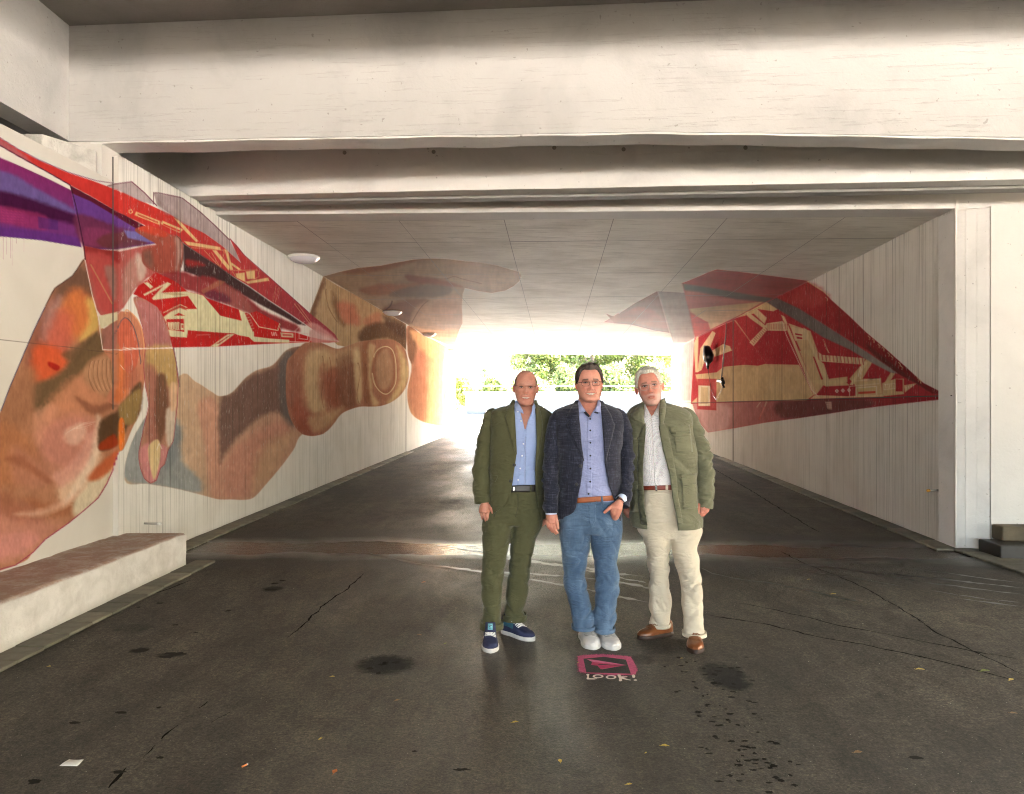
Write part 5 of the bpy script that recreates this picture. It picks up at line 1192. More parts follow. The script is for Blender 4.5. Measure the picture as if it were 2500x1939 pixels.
def remeshed(V, Fc, voxel, smooth=2):
    me = bpy.data.meshes.new('tmp'); me.from_pydata([tuple(v) for v in V], [], [tuple(f) for f in Fc]); me.update()
    bm = bmesh.new(); bm.from_mesh(me); bmesh.ops.recalc_face_normals(bm, faces=bm.faces); bm.to_mesh(me); bm.free()
    ob = bpy.data.objects.new('tmp', me); COL.objects.link(ob)
    m = ob.modifiers.new('r', 'REMESH'); m.mode = 'VOXEL'; m.voxel_size = voxel
    if smooth: s_ = ob.modifiers.new('s', 'SMOOTH'); s_.iterations = smooth; s_.factor = .5
    dg = bpy.context.evaluated_depsgraph_get(); ev = ob.evaluated_get(dg); em = ev.to_mesh()
    nv = len(em.vertices); co = np.empty(nv*3, np.float32); em.vertices.foreach_get('co', co); co = co.reshape(-1, 3).astype(float)
    no = np.empty(nv*3, np.float32); em.vertex_normals.foreach_get('vector', no); no = no.reshape(-1, 3).astype(float)
    fs_ = [tuple(p.vertices) for p in em.polygons]
    ev.to_mesh_clear(); bpy.data.objects.remove(ob); bpy.data.meshes.remove(me)
    return co, fs_, no
def hem(fig, loft, frac, grow, mat, parent, name='hem'):
    k = max(3, int(loft.n*frac)); P, Fq = loft.closed(48); P = P[-k:]; C = P.mean(1, keepdims=True)
    D = P - C; D[..., 2] = 0; P = P + D/np.linalg.norm(D, axis=-1, keepdims=True)*grow
    o = fig.obj(name, P, Fq[:48*(k-1)], mat, parent, thick=.005); return o
class Fig:
    def __init__(s, Y0, X, label, name='person'):
        s.Y0 = Y0; s.loc = np.array([X, Y0, 0.0]); s.root = empty(name, tuple(s.loc)); tag(s.root, label, 'person')
    def w(s, u, v, dy=0.0):
        y = s.Y0+dy; return np.array([(u-CU)/F*y, y, EYE-(v-CV)/F*y])
    def obj(s, name, V, Fc, mat, parent=None, smooth=True, cols=None, thick=0, sub=0):
        V = np.asarray(V, float).reshape(-1, 3) - s.loc
        if isinstance(Fc, np.ndarray): o = mesh_np(name, V, Fc, mat, parent or s.root, smooth, cols)
        else:
            me = bpy.data.meshes.new(name); me.from_pydata(V.tolist(), [], [tuple(int(i) for i in f) for f in Fc]); me.update()
            if cols is not None:
                at = me.color_attributes.new('paint', 'FLOAT_COLOR', 'POINT'); c4 = np.ones((len(V), 4), np.float32); c4[:, :3] = cols
                at.data.foreach_set('color', c4.ravel())
            o = link(name, me, mat, parent or s.root, smooth)
        if thick: m = o.modifiers.new('thickness', 'SOLIDIFY'); m.thickness = thick; m.offset = 0
        return o
    def mb(s, name, mb, mat, parent=None, smooth=True):
        return s.obj(name, np.array([tuple(v) for v in mb.v]), mb.f, mat, parent, smooth)
    def patch(s, name, loft, Lp, Rp, off, mat, parent=None, n=16, m=6, thick=.004, puff=0.0):
        if s is globals().get('f3') and loft is globals().get('J3'): off += .008
        return s._patch(name, loft, Lp, Rp, off, mat, parent, n, m, thick, puff)
    def _patch(s, name, loft, Lp, Rp, off, mat, parent=None, n=16, m=6, thick=.004, puff=0.0):
        """cloth piece lying on the front of a loft between two edge lines given as (u, v)"""
        def rs_(p):
            p = np.array(p, float); d = np.concatenate([[0], np.cumsum(np.hypot(*np.diff(p, axis=0).T))]); t = np.linspace(0, d[-1], n)
            return np.stack([np.interp(t, d, p[:, 0]), np.interp(t, d, p[:, 1])], -1)
        A, B = rs_(Lp), rs_(Rp); t = np.linspace(0, 1, m)[None, :, None]
        G = A[:, None]*(1-t) + B[:, None]*t; o_ = off + puff*np.sin(PI*np.linspace(0, 1, m))[None]*np.ones((n, 1))
        P = loft.front(G[..., 0], G[..., 1], o_)
        return s.obj(name, P, grid_faces(n, m), mat, parent, True, thick=thick)
    def disc(s, name, loft, u, v, r, off, mat, parent=None, th=.004):
        p = loft.front(u, v, off); b = MB(); Mx = Matrix.Translation(p) @ Matrix.Rotation(R(90), 4, 'X')
        b.lathe([(0, th), (r*.8, th), (r, th*.5), (r, 0), (0, -.002)], 14); b.v = [tuple(Mx @ Vector(q)) for q in b.v]
        return s.mb(name, b, mat, parent)

def skin_mat():
    M = NM('skin', .48, (.6,.4,.3), .4); at = M.n('ShaderNodeAttribute', attribute_name='paint')
    v = M.coords(); n1 = M.noise(v, 60, 4, .6); n2 = M.noise(v, 32, 4, .65)
    c = M.mix(1.0, at.outputs['Color'], M.ramp(n2, [(.3, (.86,.78,.76)), (.7, (1.08,1.08,1.08))]), 'MULTIPLY')
    M.b.inputs['Subsurface Weight'].default_value = .12; M.b.inputs['Subsurface Radius'].default_value = (.012,.005,.003); M.b.inputs['Subsurface Scale'].default_value = .6
    return M.out(color=c, normal=M.bump(n1, .12, .003))
m_skin = skin_mat()
def cloth(name, col, rough=.85, mott=.12, pat=None, cs=.75):
    M = NM(name, rough, col, .25); v = M.coords(); M.b.inputs['Sheen Weight'].default_value = .15
    n1 = M.noise(v, 9, 5, .6); wv = M.noise(M.coords((1, 1, .25)), 420, 2, .6)
    c = M.ramp(n1, [(.3, tuple(x*(1-mott) for x in col)), (.7, tuple(x*(1+mott) for x in col))])
    if pat: c = pat(M, c)
    h = M.math('ADD', M.math('MULTIPLY', M.noise(v, 26, 5, .6), .8), M.math('MULTIPLY', wv, .15))
    cr = M.noise(M.coords((5, 5, 17), rot=(0, .35, 0)), .85, 3, .55, .9); cr = M.math('ABSOLUTE', M.math('SUBTRACT', cr, .5))
    return M.out(color=c, normal=M.bump(cr, cs, .05, M.bump(h, .35, .014)))
def p_check(M, c):
    a = M.noise(M.coords((260, 260, 12)), 1, 2, .6); b = M.noise(M.coords((14, 14, 240)), 1, 2, .6)
    t = M.math('ADD', M.math('MULTIPLY', a, .5), M.math('MULTIPLY', b, .5)); return M.mix(M.ramp(t, [(.50, 0), (.62, .6)]), c, L3(78,80,98))
def p_dots(M, c):
    nd = M.n('ShaderNodeTexVoronoi'); nd.inputs['Scale'].default_value = 190; nd.inputs['Randomness'].default_value = .35; M.l(M.coords(), nd.inputs['Vector'])
    k = M.ramp(nd.outputs['Distance'], [(.30, 1), (.40, 0)]); dc = M.mix(.75, nd.outputs['Color'], (.10,.09,.12)); return M.mix(M.math('MULTIPLY', k, .8), c, dc)
def p_jean(M, c):
    f = M.noise(M.coords((1, 1, .5)), 4.5, 5, .65); w = M.noise(M.coords((200, 200, 14)), 1, 3, .6)
    c = M.mix(M.ramp(f, [(.42, 0), (.72, .55)]), c, L3(122,146,172)); return M.mix(M.ramp(w, [(.45, 0), (.62, .3)]), c, L3(60,84,116))
def p_fine(M, c):
    w = M.noise(M.coords((500, 500, 30)), 1, 2, .6); return M.mix(M.ramp(w, [(.4, 0), (.6, .3)]), c, L3(176,182,212))
m_olive = cloth('olive suit cloth', L3(77,76,51), mott=.06, cs=.38); m_blue = cloth('light blue shirt', L3(148,164,206), .7, mott=.04, cs=.4)
m_navy = cloth('navy checked blazer', L3(27,29,43), pat=p_check, cs=.40); m_shirt2 = cloth('blue grey shirt', L3(134,140,180), .75, pat=p_fine, mott=.05, cs=.4)
m_jean = cloth('faded blue denim', L3(64,86,112), pat=p_jean, cs=.6); m_field = cloth('khaki field jacket', L3(102,101,80), mott=.12, cs=.65)
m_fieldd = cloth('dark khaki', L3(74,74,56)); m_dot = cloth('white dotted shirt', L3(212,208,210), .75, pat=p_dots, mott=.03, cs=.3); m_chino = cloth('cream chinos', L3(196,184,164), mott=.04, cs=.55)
m_cuffw = cloth('pale cuff', L3(196,208,232), .7, mott=.03); m_thread = simple('dark seam', L3(48,48,34), .8)
m_navyd = simple('dark navy', L3(18,20,32), .6); m_btn = simple('black button', (.012,.011,.01), .35); m_pearl = simple('pearl button', (.75,.76,.8), .25)
m_beltd = simple('dark belt leather', L3(22,12,12), .4, nscale=20); m_beltb = simple('tan belt leather', L3(152,82,44), .45, nscale=20, namt=.2)
m_beltr = simple('red brown belt leather', L3(108,40,26), .35, nscale=20, namt=.25); m_metal = simple('polished metal', (.6,.58,.52), .2, 1.0)
m_whitesh = simple('white shoe leather', (.56,.535,.52), .45, nscale=22, namt=.1, bump=.15); m_sole = simple('white rubber', (.56,.54,.52), .6, nscale=30, namt=.08)
m_suede = simple('navy suede', L3(40,46,76), .85, nscale=40, namt=.15); m_teal = simple('teal suede', L3(44,88,104), .85, nscale=40); m_lace = simple('white lace', (.72,.71,.70), .8)
m_brown = simple('brown leather', L3(120,68,34), .28, nscale=14, namt=.35); m_brsole = simple('dark sole', L3(52,34,26), .6); m_tealp = simple('teal patch', L3(110,170,184), .7)
m_lgrey = simple('greyish lace', (.26,.25,.245), .8); m_brlace = simple('brown lace', L3(120,76,46), .7); m_dkframe = simple('dark frame', L3(60,34,34), .3, .3); m_gold = simple('pale frame', L3(214,190,176), .25, .5)
def lens():
    M = NM('glass pane', .05); t = M.n('ShaderNodeBsdfTransparent'); g = M.n('ShaderNodeBsdfGlossy'); g.inputs['Roughness'].default_value = .05
    mx = M.n('ShaderNodeMixShader'); mx.inputs[0].default_value = .003; M.l(t.outputs[0], mx.inputs[1]); M.l(g.outputs[0], mx.inputs[2]); M.l(mx.outputs[0], M.t.nodes['Material Output'].inputs[0]); return M.m
m_lens = lens()
def hairmat(name, a, b):
    M = NM(name, .5, a, .4); n = M.noise(M.coords((75, 75, 14)), 3, 3, .6, .5); return M.out(color=M.ramp(n, [(.35, a), (.65, b)]), normal=M.bump(n, .5, .006))
m_hairb = hairmat('dark brown hair', L3(30,22,18), L3(62,44,34)); m_hairg = hairmat('cropped grey brown hair', L3(58,44,38), L3(92,74,64)); m_hairw = hairmat('white grey hair', L3(150,142,128), L3(226,220,208))

# ---- head
HT = [(0, .0, .008, .008), (.004, .0125, -.008, .024), (.01, .0195, -.018, .033), (.02, .0270, -.029, .043), (.035, .0350, -.041, .053), (.06, .0440, -.054, .065), (.10, .0540, -.067, .077), (.15, .0625, -.079, .087), (.22, .0700, -.088, .094), (.3, .0748, -.0935, .098), (.45, .0775, -.094, .097), (.55, .0760, -.093, .088),
      (.65, .0725, -.093, .072), (.75, .0670, -.0925, .054), (.85, .0580, -.0915, .040), (.93, .0460, -.0880, .028), (.98, .0320, -.0800, .016), (1.0, .016, -.066, .004), (1.012, .001, -.052, -.05)]
def head_pts(t, th, prm):
    """t 0 crown .. 1 chin; th 0 = straight ahead, positive to picture right"""
    A = np.array(HT); W = np.interp(t, A[:, 0], A[:, 1]); Fr = np.interp(t, A[:, 0], A[:, 2]); Bk = np.interp(t, A[:, 0], A[:, 3])
    jaw = prm.get('jaw', 0); W = W + jaw*np.exp(-((t-.8)/.16)**2)
    hh = prm.get('h', .236); z = hh*(.5 - t)
    c, q = np.sin(th), -np.cos(th); e = 2.25
    x = W*spow(c, 2/e); yc = (Fr+Bk)*.5; y = yc + (Bk-Fr)*.5*spow(q, 2/e)
    fr = np.clip(-q, 0, 1)**.5; g = lambda cx, ct, sx, st: np.exp(-((np.abs(x)-cx)/sx)**2 - ((t-ct)/st)**2)
    d = 0
    d = d + .0115*g(.031, .472, .0165, .040) - .0045*g(.028, .405, .022, .030)
    ns = np.clip((t-.43)/(.635-.43), 0, 1); nose = np.where(t < .66, ns**1.2, np.clip(1-(t-.66)/.022, 0, 1)); d = d - prm.get('nose', .023)*nose*np.exp(-(x/(.0075+.0065*ns**2))**2)
    d = d - .006*g(.0135, .640, .0065, .026)
    d = d - .007*np.exp(-(x/.032)**2 - ((t-.765)/.085)**2)
    sm = prm.get('smile', 0); mt = .775 - sm*.012*(np.abs(x)/.022)**2; mw = .0215 + .0085*sm
    lip = np.exp(-(x/mw)**4); d = d - .0035*lip*(np.exp(-((t-mt+.022)/.012)**2) + 1.2*np.exp(-((t-mt-.026)/.015)**2)) + .004*lip*np.exp(-((t-mt)/.010)**2)
    d = d + .004*np.exp(-(x/.024)**2 - ((t-.862)/.018)**2) - .006*np.exp(-(x/.022)**2 - ((t-.935)/.045)**2)
    d = d - (.005 + .004*sm)*g(.041, .615, .018, .065) + (.0035*sm+.0012)*np.exp(-((np.abs(x) - (.017 + .13*np.clip(t-.63, 0, .2)))/.0045)**2)*sstep(.62, .66, t)*(1-sstep(.78, .84, t))
    d = d - .002*g(.03, .545, .016, .018)*prm.get('age', 0) + .0012*prm.get('age', 0)*np.sin(t*230)*np.exp(-((t-.3)/.07)**2 - (x/.05)**2)
    y = y + d*fr*(q < .2)
    return x*prm.get('w', 1), y, z
def make_head(fig, prm, skin, hair=None):
    nt_, nh = 130, 200
    t = np.concatenate([[0, .002, .005], np.linspace(.01, .08, 12)[:-1], np.linspace(.08, .36, 24)[:-1], np.linspace(.36, .56, 58)[:-1], np.linspace(.56, .72, 18)[:-1], np.linspace(.72, .84, 44)[:-1], np.linspace(.84, 1.0, 20)[:-1], np.linspace(1.0, 1.012, 3)])
    s_ = np.linspace(-1, 1, nh+1)[:-1]; th = PI*(s_*.55 + .45*s_**3)
    Tt, Th = np.meshgrid(t, th, indexing='ij'); x, y, z = head_pts(Tt, Th, prm); q = -np.cos(Th)
    P = np.stack([x, y, z], -1); nr = len(t)
    i = np.arange(nr-1)[:, None]*nh; j = np.arange(nh)[None]; j2 = (j+1) % nh
    Fq = np.stack([i+j, i+nh+j, i+nh+j2, i+j2], -1).reshape(-1, 4)
    sk = np.array(skin, float); C = np.zeros(P.shape) + sk
    def put(mask, col, a=1): 
        nonlocal C; m = (mask*a)[..., None]; C = C*(1-m) + np.array(col, float)*m
    ax = np.abs(x)/prm.get('w', 1); front = np.clip(-q*3, 0, 1)
    g = lambda cx, ct, sx, st: np.exp(-((ax-cx)/sx)**2 - ((Tt-ct)/st)**2)*front
    put(g(.040, .62, .022, .075), sk*np.array([1.0, .72, .66]), .5); put(g(0, .63, .013, .035), sk*np.array([.98, .70, .64]), .6*prm.get('red', 1)); put(g(.03, .47, .018, .045), sk*np.array([.52,.42,.40]), .7)  # eye sockets darkened: shading painted into the skin colour; cheeks and nose reddened
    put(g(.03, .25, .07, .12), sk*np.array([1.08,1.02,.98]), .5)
    if 'beard' in prm:
        bm_ = sstep(.66, .74, Tt)*np.clip(1 - np.exp(-(ax/.03)**4 - ((Tt-.80)/.055)**4)*.75, 0, 1) * (1 - np.exp(-((ax-.03)/.02)**2 - ((Tt-.66)/.06)**2)*.8)
        ms = g(0, .715, .026, .022); side = sstep(.5, .6, Tt)*(ax > .060)
        put(np.clip(bm_*.75 + ms*.4 + side*.7, 0, 1)*(q < .35), prm['beard'], .5)
    if 'stub' in prm: put(sstep(.68, .8, Tt)*(q < .3), sk*np.array([.82,.74,.74]), prm['stub'])
    if 'scalp' in prm: put(np.clip(sstep(.058, .072, ax)*sstep(.1, .2, Tt)*(1-sstep(.42, .5, Tt)) + (q > .1)*sstep(.1, .2, Tt), 0, 1), prm['scalp'], .7)
    bt = .395 - .01*(1-np.clip(ax/.04, 0, 1)); bt = bt - .004 + .018*np.clip((ax-.036)/.016, 0, 1)**2; put(np.exp(-((Tt-bt)/.019)**2)*sstep(.010, .017, ax)*(1-sstep(.044, .056, ax))*front, prm.get('brow', (.05,.03,.02)), min(1, prm.get('browa', .8)*1.25))
    sm = prm.get('smile', 0); mt = .775 - sm*.012*(ax/.022)**2*1.0; mw = .0215 + .0085*sm; inm = np.exp(-(ax/mw)**6)*front
    put(inm*np.exp(-((Tt-mt)/.036)**4), sk*np.array([.86,.50,.48]), .75)
    op = prm.get('open', 0)
    if op:
        w_ = op*np.clip(1-(ax/(mw*1.02))**2, 0, 1); put((np.clip((w_-np.abs(Tt-mt-.002))/.008, 0, 1))*front*np.exp(-(ax/(mw*.97))**14), (.07,.02,.02), .95)
        put((np.clip((w_*.72-np.abs(Tt-mt+.002))/.007, 0, 1))*front, (.72,.68,.60), .97)
    else: put(inm*np.exp(-((Tt-mt)/.009)**2), (.16,.05,.05), .85)
    put(g(.008, .668, .005, .010), sk*.3, .7)
    # eyes painted on the lid line, lashes above, iris and white in the slit
    ev = prm.get('eye', .011)*2.0; sl = np.clip((ev*np.clip(1-((ax-.031)/.0150)**2, 0, 1) - np.abs(Tt-.475))/.006, 0, 1)*front
    put(sl, (.50,.46,.44), .95); put(sl*np.exp(-((ax-.031)/.0066)**4), prm.get('iris', (.028,.030,.032)), 1.0)
    put(np.exp(-((Tt-(.475-ev-.005+.010*((ax-.031)/.013)**2))/.0085)**2)*np.exp(-((ax-.031)/.017)**6)*front, (.012,.006,.005), 1.0)
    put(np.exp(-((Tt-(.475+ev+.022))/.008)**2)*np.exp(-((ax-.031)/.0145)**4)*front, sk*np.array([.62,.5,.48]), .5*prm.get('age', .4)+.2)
    Cc = C.reshape(-1, 3); V = P.reshape(-1, 3); Fl = [tuple(f) for f in Fq.tolist()]
    # ears
    for sgn in (-1, 1):
        ne, me_ = 22, 16; la = np.linspace(.02, PI-.02, me_)[:, None]; lo = (np.arange(ne)*2*PI/ne)[None]
        ex = np.cos(la)*np.ones_like(lo); ey = np.sin(la)*np.cos(lo); ez = np.sin(la)*np.sin(lo)
        rr = np.hypot(ey, ez); px_ = ex*.0075 + np.where(ex*1 > 0, -.006*np.exp(-(rr/.5)**2), 0)
        E = np.stack([px_*1.0, ey*.0165*(1+.25*ez), ez*.0315*(1-.12*(ez < 0))], -1).reshape(-1, 3)
        a = R(prm.get('earout', 32)); E = E @ np.array([[math.cos(a), -math.sin(a), 0], [math.sin(a), math.cos(a), 0], [0, 0, 1]]) if False else np.stack([E[:,0]*math.cos(a)+E[:,1]*math.sin(a), -E[:,0]*math.sin(a)+E[:,1]*math.cos(a), E[:,2]], -1)
        E[:, 0] *= sgn; E += np.array([sgn*(.0795*prm.get('w', 1)+.002+prm.get('earx', 0)), .008, prm.get('h', .236)*(.5-.535)])
        ii = np.arange(me_-1)[:, None]*ne; jj = np.arange(ne)[None]; j3 = (jj+1) % ne; base = len(V)
        fe = (np.stack([ii+jj, ii+j3, ii+ne+j3, ii+ne+jj], -1).reshape(-1, 4) + base).tolist()
        V = np.vstack([V, E]); Fl += [tuple(f) for f in fe]; Cc = np.vstack([Cc, np.tile(sk*np.array([1.0,.74,.68]), (len(E), 1))])
    return V, Fl, Cc
def hair_shell(prm, line, thick, seed, comb=0.0):
    nt_, nh = 62, 160; t = np.concatenate([[0, .003, .008], np.linspace(.015, .82, 59)]); th = np.linspace(-PI, PI, nh+1)[:-1]; Tt, Th = np.meshgrid(t, th, indexing='ij')
    p2 = dict(prm); p2['smile'] = 0; x, y, z = head_pts(Tt, Th, p2)
    tl = line(Th); k = sstep(-.012, .03, tl - Tt); n = fbm(Th*11 + Tt*comb, Tt*5, seed=seed, oct=3)*.42
    d = -.004 + k*(thick(Th, Tt)*(1+n)+.004); N = np.stack([x, y, z + .0], -1); N /= np.linalg.norm(N, axis=-1, keepdims=True)
    P = np.stack([x, y, z], -1) + N*d[..., None]
    i = np.arange(nt_-1)[:, None]*nh; j = np.arange(nh)[None]; j2 = (j+1) % nh
    return P.reshape(-1, 3), np.stack([i+j, i+nh+j, i+nh+j2, i+j2], -1).reshape(-1, 4)
def rotm(yaw=0, pitch=0, roll=0):
    return np.array(Matrix.Rotation(R(roll), 3, 'Y') @ Matrix.Rotation(R(pitch), 3, 'X') @ Matrix.Rotation(R(yaw), 3, 'Z'))
def glasses(fig, tr, mat, w, h, cx, zc, yf, r, shape=4, bottom=True, parent=None, rimtop=True):
    """two rims with panes, a bridge and two temples, in head coordinates"""
    b = MB(); root = None
    for sgn in (-1, 1):
        pts = []
        for k in range(28):
            a = 2*PI*k/28; x = sgn*cx + w*float(spow(np.cos(a), 2/shape)); z = zc + h*float(spow(np.sin(a), 2/shape))
            y = yf + 2.2*(abs(x)-.01)**2*2 ; pts.append((x, y, z))
        P = tr(np.array(pts + [pts[0]]))
        if bottom: b.tube(P, r, 6, False)
        else: b.tube(tr(np.array([p for p in pts if p[2] > zc-h*.2][0:1] + pts[0:15])), r, 6)
        if root is None: root = 1
        fig.__dict__.setdefault('_lens', []).append(tr(np.array(pts)))
        b.tube(tr(np.array([(sgn*(cx+w), yf+.006, zc+h*.45), (sgn*.0765, yf+.03, zc+h*.5), (sgn*.083, .0, zc+h*.4)])), r, 6)
    b.tube(tr(np.array([(-cx+w, yf, zc+h*.35), (0, yf-.002, zc+h*.6), (cx-w, yf, zc+h*.35)])), r, 6)
    o = fig.mb('glasses', b, mat, parent)
    for P in fig._lens: fig.obj('lens', P, [tuple(range(len(P)))], m_lens, o, False)
    return o
def head_tr(fig, u, v, dy, sc_, R3):
    c = fig.w(u, v, dy); return lambda V: (np.asarray(V)*sc_) @ R3.T + c
def body(fig, headV, headF, headC, tr, skin, parts, neck, hands):
    """one mesh: head, neck and trunk (coarse skin grown together), hands (fine skin)"""
    V = [tr(headV)]; Fl = list(headF); C = [headC]; base = len(headV)
    Vt, Ft = [], []
    for P, Fq, nr, m in parts:
        k = sum(len(a) for a in Vt); Vt.append(P.reshape(-1, 3)); Ft += [tuple(i+k for i in f) for f in Fq.tolist()] + [tuple(i+k for i in f) for f in caps(nr, m)]
    co, fs_, no = remeshed(np.vstack(Vt), Ft, .011, 3); V.append(co); Fl += [tuple(i+base for i in f) for f in fs_]; C.append(np.tile(skin, (len(co), 1))); base += len(co)
    if neck is not None:
        P, Fq, nr, m = neck; co = P.reshape(-1, 3); V.append(co); Fl += [tuple(i+base for i in f) for f in Fq.tolist()]
        cc = np.tile(np.array(skin)*np.array([.98,.90,.88]), (len(co), 1)); C.append(cc); base += len(co)
    for mbh in hands:
        co, fs_, no = remeshed([tuple(v) for v in mbh.v], mbh.f, .0028, 3)
        V.append(co); Fl += [tuple(i+base for i in f) for f in fs_]
        cc = np.tile(np.array(skin)*np.array([1.0,.93,.90]), (len(co), 1)); nz = vnoise(co[:, 0]*90, co[:, 1]*90, co[:, 2]*60, seed=3); cc *= (1+.12*nz[:, None]*np.array([.4,1,1]))
        C.append(cc); base += len(co)
    return fig.obj('body', np.vstack(V), Fl, m_skin, None, True, np.vstack(C))
def trousers(fig, name, lofts, mat, amp, seed, zr, hems, voxel=.0075):
    Vt, Ft = [], []
    for L_ in lofts:
        P, Fq = L_.closed(48); k = sum(len(a) for a in Vt); Vt.append(P.reshape(-1, 3)); Ft += [tuple(i+k for i in f) for f in Fq.tolist()] + [tuple(i+k for i in f) for f in caps(L_.n, 48)]
    co, fs_, no = remeshed(np.vstack(Vt), Ft, voxel, 5)
    x, y, z = co.T
    n = fbm(x*6 + z*5, y*5, z*13 - x*12, seed=seed, oct=1); n2 = fbm(x*7 - z*4, y*5, z*9 + x*13, seed=seed+7, oct=1); g = sstep(-.3, .3, vnoise(x*6, y*6, z*4, seed=seed+3))
    d = amp*np.interp(z, zr[0], zr[1])*((2.8*np.abs(n)**.8 - .8)*g + (2.6*np.abs(n2)**.8 - .7)*(1-g)) + amp*.5*vnoise(x*5, y*5, z*2, seed=seed+5)
    co = co + no*d[:, None]
    o = fig.obj(name, co, fs_, mat)
    return o
def shoe(fig, heel, toe, wd, mats, laces=.36, loops=True, high=0.0, rise=1.0, label=None, teal=None, seed=0, lacemat=None):
    """heel and toe: world ground points (x, y)"""
    h = np.array(heel, float); t_ = np.array(toe, float); L = np.linalg.norm(t_-h); d = (t_-h)/L; n = np.array([-d[1], d[0]])
    S = np.array([0, .03, .12, .25, .38, .5, .62, .75, .87, .95, 1.0])
    Wd = np.array([.35, .62, .78, .80, .76, .84, .96, 1.0, .90, .66, .28])*wd/2
    Hh = np.array([.075+high, .085+high, .092+high, .092+high, .088+high*.7, .080, .066, .052, .046, .040, .030])*rise
    ss = np.linspace(0, 1, 34); W_ = np.interp(ss, S, Wd); W_ = np.convolve(np.pad(W_, 1, 'edge'), [.25,.5,.25], 'valid'); H_ = np.interp(ss, S, Hh); m = 25; ph = np.linspace(0, PI, m)
    z0 = .024; P = np.zeros((34, m, 3))
    for i, s_ in enumerate(ss):
        c = h + d*L*s_; x = W_[i]*.96*spow(np.cos(ph), .75); zz = z0 + (H_[i]-z0*.5)*spow(np.sin(ph), .8)
        P[i, :, 0] = c[0] + n[0]*x; P[i, :, 1] = c[1] + n[1]*x; P[i, :, 2] = zz
    P[..., 2] += .0018*vnoise(P[..., 0]*60, P[..., 1]*60, P[..., 2]*60, seed=seed)
    o = fig.obj('shoe', P, grid_faces(34, m), mats[0])
    fig.obj('toe_end', P[-1], [tuple(range(m))], mats[0], o); 
    # sole
    so = []; 
    for z, k in ((0, .98), (.004, 1.04), (z0*.95, 1.06), (z0*1.12, 1.0)):
        ring = [h + d*L*s_ + n*W_[i]*k for i, s_ in enumerate(ss)] + [t_ + d*.008*k] + [h + d*L*s_ - n*W_[i]*k for i, s_ in reversed(list(enumerate(ss)))] + [h - d*.006*k]
        so.append([(q[0], q[1], z) for q in ring])
    so = np.array(so); nn_ = so.shape[1]; i = np.arange(3)[:, None]*nn_; j = np.arange(nn_)[None]; j2 = (j+1) % nn_
    Fq = np.stack([i+j, i+j2, i+nn_+j2, i+nn_+j], -1).reshape(-1, 4).tolist(); Fq += [tuple(range(nn_))[::-1], tuple(3*nn_+k for k in range(nn_))]
    fig.obj('sole', so, Fq, mats[1], o)
    if laces:
        b = MB(); k = 0
        def top(s_, f):
            i = s_*33; c = h + d*L*s_; W1 = np.interp(s_, ss, W_); H1 = np.interp(s_, ss, H_); a = PI/2 - f*1.0
            x = W1*.96*float(spow(np.cos(a), .75)); z = z0 + (H1-z0*.5)*float(spow(np.sin(a), .8)) + .004
            return (c[0]+n[0]*x, c[1]+n[1]*x, z)
        for q in range(6):
            s_ = laces + q*.05; b.tube([top(s_, -.7), top(s_+.01, -.2), top(s_+.01, .2), top(s_, .7)], .0032, 6); b.tube([top(s_, -.7), top(s_+.026, 0), top(s_+.05, .7)], .0028, 6)
        for sg in ((-1, 1) if loops else ()):
            p0 = np.array(top(.36, 0)); q1 = p0 + np.array([n[0]*.03*sg, n[1]*.03*sg, .012]); q2 = p0 + np.array([n[0]*.05*sg+d[0]*.03, n[1]*.05*sg+d[1]*.03, -.02])
            b.tube([p0, q1, q2, p0 + np.array([n[0]*.02*sg+d[0]*.03, n[1]*.02*sg+d[1]*.03, .004])], .0026, 6)
        fig.mb('laces', b, lacemat or m_lace, o)
    if teal is not None:
        Q = P[4:16, 2:9] if teal > 0 else P[4:16, -9:-2]
        Q = Q + (Q - np.array([*(h+d*L*.3), .03]))*.02 + np.array([0, 0, .0008]); fig.obj('side_panel', Q, grid_faces(12, 7), m_teal, o)
    return o

# =================================================================== man in the olive suit
f1 = Fig(5.0, .035, 'bald smiling man in olive green suit, open light blue shirt and navy sneakers')
sk1 = lin(np.array([186,132,114])/255)
jr = [(985,1254,1308,.03,.05),(990,1243,1315,.03,.075),(995,1224,1326,.03,.095),(1002,1204,1334,.03,.11),(1014,1197,1341,.03,.125),(1035,1195,1343,.02,.138),(1070,1198,1340,.01,.145),(1110,1199,1334,0,.142),(1160,1197,1329,0,.138),(1210,1194,1328,0,.142),(1264,1194,1330,0,.145)]
J1 = Loft(5.0, jr, 90)
S1 = Loft(5.0, [(984,1262,1300,.03,.052),(992,1248,1314,.02,.075),(1005,1230,1328,.02,.095),(1030,1214,1332,.01,.115),(1080,1214,1328,0,.126),(1130,1216,1322,0,.12),(1180,1214,1322,0,.120),(1193,1213,1322,0,.121)], 70)
B1 = Loft(5.0, [(990,1258,1304,.03,.045),(1005,1236,1322,.03,.082),(1040,1220,1326,.01,.11),(1180,1220,1316,0,.10),(1245,1215,1306,0,.08)], 40)
P, Fq = J1.opened([(970,1254),(1050,1257.5),(1109,1261),(1150,1255),(1180,1251),(1203,1247.5),(1225,1238),(1240,1226),(1250,1211),(1262,1199)], [(970,1307),(1084,1310.5),(1150,1307),(1196,1308),(1220,1311),(1266,1322)])
P = folds(P, .005, (5,5,7), 3, seed=3, zr=([.8,1.2,1.5],[.9,1,.25]))
jk1 = f1.obj('jacket', P, Fq, m_olive, thick=.006)
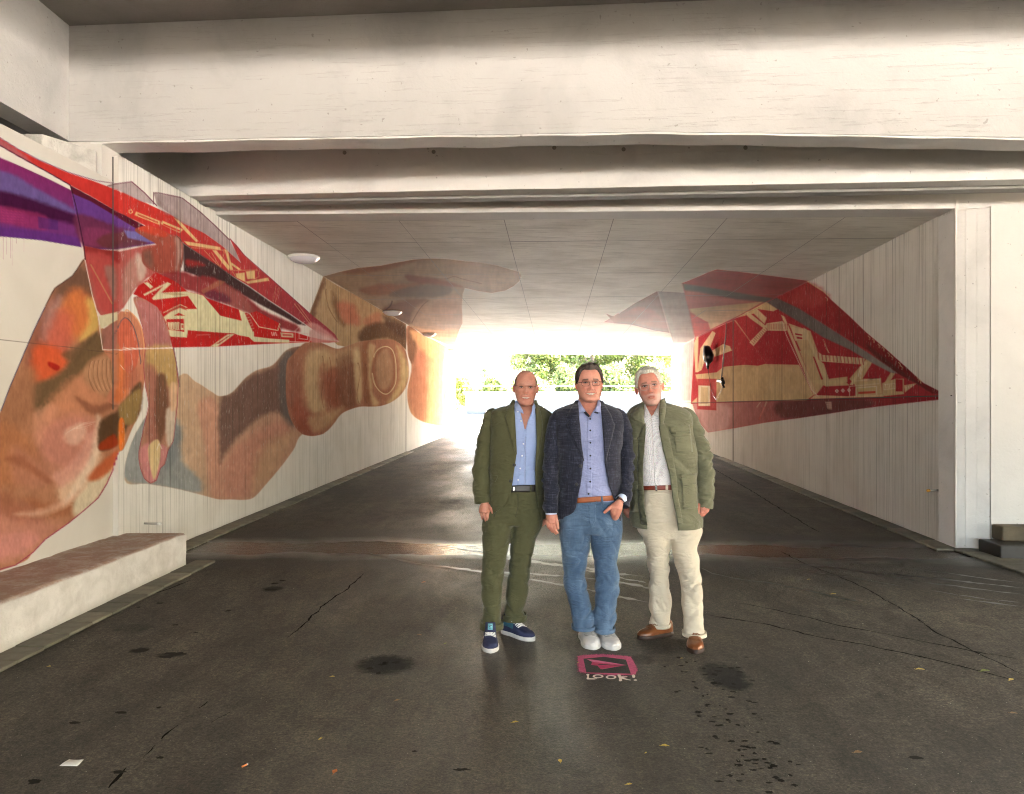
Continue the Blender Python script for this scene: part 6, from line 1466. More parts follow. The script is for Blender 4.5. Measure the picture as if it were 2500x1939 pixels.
for nm_, pts, sd in (('sleeve', [(1212,1004,.03,.03),(1203,1012,.03,.046),(1193,1040,.02,.050,.058),(1184,1085,.01,.054,.06),(1178,1128,.0,.0555,.06),(1176,1150,-.005,.057,.06),(1176,1180,-.02,.0565,.058),(1177.5,1210,-.035,.057,.055),(1178.8,1229,-.045,.057,.054)], 5),
                     ('sleeve', [(1325,1006,.04,.03),(1333,1018,.05,.046),(1338,1050,.09,.052),(1340,1100,.13,.054),(1338,1160,.16,.052),(1335,1215,.14,.05),(1333,1256,.12,.046)], 8)):
    P, Fq, Cn = path_loft(5.0, pts, 80, 44, flat=1.0); P = folds(P, .0075, (8,8,22), 5, seed=sd, zr=([.85,1.1,1.3,1.5],[.5,1.15,.8,.2]), C=Cn[:, None])
    f1.obj(nm_, P, Fq, m_olive, jk1)
P, Fq = S1.opened([(970,1260),(990,1262),(1005,1270),(1030,1277),(1050,1281),(1053,1281.5),(1300,1281.6)], [(970,1303),(990,1303),(1005,1298),(1030,1288),(1050,1283),(1053,1282),(1300,1281.9)])
P = folds(P, .0028, (7,7,10), 5, seed=13); sh1 = f1.obj('shirt', P, Fq, m_blue, thick=.002)
f1.patch('collar', S1, [(1254,980),(1255,990),(1257,1002),(1262,1003)], [(1262,978),(1271,993),(1277,1004),(1278,1010)], .012, m_blue, sh1, puff=.004)
f1.patch('collar', S1, [(1300,992),(1299,1000),(1298,1010),(1297,1016)], [(1306,984),(1307,996),(1307,1006),(1303,1011)], .012, m_blue, sh1, puff=.004)
f1.patch('placket', S1, [(1279,1048),(1275,1084),(1270,1130),(1262,1186)], [(1284,1048),(1280,1084),(1275,1130),(1267,1186)], .004, m_blue, sh1)
for (u, v) in ((1264.5,1005),(1272,1028),(1278,1084),(1274.5,1113),(1270,1144),(1265,1172)): f1.disc('button', S1, u, v, .0055, .009, m_pearl, sh1, .003)
f1.patch('lapel', J1, [(1252,976),(1243,990),(1234,1003),(1238,1012),(1232,1016),(1240,1050),(1250,1085),(1259.5,1107)], [(1257,976),(1256,990),(1255.5,1003),(1256.5,1012),(1257,1016),(1259,1050),(1260.5,1085),(1261.5,1110)], .008, m_olive, jk1, n=26, puff=.004)
f1.patch('lapel', J1, [(1304,978),(1306.5,1000),(1309,1030),(1311,1084),(1308,1130),(1306,1150)], [(1309,976),(1318,1000),(1325,1032),(1324,1060),(1316,1110),(1307.5,1150)], .008, m_olive, jk1, n=24, puff=.004)
for (u, v) in ((1255.5,1135.5),(1246.5,1174.5)): f1.disc('button', J1, u, v, .0115, .010, m_btn, jk1)
f1.patch('pocket_flap', J1, [(1196,1158),(1195,1171)], [(1216,1162),(1209,1176.5)], .008, m_olive, jk1, n=6)
bel = f1.patch('belt', S1, [(1236,1186),(1240,1203)], [(1318,1183),(1318,1200)], .006, m_beltd, None, n=6, m=14)
f1.patch('buckle', S1, [(1252,1188),(1252,1200)], [(1257,1188),(1257,1200)], .012, m_metal, bel, n=5); f1.patch('belt_loop', S1, [(1295,1184),(1294,1202)], [(1298,1184),(1297,1202)], .013, m_olive, bel, n=5)
leg1 = Loft(5.0, [(1245,1186,1256,0,.10),(1279,1178,1254,-.01,.105),(1314,1178,1246,-.02,.098),(1338,1179,1240,-.03,.09),(1385,1177,1230.5,-.05,.076),(1420,1175.5,1227,-.065,.072),(1450,1177,1225,-.08,.068),(1480,1180,1223,-.095,.064),(1503,1183,1222,-.11,.062),(1512,1181,1222.5,-.115,.066),(1519,1177,1223.5,-.12,.072),(1533,1176,1223.5,-.12,.072)], 90, 2.2)
leg2 = Loft(5.0, [(1245,1248,1328,0,.10),(1262,1251,1327,0,.105),(1296,1249.5,1315,0,.10),(1329,1247,1305,.005,.09),(1385,1246,1293.5,.01,.076),(1432,1239,1287.6,.015,.07),(1468,1237,1281.7,.02,.064),(1490,1236,1277,.02,.06),(1496,1234,1280,.02,.066),(1501,1232.5,1281.5,.02,.068),(1513,1232.5,1281.5,.02,.068)], 90, 2.2)
pel1 = Loft(5.0, [(1188,1214,1322,0,.122),(1210,1204,1324,0,.12),(1240,1190,1327,0,.122),(1262,1181,1327,0,.12),(1280,1182,1320,0,.10)], 24)
tr1 = trousers(f1, 'trousers', [leg1, leg2, pel1], m_olive, .0062, 3, ([0,.15,.35,.55,.8,1.1],[1.4,1.3,1.0,1.0,.6,.25]), None)
hem(f1, leg1, .075, .013, m_olive, tr1, 'turn_up'); hem(f1, leg2, .075, .013, m_olive, tr1, 'turn_up')
for q_ in ([(1222,1211),(1212,1240),(1206,1262)], [(1316,1211),(1320,1236),(1323,1258)]): f1.patch('pocket_seam', pel1, q_, [(a+1.2, b) for a, b in q_], .006, m_thread, tr1, n=8, m=2)
f1.patch('fly_seam', pel1, [(1264,1206),(1264,1240),(1258,1262)], [(1265.2,1206),(1265.2,1240),(1259,1262)], .006, m_thread, tr1, n=8, m=2)
w1 = lambda u, v: (lambda y: ((u-CU)/F*y, y))(2880.0/(v-974))
so1 = shoe(f1, (-.150, 4.935), (-.134, 4.640), .108, (m_suede, m_sole), high=.03, teal=1, seed=1, loops=False)
b_ = np.array([(-.155,4.80,.128),(-.124,4.80,.128),(-.124,4.812,.158),(-.155,4.812,.158)]); tg = f1.obj('tongue', [(-.176,4.772,.09),(-.104,4.772,.09),(-.108,4.786,.150),(-.172,4.786,.150)], [(0,1,2,3)], m_suede, so1, thick=.01)
lb = f1.obj('label_patch', [(-.157,4.769,.106),(-.125,4.769,.106),(-.126,4.777,.144),(-.156,4.777,.144)], [(0,1,2,3)], m_tealp, so1, thick=.003)
f1.mb('emblem', MB().tube([(-.150,4.771,.134),(-.145,4.769,.128),(-.132,4.771,.135)], .0022, 6).tube([(-.148,4.7675,.118),(-.134,4.7675,.118)], .002, 6), m_navyd, so1)
so2 = shoe(f1, (-.062, 5.065), (.142, 4.872), .104, (m_suede, m_sole), high=.03, teal=-1, seed=2)
# hand with the back to the viewer
def px(fig, *p): return [fig.w(*q) for q in p]
h1 = MB(); D = -.06
h1.tube(px(f1, (1180,1216,D),(1184,1229,D),(1184,1240,D),(1183.5,1252,D-.005)), [.026,.027,.032,.030], 14)
h1.tube(px(f1, (1190,1232,D),(1191,1244,D),(1193,1254,D-.004)), [.017,.019,.014], 10)
h1.tube(px(f1, (1177,1233,D+.005),(1175,1244,D+.008),(1173,1253,D+.008)), [.015,.017,.012], 10)
for pts, r_ in (([(1194,1248,D-.004),(1196.5,1261,D-.014),(1198.8,1270,D-.012),(1200,1276,D-.004)], (.0108,.0098,.0088,.008)), ([(1187,1249,D-.006),(1190,1264,D-.018),(1192.5,1274,D-.014),(1193.6,1280,D-.004)], (.0112,.0102,.009,.0082)),
                ([(1180,1249,D),(1183,1262,D-.010),(1186,1271,D-.006),(1188,1277,D+.002)], (.0105,.0096,.0086,.0078)), ([(1174,1248,D+.008),(1174.8,1256,D+.004),(1176.5,1263,D+.006),(1178,1267.5,D+.012)], (.0092,.0084,.0076,.0068)),
                ([(1193,1236,D-.008),(1199,1244,D-.022),(1204,1253,D-.026),(1209,1259,D-.024)], (.013,.0118,.0104,.0088))):
    finger_mesh(h1, px(f1, *pts), r_)
h1b = MB(); D = .08; 
h1b.tube(px(f1, (1334,1250,D),(1332,1264,D),(1330,1276,D)), [.026,.030,.024], 12)
for k, (a, b2) in enumerate(((1325.5,1276),(1325,1280),(1326,1284))): finger_mesh(h1b, px(f1, (1332,a-1271+1270,D-.01+.004*k),(b2*0+1328,a-1271+1274+k*3-2,D-.02),(a-1,1277+k*3.6-1,D-.02)) if False else px(f1, (1332,1271+3*k,D-.012),(1328,1274+3*k,D-.02),(1324.8,1276.5+3.4*k,D-.018)), (.009,.0085,.0075))
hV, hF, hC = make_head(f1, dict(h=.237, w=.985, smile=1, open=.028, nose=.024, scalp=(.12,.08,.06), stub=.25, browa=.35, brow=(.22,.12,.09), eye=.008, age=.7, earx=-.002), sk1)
hh1 = head_tr(f1, 1283.5, 947.5, .0, 1.0, rotm(0, 2, 1.5))
nk = Loft(5.0, [(958,1266,1300,.04,.05),(975,1262,1303,.045,.055),(990,1259,1306,.05,.058),(1000,1254,1312,.045,.065),(1020,1240,1322,.03,.093),(1060,1225,1325,.02,.105)], 40)
parts = []
for L_ in (B1,): P, Fq = L_.closed(36); parts.append((P, Fq, L_.n, 36))
def limb(fig, pts, n=24, m=16): P, Fq, _ = path_loft(fig.Y0, pts, n, m); return (P, Fq, n, m)
parts += [limb(f1, [(1215,1020,.03,.03),(1190,1060,.02,.038),(1178,1130,0,.038),(1179,1222,-.05,.026)]), limb(f1, [(1320,1020,.05,.03),(1338,1060,.1,.038),(1338,1160,.16,.036),(1334,1254,.09,.024)]),
          limb(f1, [(1215,1240,0,.07),(1206,1385,-.05,.05),(1200,1515,-.11,.030),(1199,1548,-.11,.024)]), limb(f1, [(1290,1240,0,.07),(1270,1385,.01,.05),(1257,1510,.02,.035),(1257,1540,.02,.035)])]
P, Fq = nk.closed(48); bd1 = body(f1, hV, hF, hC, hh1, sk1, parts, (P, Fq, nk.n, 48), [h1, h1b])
glasses(f1, hh1, m_dkframe, .0225, .0125, .0315, .0085, -.106, .0013, 3.0, bottom=False)

def hl1(th):
    a = np.abs(th); return np.interp(a, [0, 1.02, 1.12, 1.35, 1.5, 1.75, 2.2, PI], [-.1, -.1, .40, .46, .46, .34, .68, .74])
hs, hf = hair_shell(dict(h=.237, w=.985), hl1, lambda th, t: .0022*np.clip((t-.12)/.12, 0, 1) - .003*(1-np.clip((t-.12)/.1, 0, 1)), 25, 6)
f1.obj('hair', hh1(hs), hf, m_hairg)
# =================================================================== man in the dark blue blazer
f2 = Fig(4.88, .525, 'dark haired smiling man in navy checked blazer and jeans with one hand in pocket')
sk2 = lin(np.array([196,140,122])/255)
J2 = Loft(4.88, [(984,1405,1468,.03,.05),(989,1390,1484,.03,.08),(996,1371,1502,.03,.105),(1005,1358,1514,.03,.125),(1020,1352,1521,.02,.145),(1045,1352,1522,.01,.158),(1080,1356,1518,0,.165),(1120,1360,1512,0,.166),(1160,1362,1512,0,.168),(1200,1362,1514,0,.168),(1266,1361,1516,0,.165)], 90)
S2 = Loft(4.88, [(980,1414,1462,.03,.058),(990,1402,1474,.02,.08),(1005,1378,1496,.02,.108),(1035,1366,1510,.01,.136),(1100,1372,1505,0,.148),(1150,1375,1500,0,.152),(1200,1378,1505,0,.150),(1219,1380,1507,0,.146)], 70)
B2 = Loft(4.88, [(990,1416,1460,.03,.045),(1005,1392,1484,.03,.09),(1040,1376,1500,.01,.12),(1200,1388,1494,0,.12),(1265,1395,1488,0,.08)], 40)
P, Fq = J2.opened([(970,1410.5),(986,1411),(1084,1418.7),(1125,1425),(1150,1422),(1174,1418.7),(1219,1409.7),(1240,1406),(1251,1400),(1259,1388),(1266,1366)], [(970,1466),(1062,1472.5),(1129,1477),(1181,1486),(1219,1500),(1240,1508),(1270,1513)])
P = folds(P, .0065, (5,5,6), 3, seed=23, zr=([.8,1.2,1.5],[.9,1,.25])); jk2 = f2.obj('blazer', P, Fq, m_navy, thick=.006)
for pts, sd in (([(1376,1004,.03,.03),(1366,1014,.02,.044),(1357,1035,.0,.052,.058),(1352,1065,-.01,.053,.058),(1348.5,1095,-.02,.050,.056),(1346,1130,-.03,.050,.055),(1344.5,1180,-.05,.0485,.052),(1344.5,1220,-.07,.047,.05),(1345.5,1252,-.08,.0425,.046)], 25),
                ([(1500,1004,.03,.03),(1511,1015,.02,.044),(1519,1038,.0,.053,.058),(1526,1075,.0,.052,.057),(1530,1110,.0,.046,.056),(1530.5,1142,-.005,.044,.056),(1530,1168,-.03,.043,.054),(1526,1198,-.07,.044,.05),(1522,1222,-.10,.045,.048),(1519,1236,-.115,.045,.046)], 28)):
    P, Fq, Cn = path_loft(4.88, pts, 90, 44); P = folds(P, .0085, (8,8,24), 6, seed=sd, zr=([.85,1.1,1.3,1.5],[.8,1.25,.8,.2]), C=Cn[:, None]); f2.obj('sleeve', P, Fq, m_navy, jk2)
P, Fq = S2.opened([(960,1412),(985,1418),(996,1425),(1012,1436),(1018,1439.9),(1300,1440)], [(960,1464),(985,1458),(996,1453),(1012,1443),(1018,1440.2),(1300,1440.3)])
P = folds(P, .003, (7,7,8), 4, seed=33); sh2 = f2.obj('shirt', P, Fq, m_shirt2, thick=.002)
f2.patch('collar', S2, [(1408,976),(1410,990),(1412,1006),(1414,1008)], [(1415,978),(1422,994),(1430,1006),(1423,1005)], .012, m_shirt2, sh2, puff=.004)
f2.patch('collar', S2, [(1459,978),(1456,994),(1452,1004),(1457,1006)], [(1465,976),(1467,990),(1468,1004),(1467,1008)], .012, m_shirt2, sh2, puff=.004)
f2.patch('collar_band', S2, [(1423,1004),(1430,1013),(1438,1019)], [(1426,1000),(1433,1008),(1440,1015)], .010, m_navyd, sh2, n=8, m=4); f2.patch('collar_band', S2, [(1455,1003),(1450,1008)], [(1462,1001),(1460,1010)], .010, m_navyd, sh2, n=6, m=4)
f2.patch('placket', S2, [(1434,1018),(1433,1100),(1432,1222)], [(1445,1018),(1446,1100),(1445,1222)], .003, m_shirt2, sh2)
for (u, v) in ((1441,1023),(1441.3,1051),(1441.5,1081),(1441.5,1112.5),(1441.5,1144),(1441,1176),(1437,1206)): f2.disc('button', S2, u, v, .0062, .008, m_navyd, sh2, .003)
f2.patch('lapel', J2, [(1405,978),(1393,998),(1384,1015),(1389,1030),(1382,1036),(1394,1060),(1408,1092),(1423,1122)], [(1412,978),(1412.5,998),(1413.5,1015),(1415,1030),(1416,1036),(1418,1060),(1420.5,1092),(1426,1126)], .008, m_navy, jk2, n=26, puff=.004)
f2.patch('lapel', J2, [(1465,978),(1467,998),(1469,1015),(1470.5,1030),(1471.5,1036),(1473,1062),(1475.5,1100),(1477,1126)], [(1471,978),(1482,998),(1493,1015),(1497,1030),(1502,1037),(1496,1062),(1485,1102),(1478,1132)], .008, m_navy, jk2, n=26, puff=.004)
for (u, v) in ((1417,1138),(1407.5,1183)): f2.disc('button', J2, u, v, .0115, .010, m_btn, jk2)
jn = [Loft(4.88, [(1265,1366,1444,0,.115),(1307,1367,1441,0,.112),(1343,1372,1436,-.005,.10),(1385,1376,1430,-.01,.085),(1410,1377,1429,-.012,.082),(1440,1381,1433,-.015,.078),(1461,1385,1438,-.02,.072),(1496,1394.5,1446,-.03,.066),(1520,1399,1448.5,-.035,.066),(1534,1400,1449,-.035,.070)], 90, 2.2),
      Loft(4.88, [(1265,1438,1518,0,.115),(1303,1441,1518,0,.112),(1338,1445,1512,-.005,.10),(1385,1451,1506.6,-.01,.085),(1409,1454,1510,-.012,.082),(1444,1454,1510,-.015,.078),(1480,1451,1504,-.025,.070),(1508,1450,1501.5,-.035,.066),(1528,1453,1498,-.04,.068),(1540,1454,1497,-.04,.070)], 90, 2.2),
      Loft(4.88, [(1216,1382,1506,0,.145),(1226,1380,1507,0,.142),(1245,1370,1514,0,.138),(1270,1366,1518,0,.135),(1298,1370,1515,0,.112)], 24)]
tr2 = trousers(f2, 'jeans', jn, m_jean, .0070, 43, ([0,.15,.35,.6,.8,1.1],[1.5,1.1,.9,1.1,.7,.35]), None)
PJ = jn[2]
hem(f2, jn[0], .05, .010, m_jean, tr2); hem(f2, jn[1], .05, .010, m_jean, tr2)
be2 = f2.patch('belt', S2, [(1402,1216),(1408,1229)], [(1508,1209),(1511,1221)], .010, m_beltb, None, n=5, m=18)
f2.patch('belt_loop', S2, [(1467,1212),(1469,1232)], [(1471,1212),(1474,1232)], .016, m_jean, be2, n=5); f2.disc('rivet', S2, 1456, 1224.5, .003, .018, m_metal, be2)
f2.patch('fly', PJ, [(1436,1232),(1438,1270),(1442,1288)], [(1455,1232),(1455,1270),(1446,1288)], .006, m_jean, tr2, n=12); f2.patch('pocket_edge', PJ, [(1489,1247),(1500,1252),(1517,1254)], [(1489,1249),(1500,1255),(1517,1257)], .010, m_jean, tr2, n=8, m=3)
shoe(f2, (.488, 4.985), (.520, 4.700), .122, (m_whitesh, m_sole), seed=3, rise=1.05, lacemat=m_lgrey, laces=.47, loops=False); shoe(f2, (.595, 4.975), (.655, 4.688), .122, (m_whitesh, m_sole), seed=4, rise=1.0, lacemat=m_lgrey, laces=.47, loops=False)
h2 = MB(); D = -.085
h2.tube(px(f2, (1345,1238,D),(1346,1252,D),(1346,1264,D-.004),(1346,1276,D-.006)), [.026,.028,.033,.028], 14)
h2.tube(px(f2, (1355,1256,D),(1354,1266,D-.004),(1353,1276,D-.008)), [.016,.018,.014], 10)
for pts, r_ in (([(1353,1272,D-.006),(1353.5,1285,D-.018),(1356,1295,D-.016),(1361,1301,D-.006)], (.0118,.0108,.0098,.0085)), ([(1347,1274,D-.004),(1348,1288,D-.012),(1351.5,1297,D-.008),(1357,1303,D+.004)], (.0112,.0104,.009,.008)),
                ([(1341,1273,D+.004),(1342,1286,D),(1345,1294,D+.006),(1349,1299,D+.016)], (.0108,.0098,.0088,.0078)), ([(1335,1270,D+.014),(1336,1279,D+.010),(1338,1287,D+.014),(1341,1291,D+.02)], (.0095,.0088,.0078,.007)),
                ([(1356,1258,D-.010),(1358.5,1270,D-.022),(1361,1281,D-.026),(1362.3,1290,D-.024)], (.0135,.0120,.0108,.0092))):
    finger_mesh(h2, px(f2, *pts), r_)
h2b = MB(); D = -.145
h2b.tube(px(f2, (1520,1220,D+.02),(1513,1227,D+.0),(1507,1238,D-.004),(1503,1250,D+.012),(1501,1264,D+.05)), [.026,.027,.036,.036,.026], 14)
h2b.tube(px(f2, (1512,1228,D),(1500,1236,D-.008),(1497,1248,D+.004),(1496,1258,D+.04)), [.020,.024,.022,.015], 12)
finger_mesh(h2b, px(f2, (1502,1231,D-.006),(1490,1239,D-.014),(1482,1246,D-.012),(1476.5,1251,D-.006)), (.0155,.0125,.0115,.0098))
f2.mb('bracelet', MB().tube(px(f2, (1507,1218.5,D-.022),(1514,1218,D-.030),(1521,1222,D-.028),(1526,1228,D-.014)), .003, 8), m_navyd)
P, Fq, Cn = path_loft(4.88, [(1345,1240,-.08,.038),(1345.5,1255.5,-.082,.037)], 6, 30); f2.obj('cuff', P, Fq, m_cuffw)
P, Fq, Cn = path_loft(4.88, [(1524,1214,-.11,.036),(1513,1223,-.142,.032)], 6, 30); f2.obj('cuff', P, Fq, m_cuffw)
prm2 = dict(h=.246, w=1.05, smile=1, open=.036, jaw=.006, nose=.023, brow=(.035,.02,.015), browa=.75, eye=.008, earx=-.003, iris=(.030,.038,.050))
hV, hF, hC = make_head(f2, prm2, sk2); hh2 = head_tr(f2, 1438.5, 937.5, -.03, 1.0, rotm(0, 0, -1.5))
nk = Loft(4.88, [(950,1418,1462,.02,.05),(972,1413,1464,.03,.06),(985,1411,1466,.035,.063),(996,1404,1472,.035,.075),(1012,1390,1486,.025,.105),(1040,1380,1496,.01,.122)], 40)
B_ = B2.closed(36); parts = [(B_[0], B_[1], B2.n, 36), limb(f2, [(1380,1020,.03,.03),(1354,1060,0,.04),(1346,1130,-.03,.038),(1345,1246,-.085,.026)]), limb(f2, [(1500,1020,.03,.03),(1524,1070,0,.04),(1530,1150,-.01,.036),(1520,1220,-.12,.026)]),
         limb(f2, [(1408,1250,0,.07),(1404,1385,-.01,.052),(1425,1510,.02,.034),(1428,1545,.04,.028)]), limb(f2, [(1475,1250,0,.07),(1480,1385,-.01,.052),(1475,1515,.02,.034),(1471,1548,.04,.028)])]
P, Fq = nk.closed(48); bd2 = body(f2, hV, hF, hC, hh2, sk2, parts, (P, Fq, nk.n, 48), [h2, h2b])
def hl2(th):
    a = np.abs(th); return np.interp(a, [0, .55, .80, .95, 1.10, 1.35, 1.5, 1.75, 2.2, PI], [.135, .125, .15, .26, .40, .50, .50, .36, .70, .74])
hs, hf = hair_shell(prm2, hl2, lambda th, t: .010 + .016*np.exp(-((t-.10)/.10)**2)*np.exp(-((th-.25)/.9)**2) + .006*np.exp(-((t-.2)/.15)**2), 5, 9)
f2.obj('hair', hh2(hs), hf, m_hairb)
f2._lens = []; glasses(f2, hh2, m_dkframe, .0250, .0165, .0335, .0015, -.107, .0014, 3.6)

# =================================================================== man in the field jacket
f3 = Fig(5.0, 1.06, 'older man with white hair and beard in khaki field jacket and cream trousers')
sk3 = lin(np.array([186,126,109])/255)
J3 = Loft(5.0, [(984,1568,1624,.03,.055),(990,1553,1645,.03,.08),(996,1543,1664,.03,.10),(1006,1535,1680,.03,.12),(1022,1530,1688,.02,.14),(1050,1529,1690,.01,.152),(1096,1531,1694,0,.16),(1167,1533,1698,0,.168),(1214,1535,1703,0,.172),(1250,1539,1709,0,.172),(1284,1548,1712,0,.166)], 90)
S3 = Loft(5.0, [(984,1574,1614,.03,.055),(996,1562,1630,.03,.08),(1010,1550,1650,.02,.11),(1040,1545,1662,.01,.134),(1110,1548,1672,0,.148),(1160,1552,1680,0,.155),(1189,1556,1682,0,.152)], 70)
B3 = Loft(5.0, [(992,1576,1614,.03,.05),(1005,1560,1636,.03,.085),(1040,1550,1660,.01,.115),(1180,1562,1674,0,.12),(1265,1575,1680,0,.08)], 40)
P, Fq = J3.opened([(960,1573),(1010,1572),(1040,1574),(1060,1575.5),(1108,1571),(1155,1568.5),(1190,1571),(1240,1572),(1272,1578),(1290,1581)], [(960,1612),(1020,1612),(1044,1609),(1096,1618),(1155,1634.6),(1214,1641.6),(1260,1650),(1290,1654)])
P = folds(P, .0095, (6,6,9), 4, seed=53, zr=([.75,1.2,1.5,1.56],[1,1,.7,.2])); jk3 = f3.obj('field_jacket', P, Fq, m_field, thick=.008)
for pts, sd in (([(1664,1002,.03,.03),(1676,1012,.03,.048),(1690,1035,.02,.053,.058),(1702,1066,.01,.051,.058),(1711,1095,.0,.0515,.058),(1718,1130,-.01,.0565,.06),(1720.5,1165,-.025,.0615,.062),(1721,1200,-.04,.0615,.062),(1719.5,1225,-.05,.057,.058),(1717.5,1240,-.055,.050,.052)], 55),
                ([(1556,1004,.03,.03),(1547,1015,.04,.046),(1542,1045,.08,.05),(1539,1100,.11,.05),(1536,1170,.12,.05),(1535,1225,.10,.046),(1535,1244,.10,.042)], 58)):
    P, Fq, Cn = path_loft(5.0, pts, 100, 48); P = folds(P, .011, (8,8,26), 5, seed=sd, zr=([.85,1.1,1.3,1.5],[1,1.3,.9,.3]), C=Cn[:, None]); f3.obj('sleeve', P, Fq, m_field, jk3)
P, Fq = S3.opened([(960,1573),(990,1576),(1005,1583),(1016,1590.9),(1300,1602)], [(960,1612),(990,1610),(1005,1602),(1016,1591.2),(1300,1602.3)])
P = folds(P, .004, (7,7,8), 4, seed=63); sh3 = f3.obj('shirt', P, Fq, m_dot, thick=.002)
f3.patch('collar', S3, [(1570,978),(1572,992),(1574,1010),(1576,1020)], [(1574,980),(1579,996),(1586,1009),(1580,1016)], .012, m_dot, sh3, puff=.004); f3.patch('collar', S3, [(1609,982),(1603,998),(1596,1010),(1601,1017)], [(1617,976),(1614,994),(1611,1008),(1608,1016)], .012, m_dot, sh3, puff=.004)
# stand collar, storm flap, pockets
f3.patch('stand_collar', J3, [(1568,980),(1555,996),(1540,1012),(1548,1026)], [(1573,984),(1572,1000),(1571,1016),(1574,1036)], .014, m_field, jk3, puff=.010, thick=.008); f3.patch('stand_collar', J3, [(1612,978),(1610,995),(1609,1015),(1611,1036)], [(1622,972),(1626,990),(1624,1010),(1618,1036)], .014, m_field, jk3, puff=.010, thick=.008)
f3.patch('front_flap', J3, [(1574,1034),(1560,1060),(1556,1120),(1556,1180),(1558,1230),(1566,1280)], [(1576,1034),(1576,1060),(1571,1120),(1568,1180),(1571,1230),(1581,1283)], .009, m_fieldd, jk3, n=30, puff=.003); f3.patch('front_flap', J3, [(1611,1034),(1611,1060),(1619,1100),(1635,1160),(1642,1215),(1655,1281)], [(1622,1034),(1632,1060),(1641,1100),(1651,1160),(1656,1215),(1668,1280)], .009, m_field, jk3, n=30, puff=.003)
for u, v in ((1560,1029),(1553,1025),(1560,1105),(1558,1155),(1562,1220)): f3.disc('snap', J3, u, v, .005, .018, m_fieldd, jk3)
def pocket(loft, a, b, c, d, flap, dark=True):
    q = f3.patch('pocket', loft, [a, d], [b, c], .006, m_field, jk3, n=10, m=10, puff=.006)
    (fa, fb, fc, fd) = flap
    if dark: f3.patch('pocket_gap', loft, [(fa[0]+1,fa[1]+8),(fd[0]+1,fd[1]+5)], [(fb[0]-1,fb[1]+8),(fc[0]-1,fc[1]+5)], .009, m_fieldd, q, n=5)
    f3.patch('flap', loft, [fa, fd], [fb, fc], .014, m_field, q, n=8, m=12, puff=.007)
pocket(J3, (1642,1052),(1686,1050),(1691,1104),(1650,1106), ((1633,1042),(1683,1036),(1686,1052),(1638,1056)))
pocket(J3, (1536,1060),(1560,1062),(1558,1120),(1538,1120), ((1535,1055),(1562,1057),(1558,1068),(1536,1070)))
pocket(J3, (1664,1166),(1700,1164),(1704,1240),(1668,1244), ((1661,1160),(1700,1156),(1702,1180),(1666,1188)), False)
pocket(J3, (1540,1180),(1556,1180),(1558,1250),(1542,1250), ((1538,1176),(1557,1176),(1557,1192),(1539,1192)), False)
be3 = f3.patch('belt', S3, [(1567,1187),(1568,1197)], [(1648,1184),(1648,1196)], .010, m_beltr, None, n=5, m=16)
f3.patch('buckle', S3, [(1599,1184),(1600,1199)], [(1604,1184),(1605,1199)], .017, m_metal, be3, n=5); f3.patch('belt_loop', S3, [(1625,1184),(1625,1199)], [(1631,1184),(1631,1199)], .016, m_chino, be3, n=5)
ch = [Loft(5.0, [(1275,1557,1636,0,.112),(1300,1563,1635,0,.11),(1324,1571,1634,0,.105),(1362,1581,1632,0,.09),(1397,1585.5,1632,0,.08),(1456,1587.4,1636,-.005,.07),(1503,1589.7,1634.5,-.01,.064),(1529,1590,1631,-.01,.064)], 90, 2.2),
      Loft(5.0, [(1270,1630,1711,0,.112),(1300,1634,1706,-.01,.11),(1335,1638,1700.7,-.03,.10),(1380,1653.5,1706.5,-.07,.085),(1428,1661.7,1713,-.11,.076),(1480,1665,1716,-.15,.070),(1520,1669,1718,-.18,.066),(1551,1671,1719.6,-.20,.066)], 90, 2.2),
      Loft(5.0, [(1186,1564,1680,0,.150),(1230,1558,1704,0,.14),(1262,1557,1710,0,.135),(1290,1559,1709,0,.125),(1312,1566,1704,0,.10)], 28)]
tr3 = trousers(f3, 'trousers', ch, m_chino, .0085, 73, ([0,.15,.35,.6,.8,1.1],[1.2,1.1,1.0,1.1,.9,.5]), None)
hem(f3, ch[0], .05, .011, m_chino, tr3); hem(f3, ch[1], .045, .011, m_chino, tr3)
shoe(f3, (1.085, 5.02), (.842, 4.905), .104, (m_brown, m_brsole), seed=5, lacemat=m_brlace, laces=.44, loops=False); shoe(f3, (1.215, 4.905), (1.150, 4.625), .112, (m_brown, m_brsole), seed=6, lacemat=m_brlace, laces=.44, loops=False)
h3 = MB(); D = -.075
h3.tube(px(f3, (1717,1226,D+.01),(1717,1238,D),(1717,1248,D-.004)), [.026,.030,.026], 14)
finger_mesh(h3, px(f3, (1706,1230,D-.012),(1704.5,1242,D-.026),(1703.8,1250,D-.028),(1703.5,1256,D-.024)), (.013,.0125,.0115,.0098))
for k, (a, b2, c2_) in enumerate((((1713,1240),(1713,1252),(1708,1257)), ((1719,1241),(1718.5,1255),(1713.5,1259)), ((1725,1241),(1723.5,1252),(1718,1259)), ((1730,1240),(1728,1248),(1722.5,1253)))):
    finger_mesh(h3, px(f3, (a[0],a[1],D-.004+.006*k),(b2[0],b2[1],D-.020+.006*k),(c2_[0],c2_[1],D-.016+.008*k)), (.0115-.0004*k,.0108-.0006*k,.0094-.0006*k))
h3b = MB(); D = .06
h3b.tube(px(f3, (1533,1238,D+.03),(1532,1250,D+.01),(1535,1258,D)), [.026,.030,.022], 12)
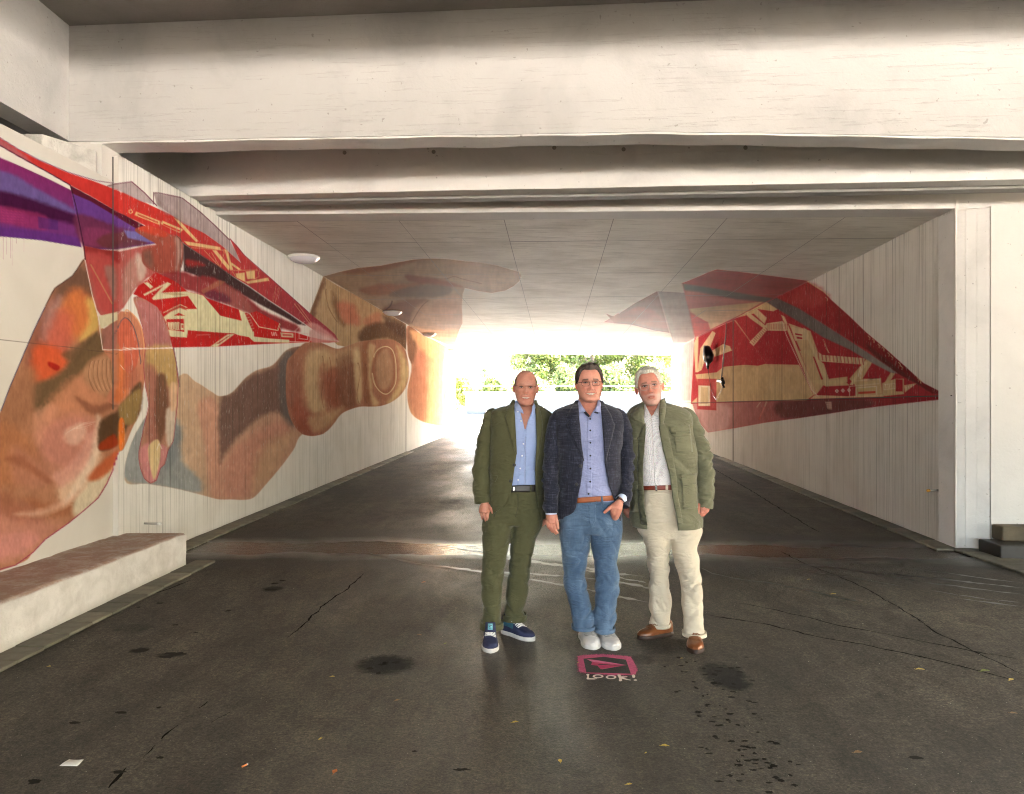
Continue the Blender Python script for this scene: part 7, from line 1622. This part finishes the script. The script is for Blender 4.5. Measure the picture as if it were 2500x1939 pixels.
finger_mesh(h3b, px(f3, (1536,1248,D-.006),(1540,1257,D-.014),(1543.5,1265,D-.012)), (.012,.0105,.009)); finger_mesh(h3b, px(f3, (1530,1252,D),(1535,1260,D-.008),(1540,1265,D-.004)), (.011,.010,.0085)); finger_mesh(h3b, px(f3, (1526,1252,D+.006),(1530,1259,D),(1534,1263,D+.004)), (.010,.009,.008))
prm3 = dict(h=.245, w=.99, nose=.026, beard=(.50,.46,.42), brow=(.16,.09,.06), browa=.75, eye=.009, age=1, red=1.3, earx=.004, earout=42, iris=(.03,.022,.018))
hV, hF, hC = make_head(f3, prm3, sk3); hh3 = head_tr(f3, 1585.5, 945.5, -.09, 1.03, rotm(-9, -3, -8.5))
nk = Loft(5.0, [(955,1570,1612,.0,.05),(975,1571,1614,.01,.055),(990,1572,1616,.02,.06),(1000,1566,1620,.03,.07),(1015,1555,1636,.02,.10),(1040,1552,1655,.01,.12)], 40)
B_ = B3.closed(36); parts = [(B_[0], B_[1], B3.n, 36), limb(f3, [(1660,1020,.03,.03),(1696,1060,.01,.04),(1718,1140,-.02,.038),(1718,1234,-.06,.026)]), limb(f3, [(1562,1020,.03,.03),(1542,1060,.09,.038),(1537,1160,.12,.036),(1534,1240,.08,.024)]),
         limb(f3, [(1600,1250,0,.07),(1607,1397,0,.05),(1611,1520,-.01,.035),(1611,1545,-.01,.035)]), limb(f3, [(1668,1250,0,.07),(1682,1400,-.09,.05),(1695,1540,-.19,.035),(1696,1575,-.19,.035)])]
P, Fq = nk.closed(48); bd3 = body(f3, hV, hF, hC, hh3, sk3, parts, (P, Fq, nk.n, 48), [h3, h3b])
def hl3(th):
    a = np.abs(th+.12); return np.interp(a, [0, .5, .75, .92, 1.1, 1.3, 1.5, 1.75, 2.2, PI], [.15, .14, .17, .30, .42, .50, .46, .34, .70, .78])
hs, hf = hair_shell(prm3, hl3, lambda th, t: .009 + .009*np.exp(-((t-.12)/.12)**2)*np.exp(-((th+.5)/1.1)**2) + .005*np.exp(-((np.abs(th)-1.5)/.4)**2), 15, 6)
f3.obj('hair', hh3(hs), hf, m_hairw)
f3._lens = []; glasses(f3, hh3, m_gold, .0255, .0185, .0335, -.001, -.108, .0016, 3.2)
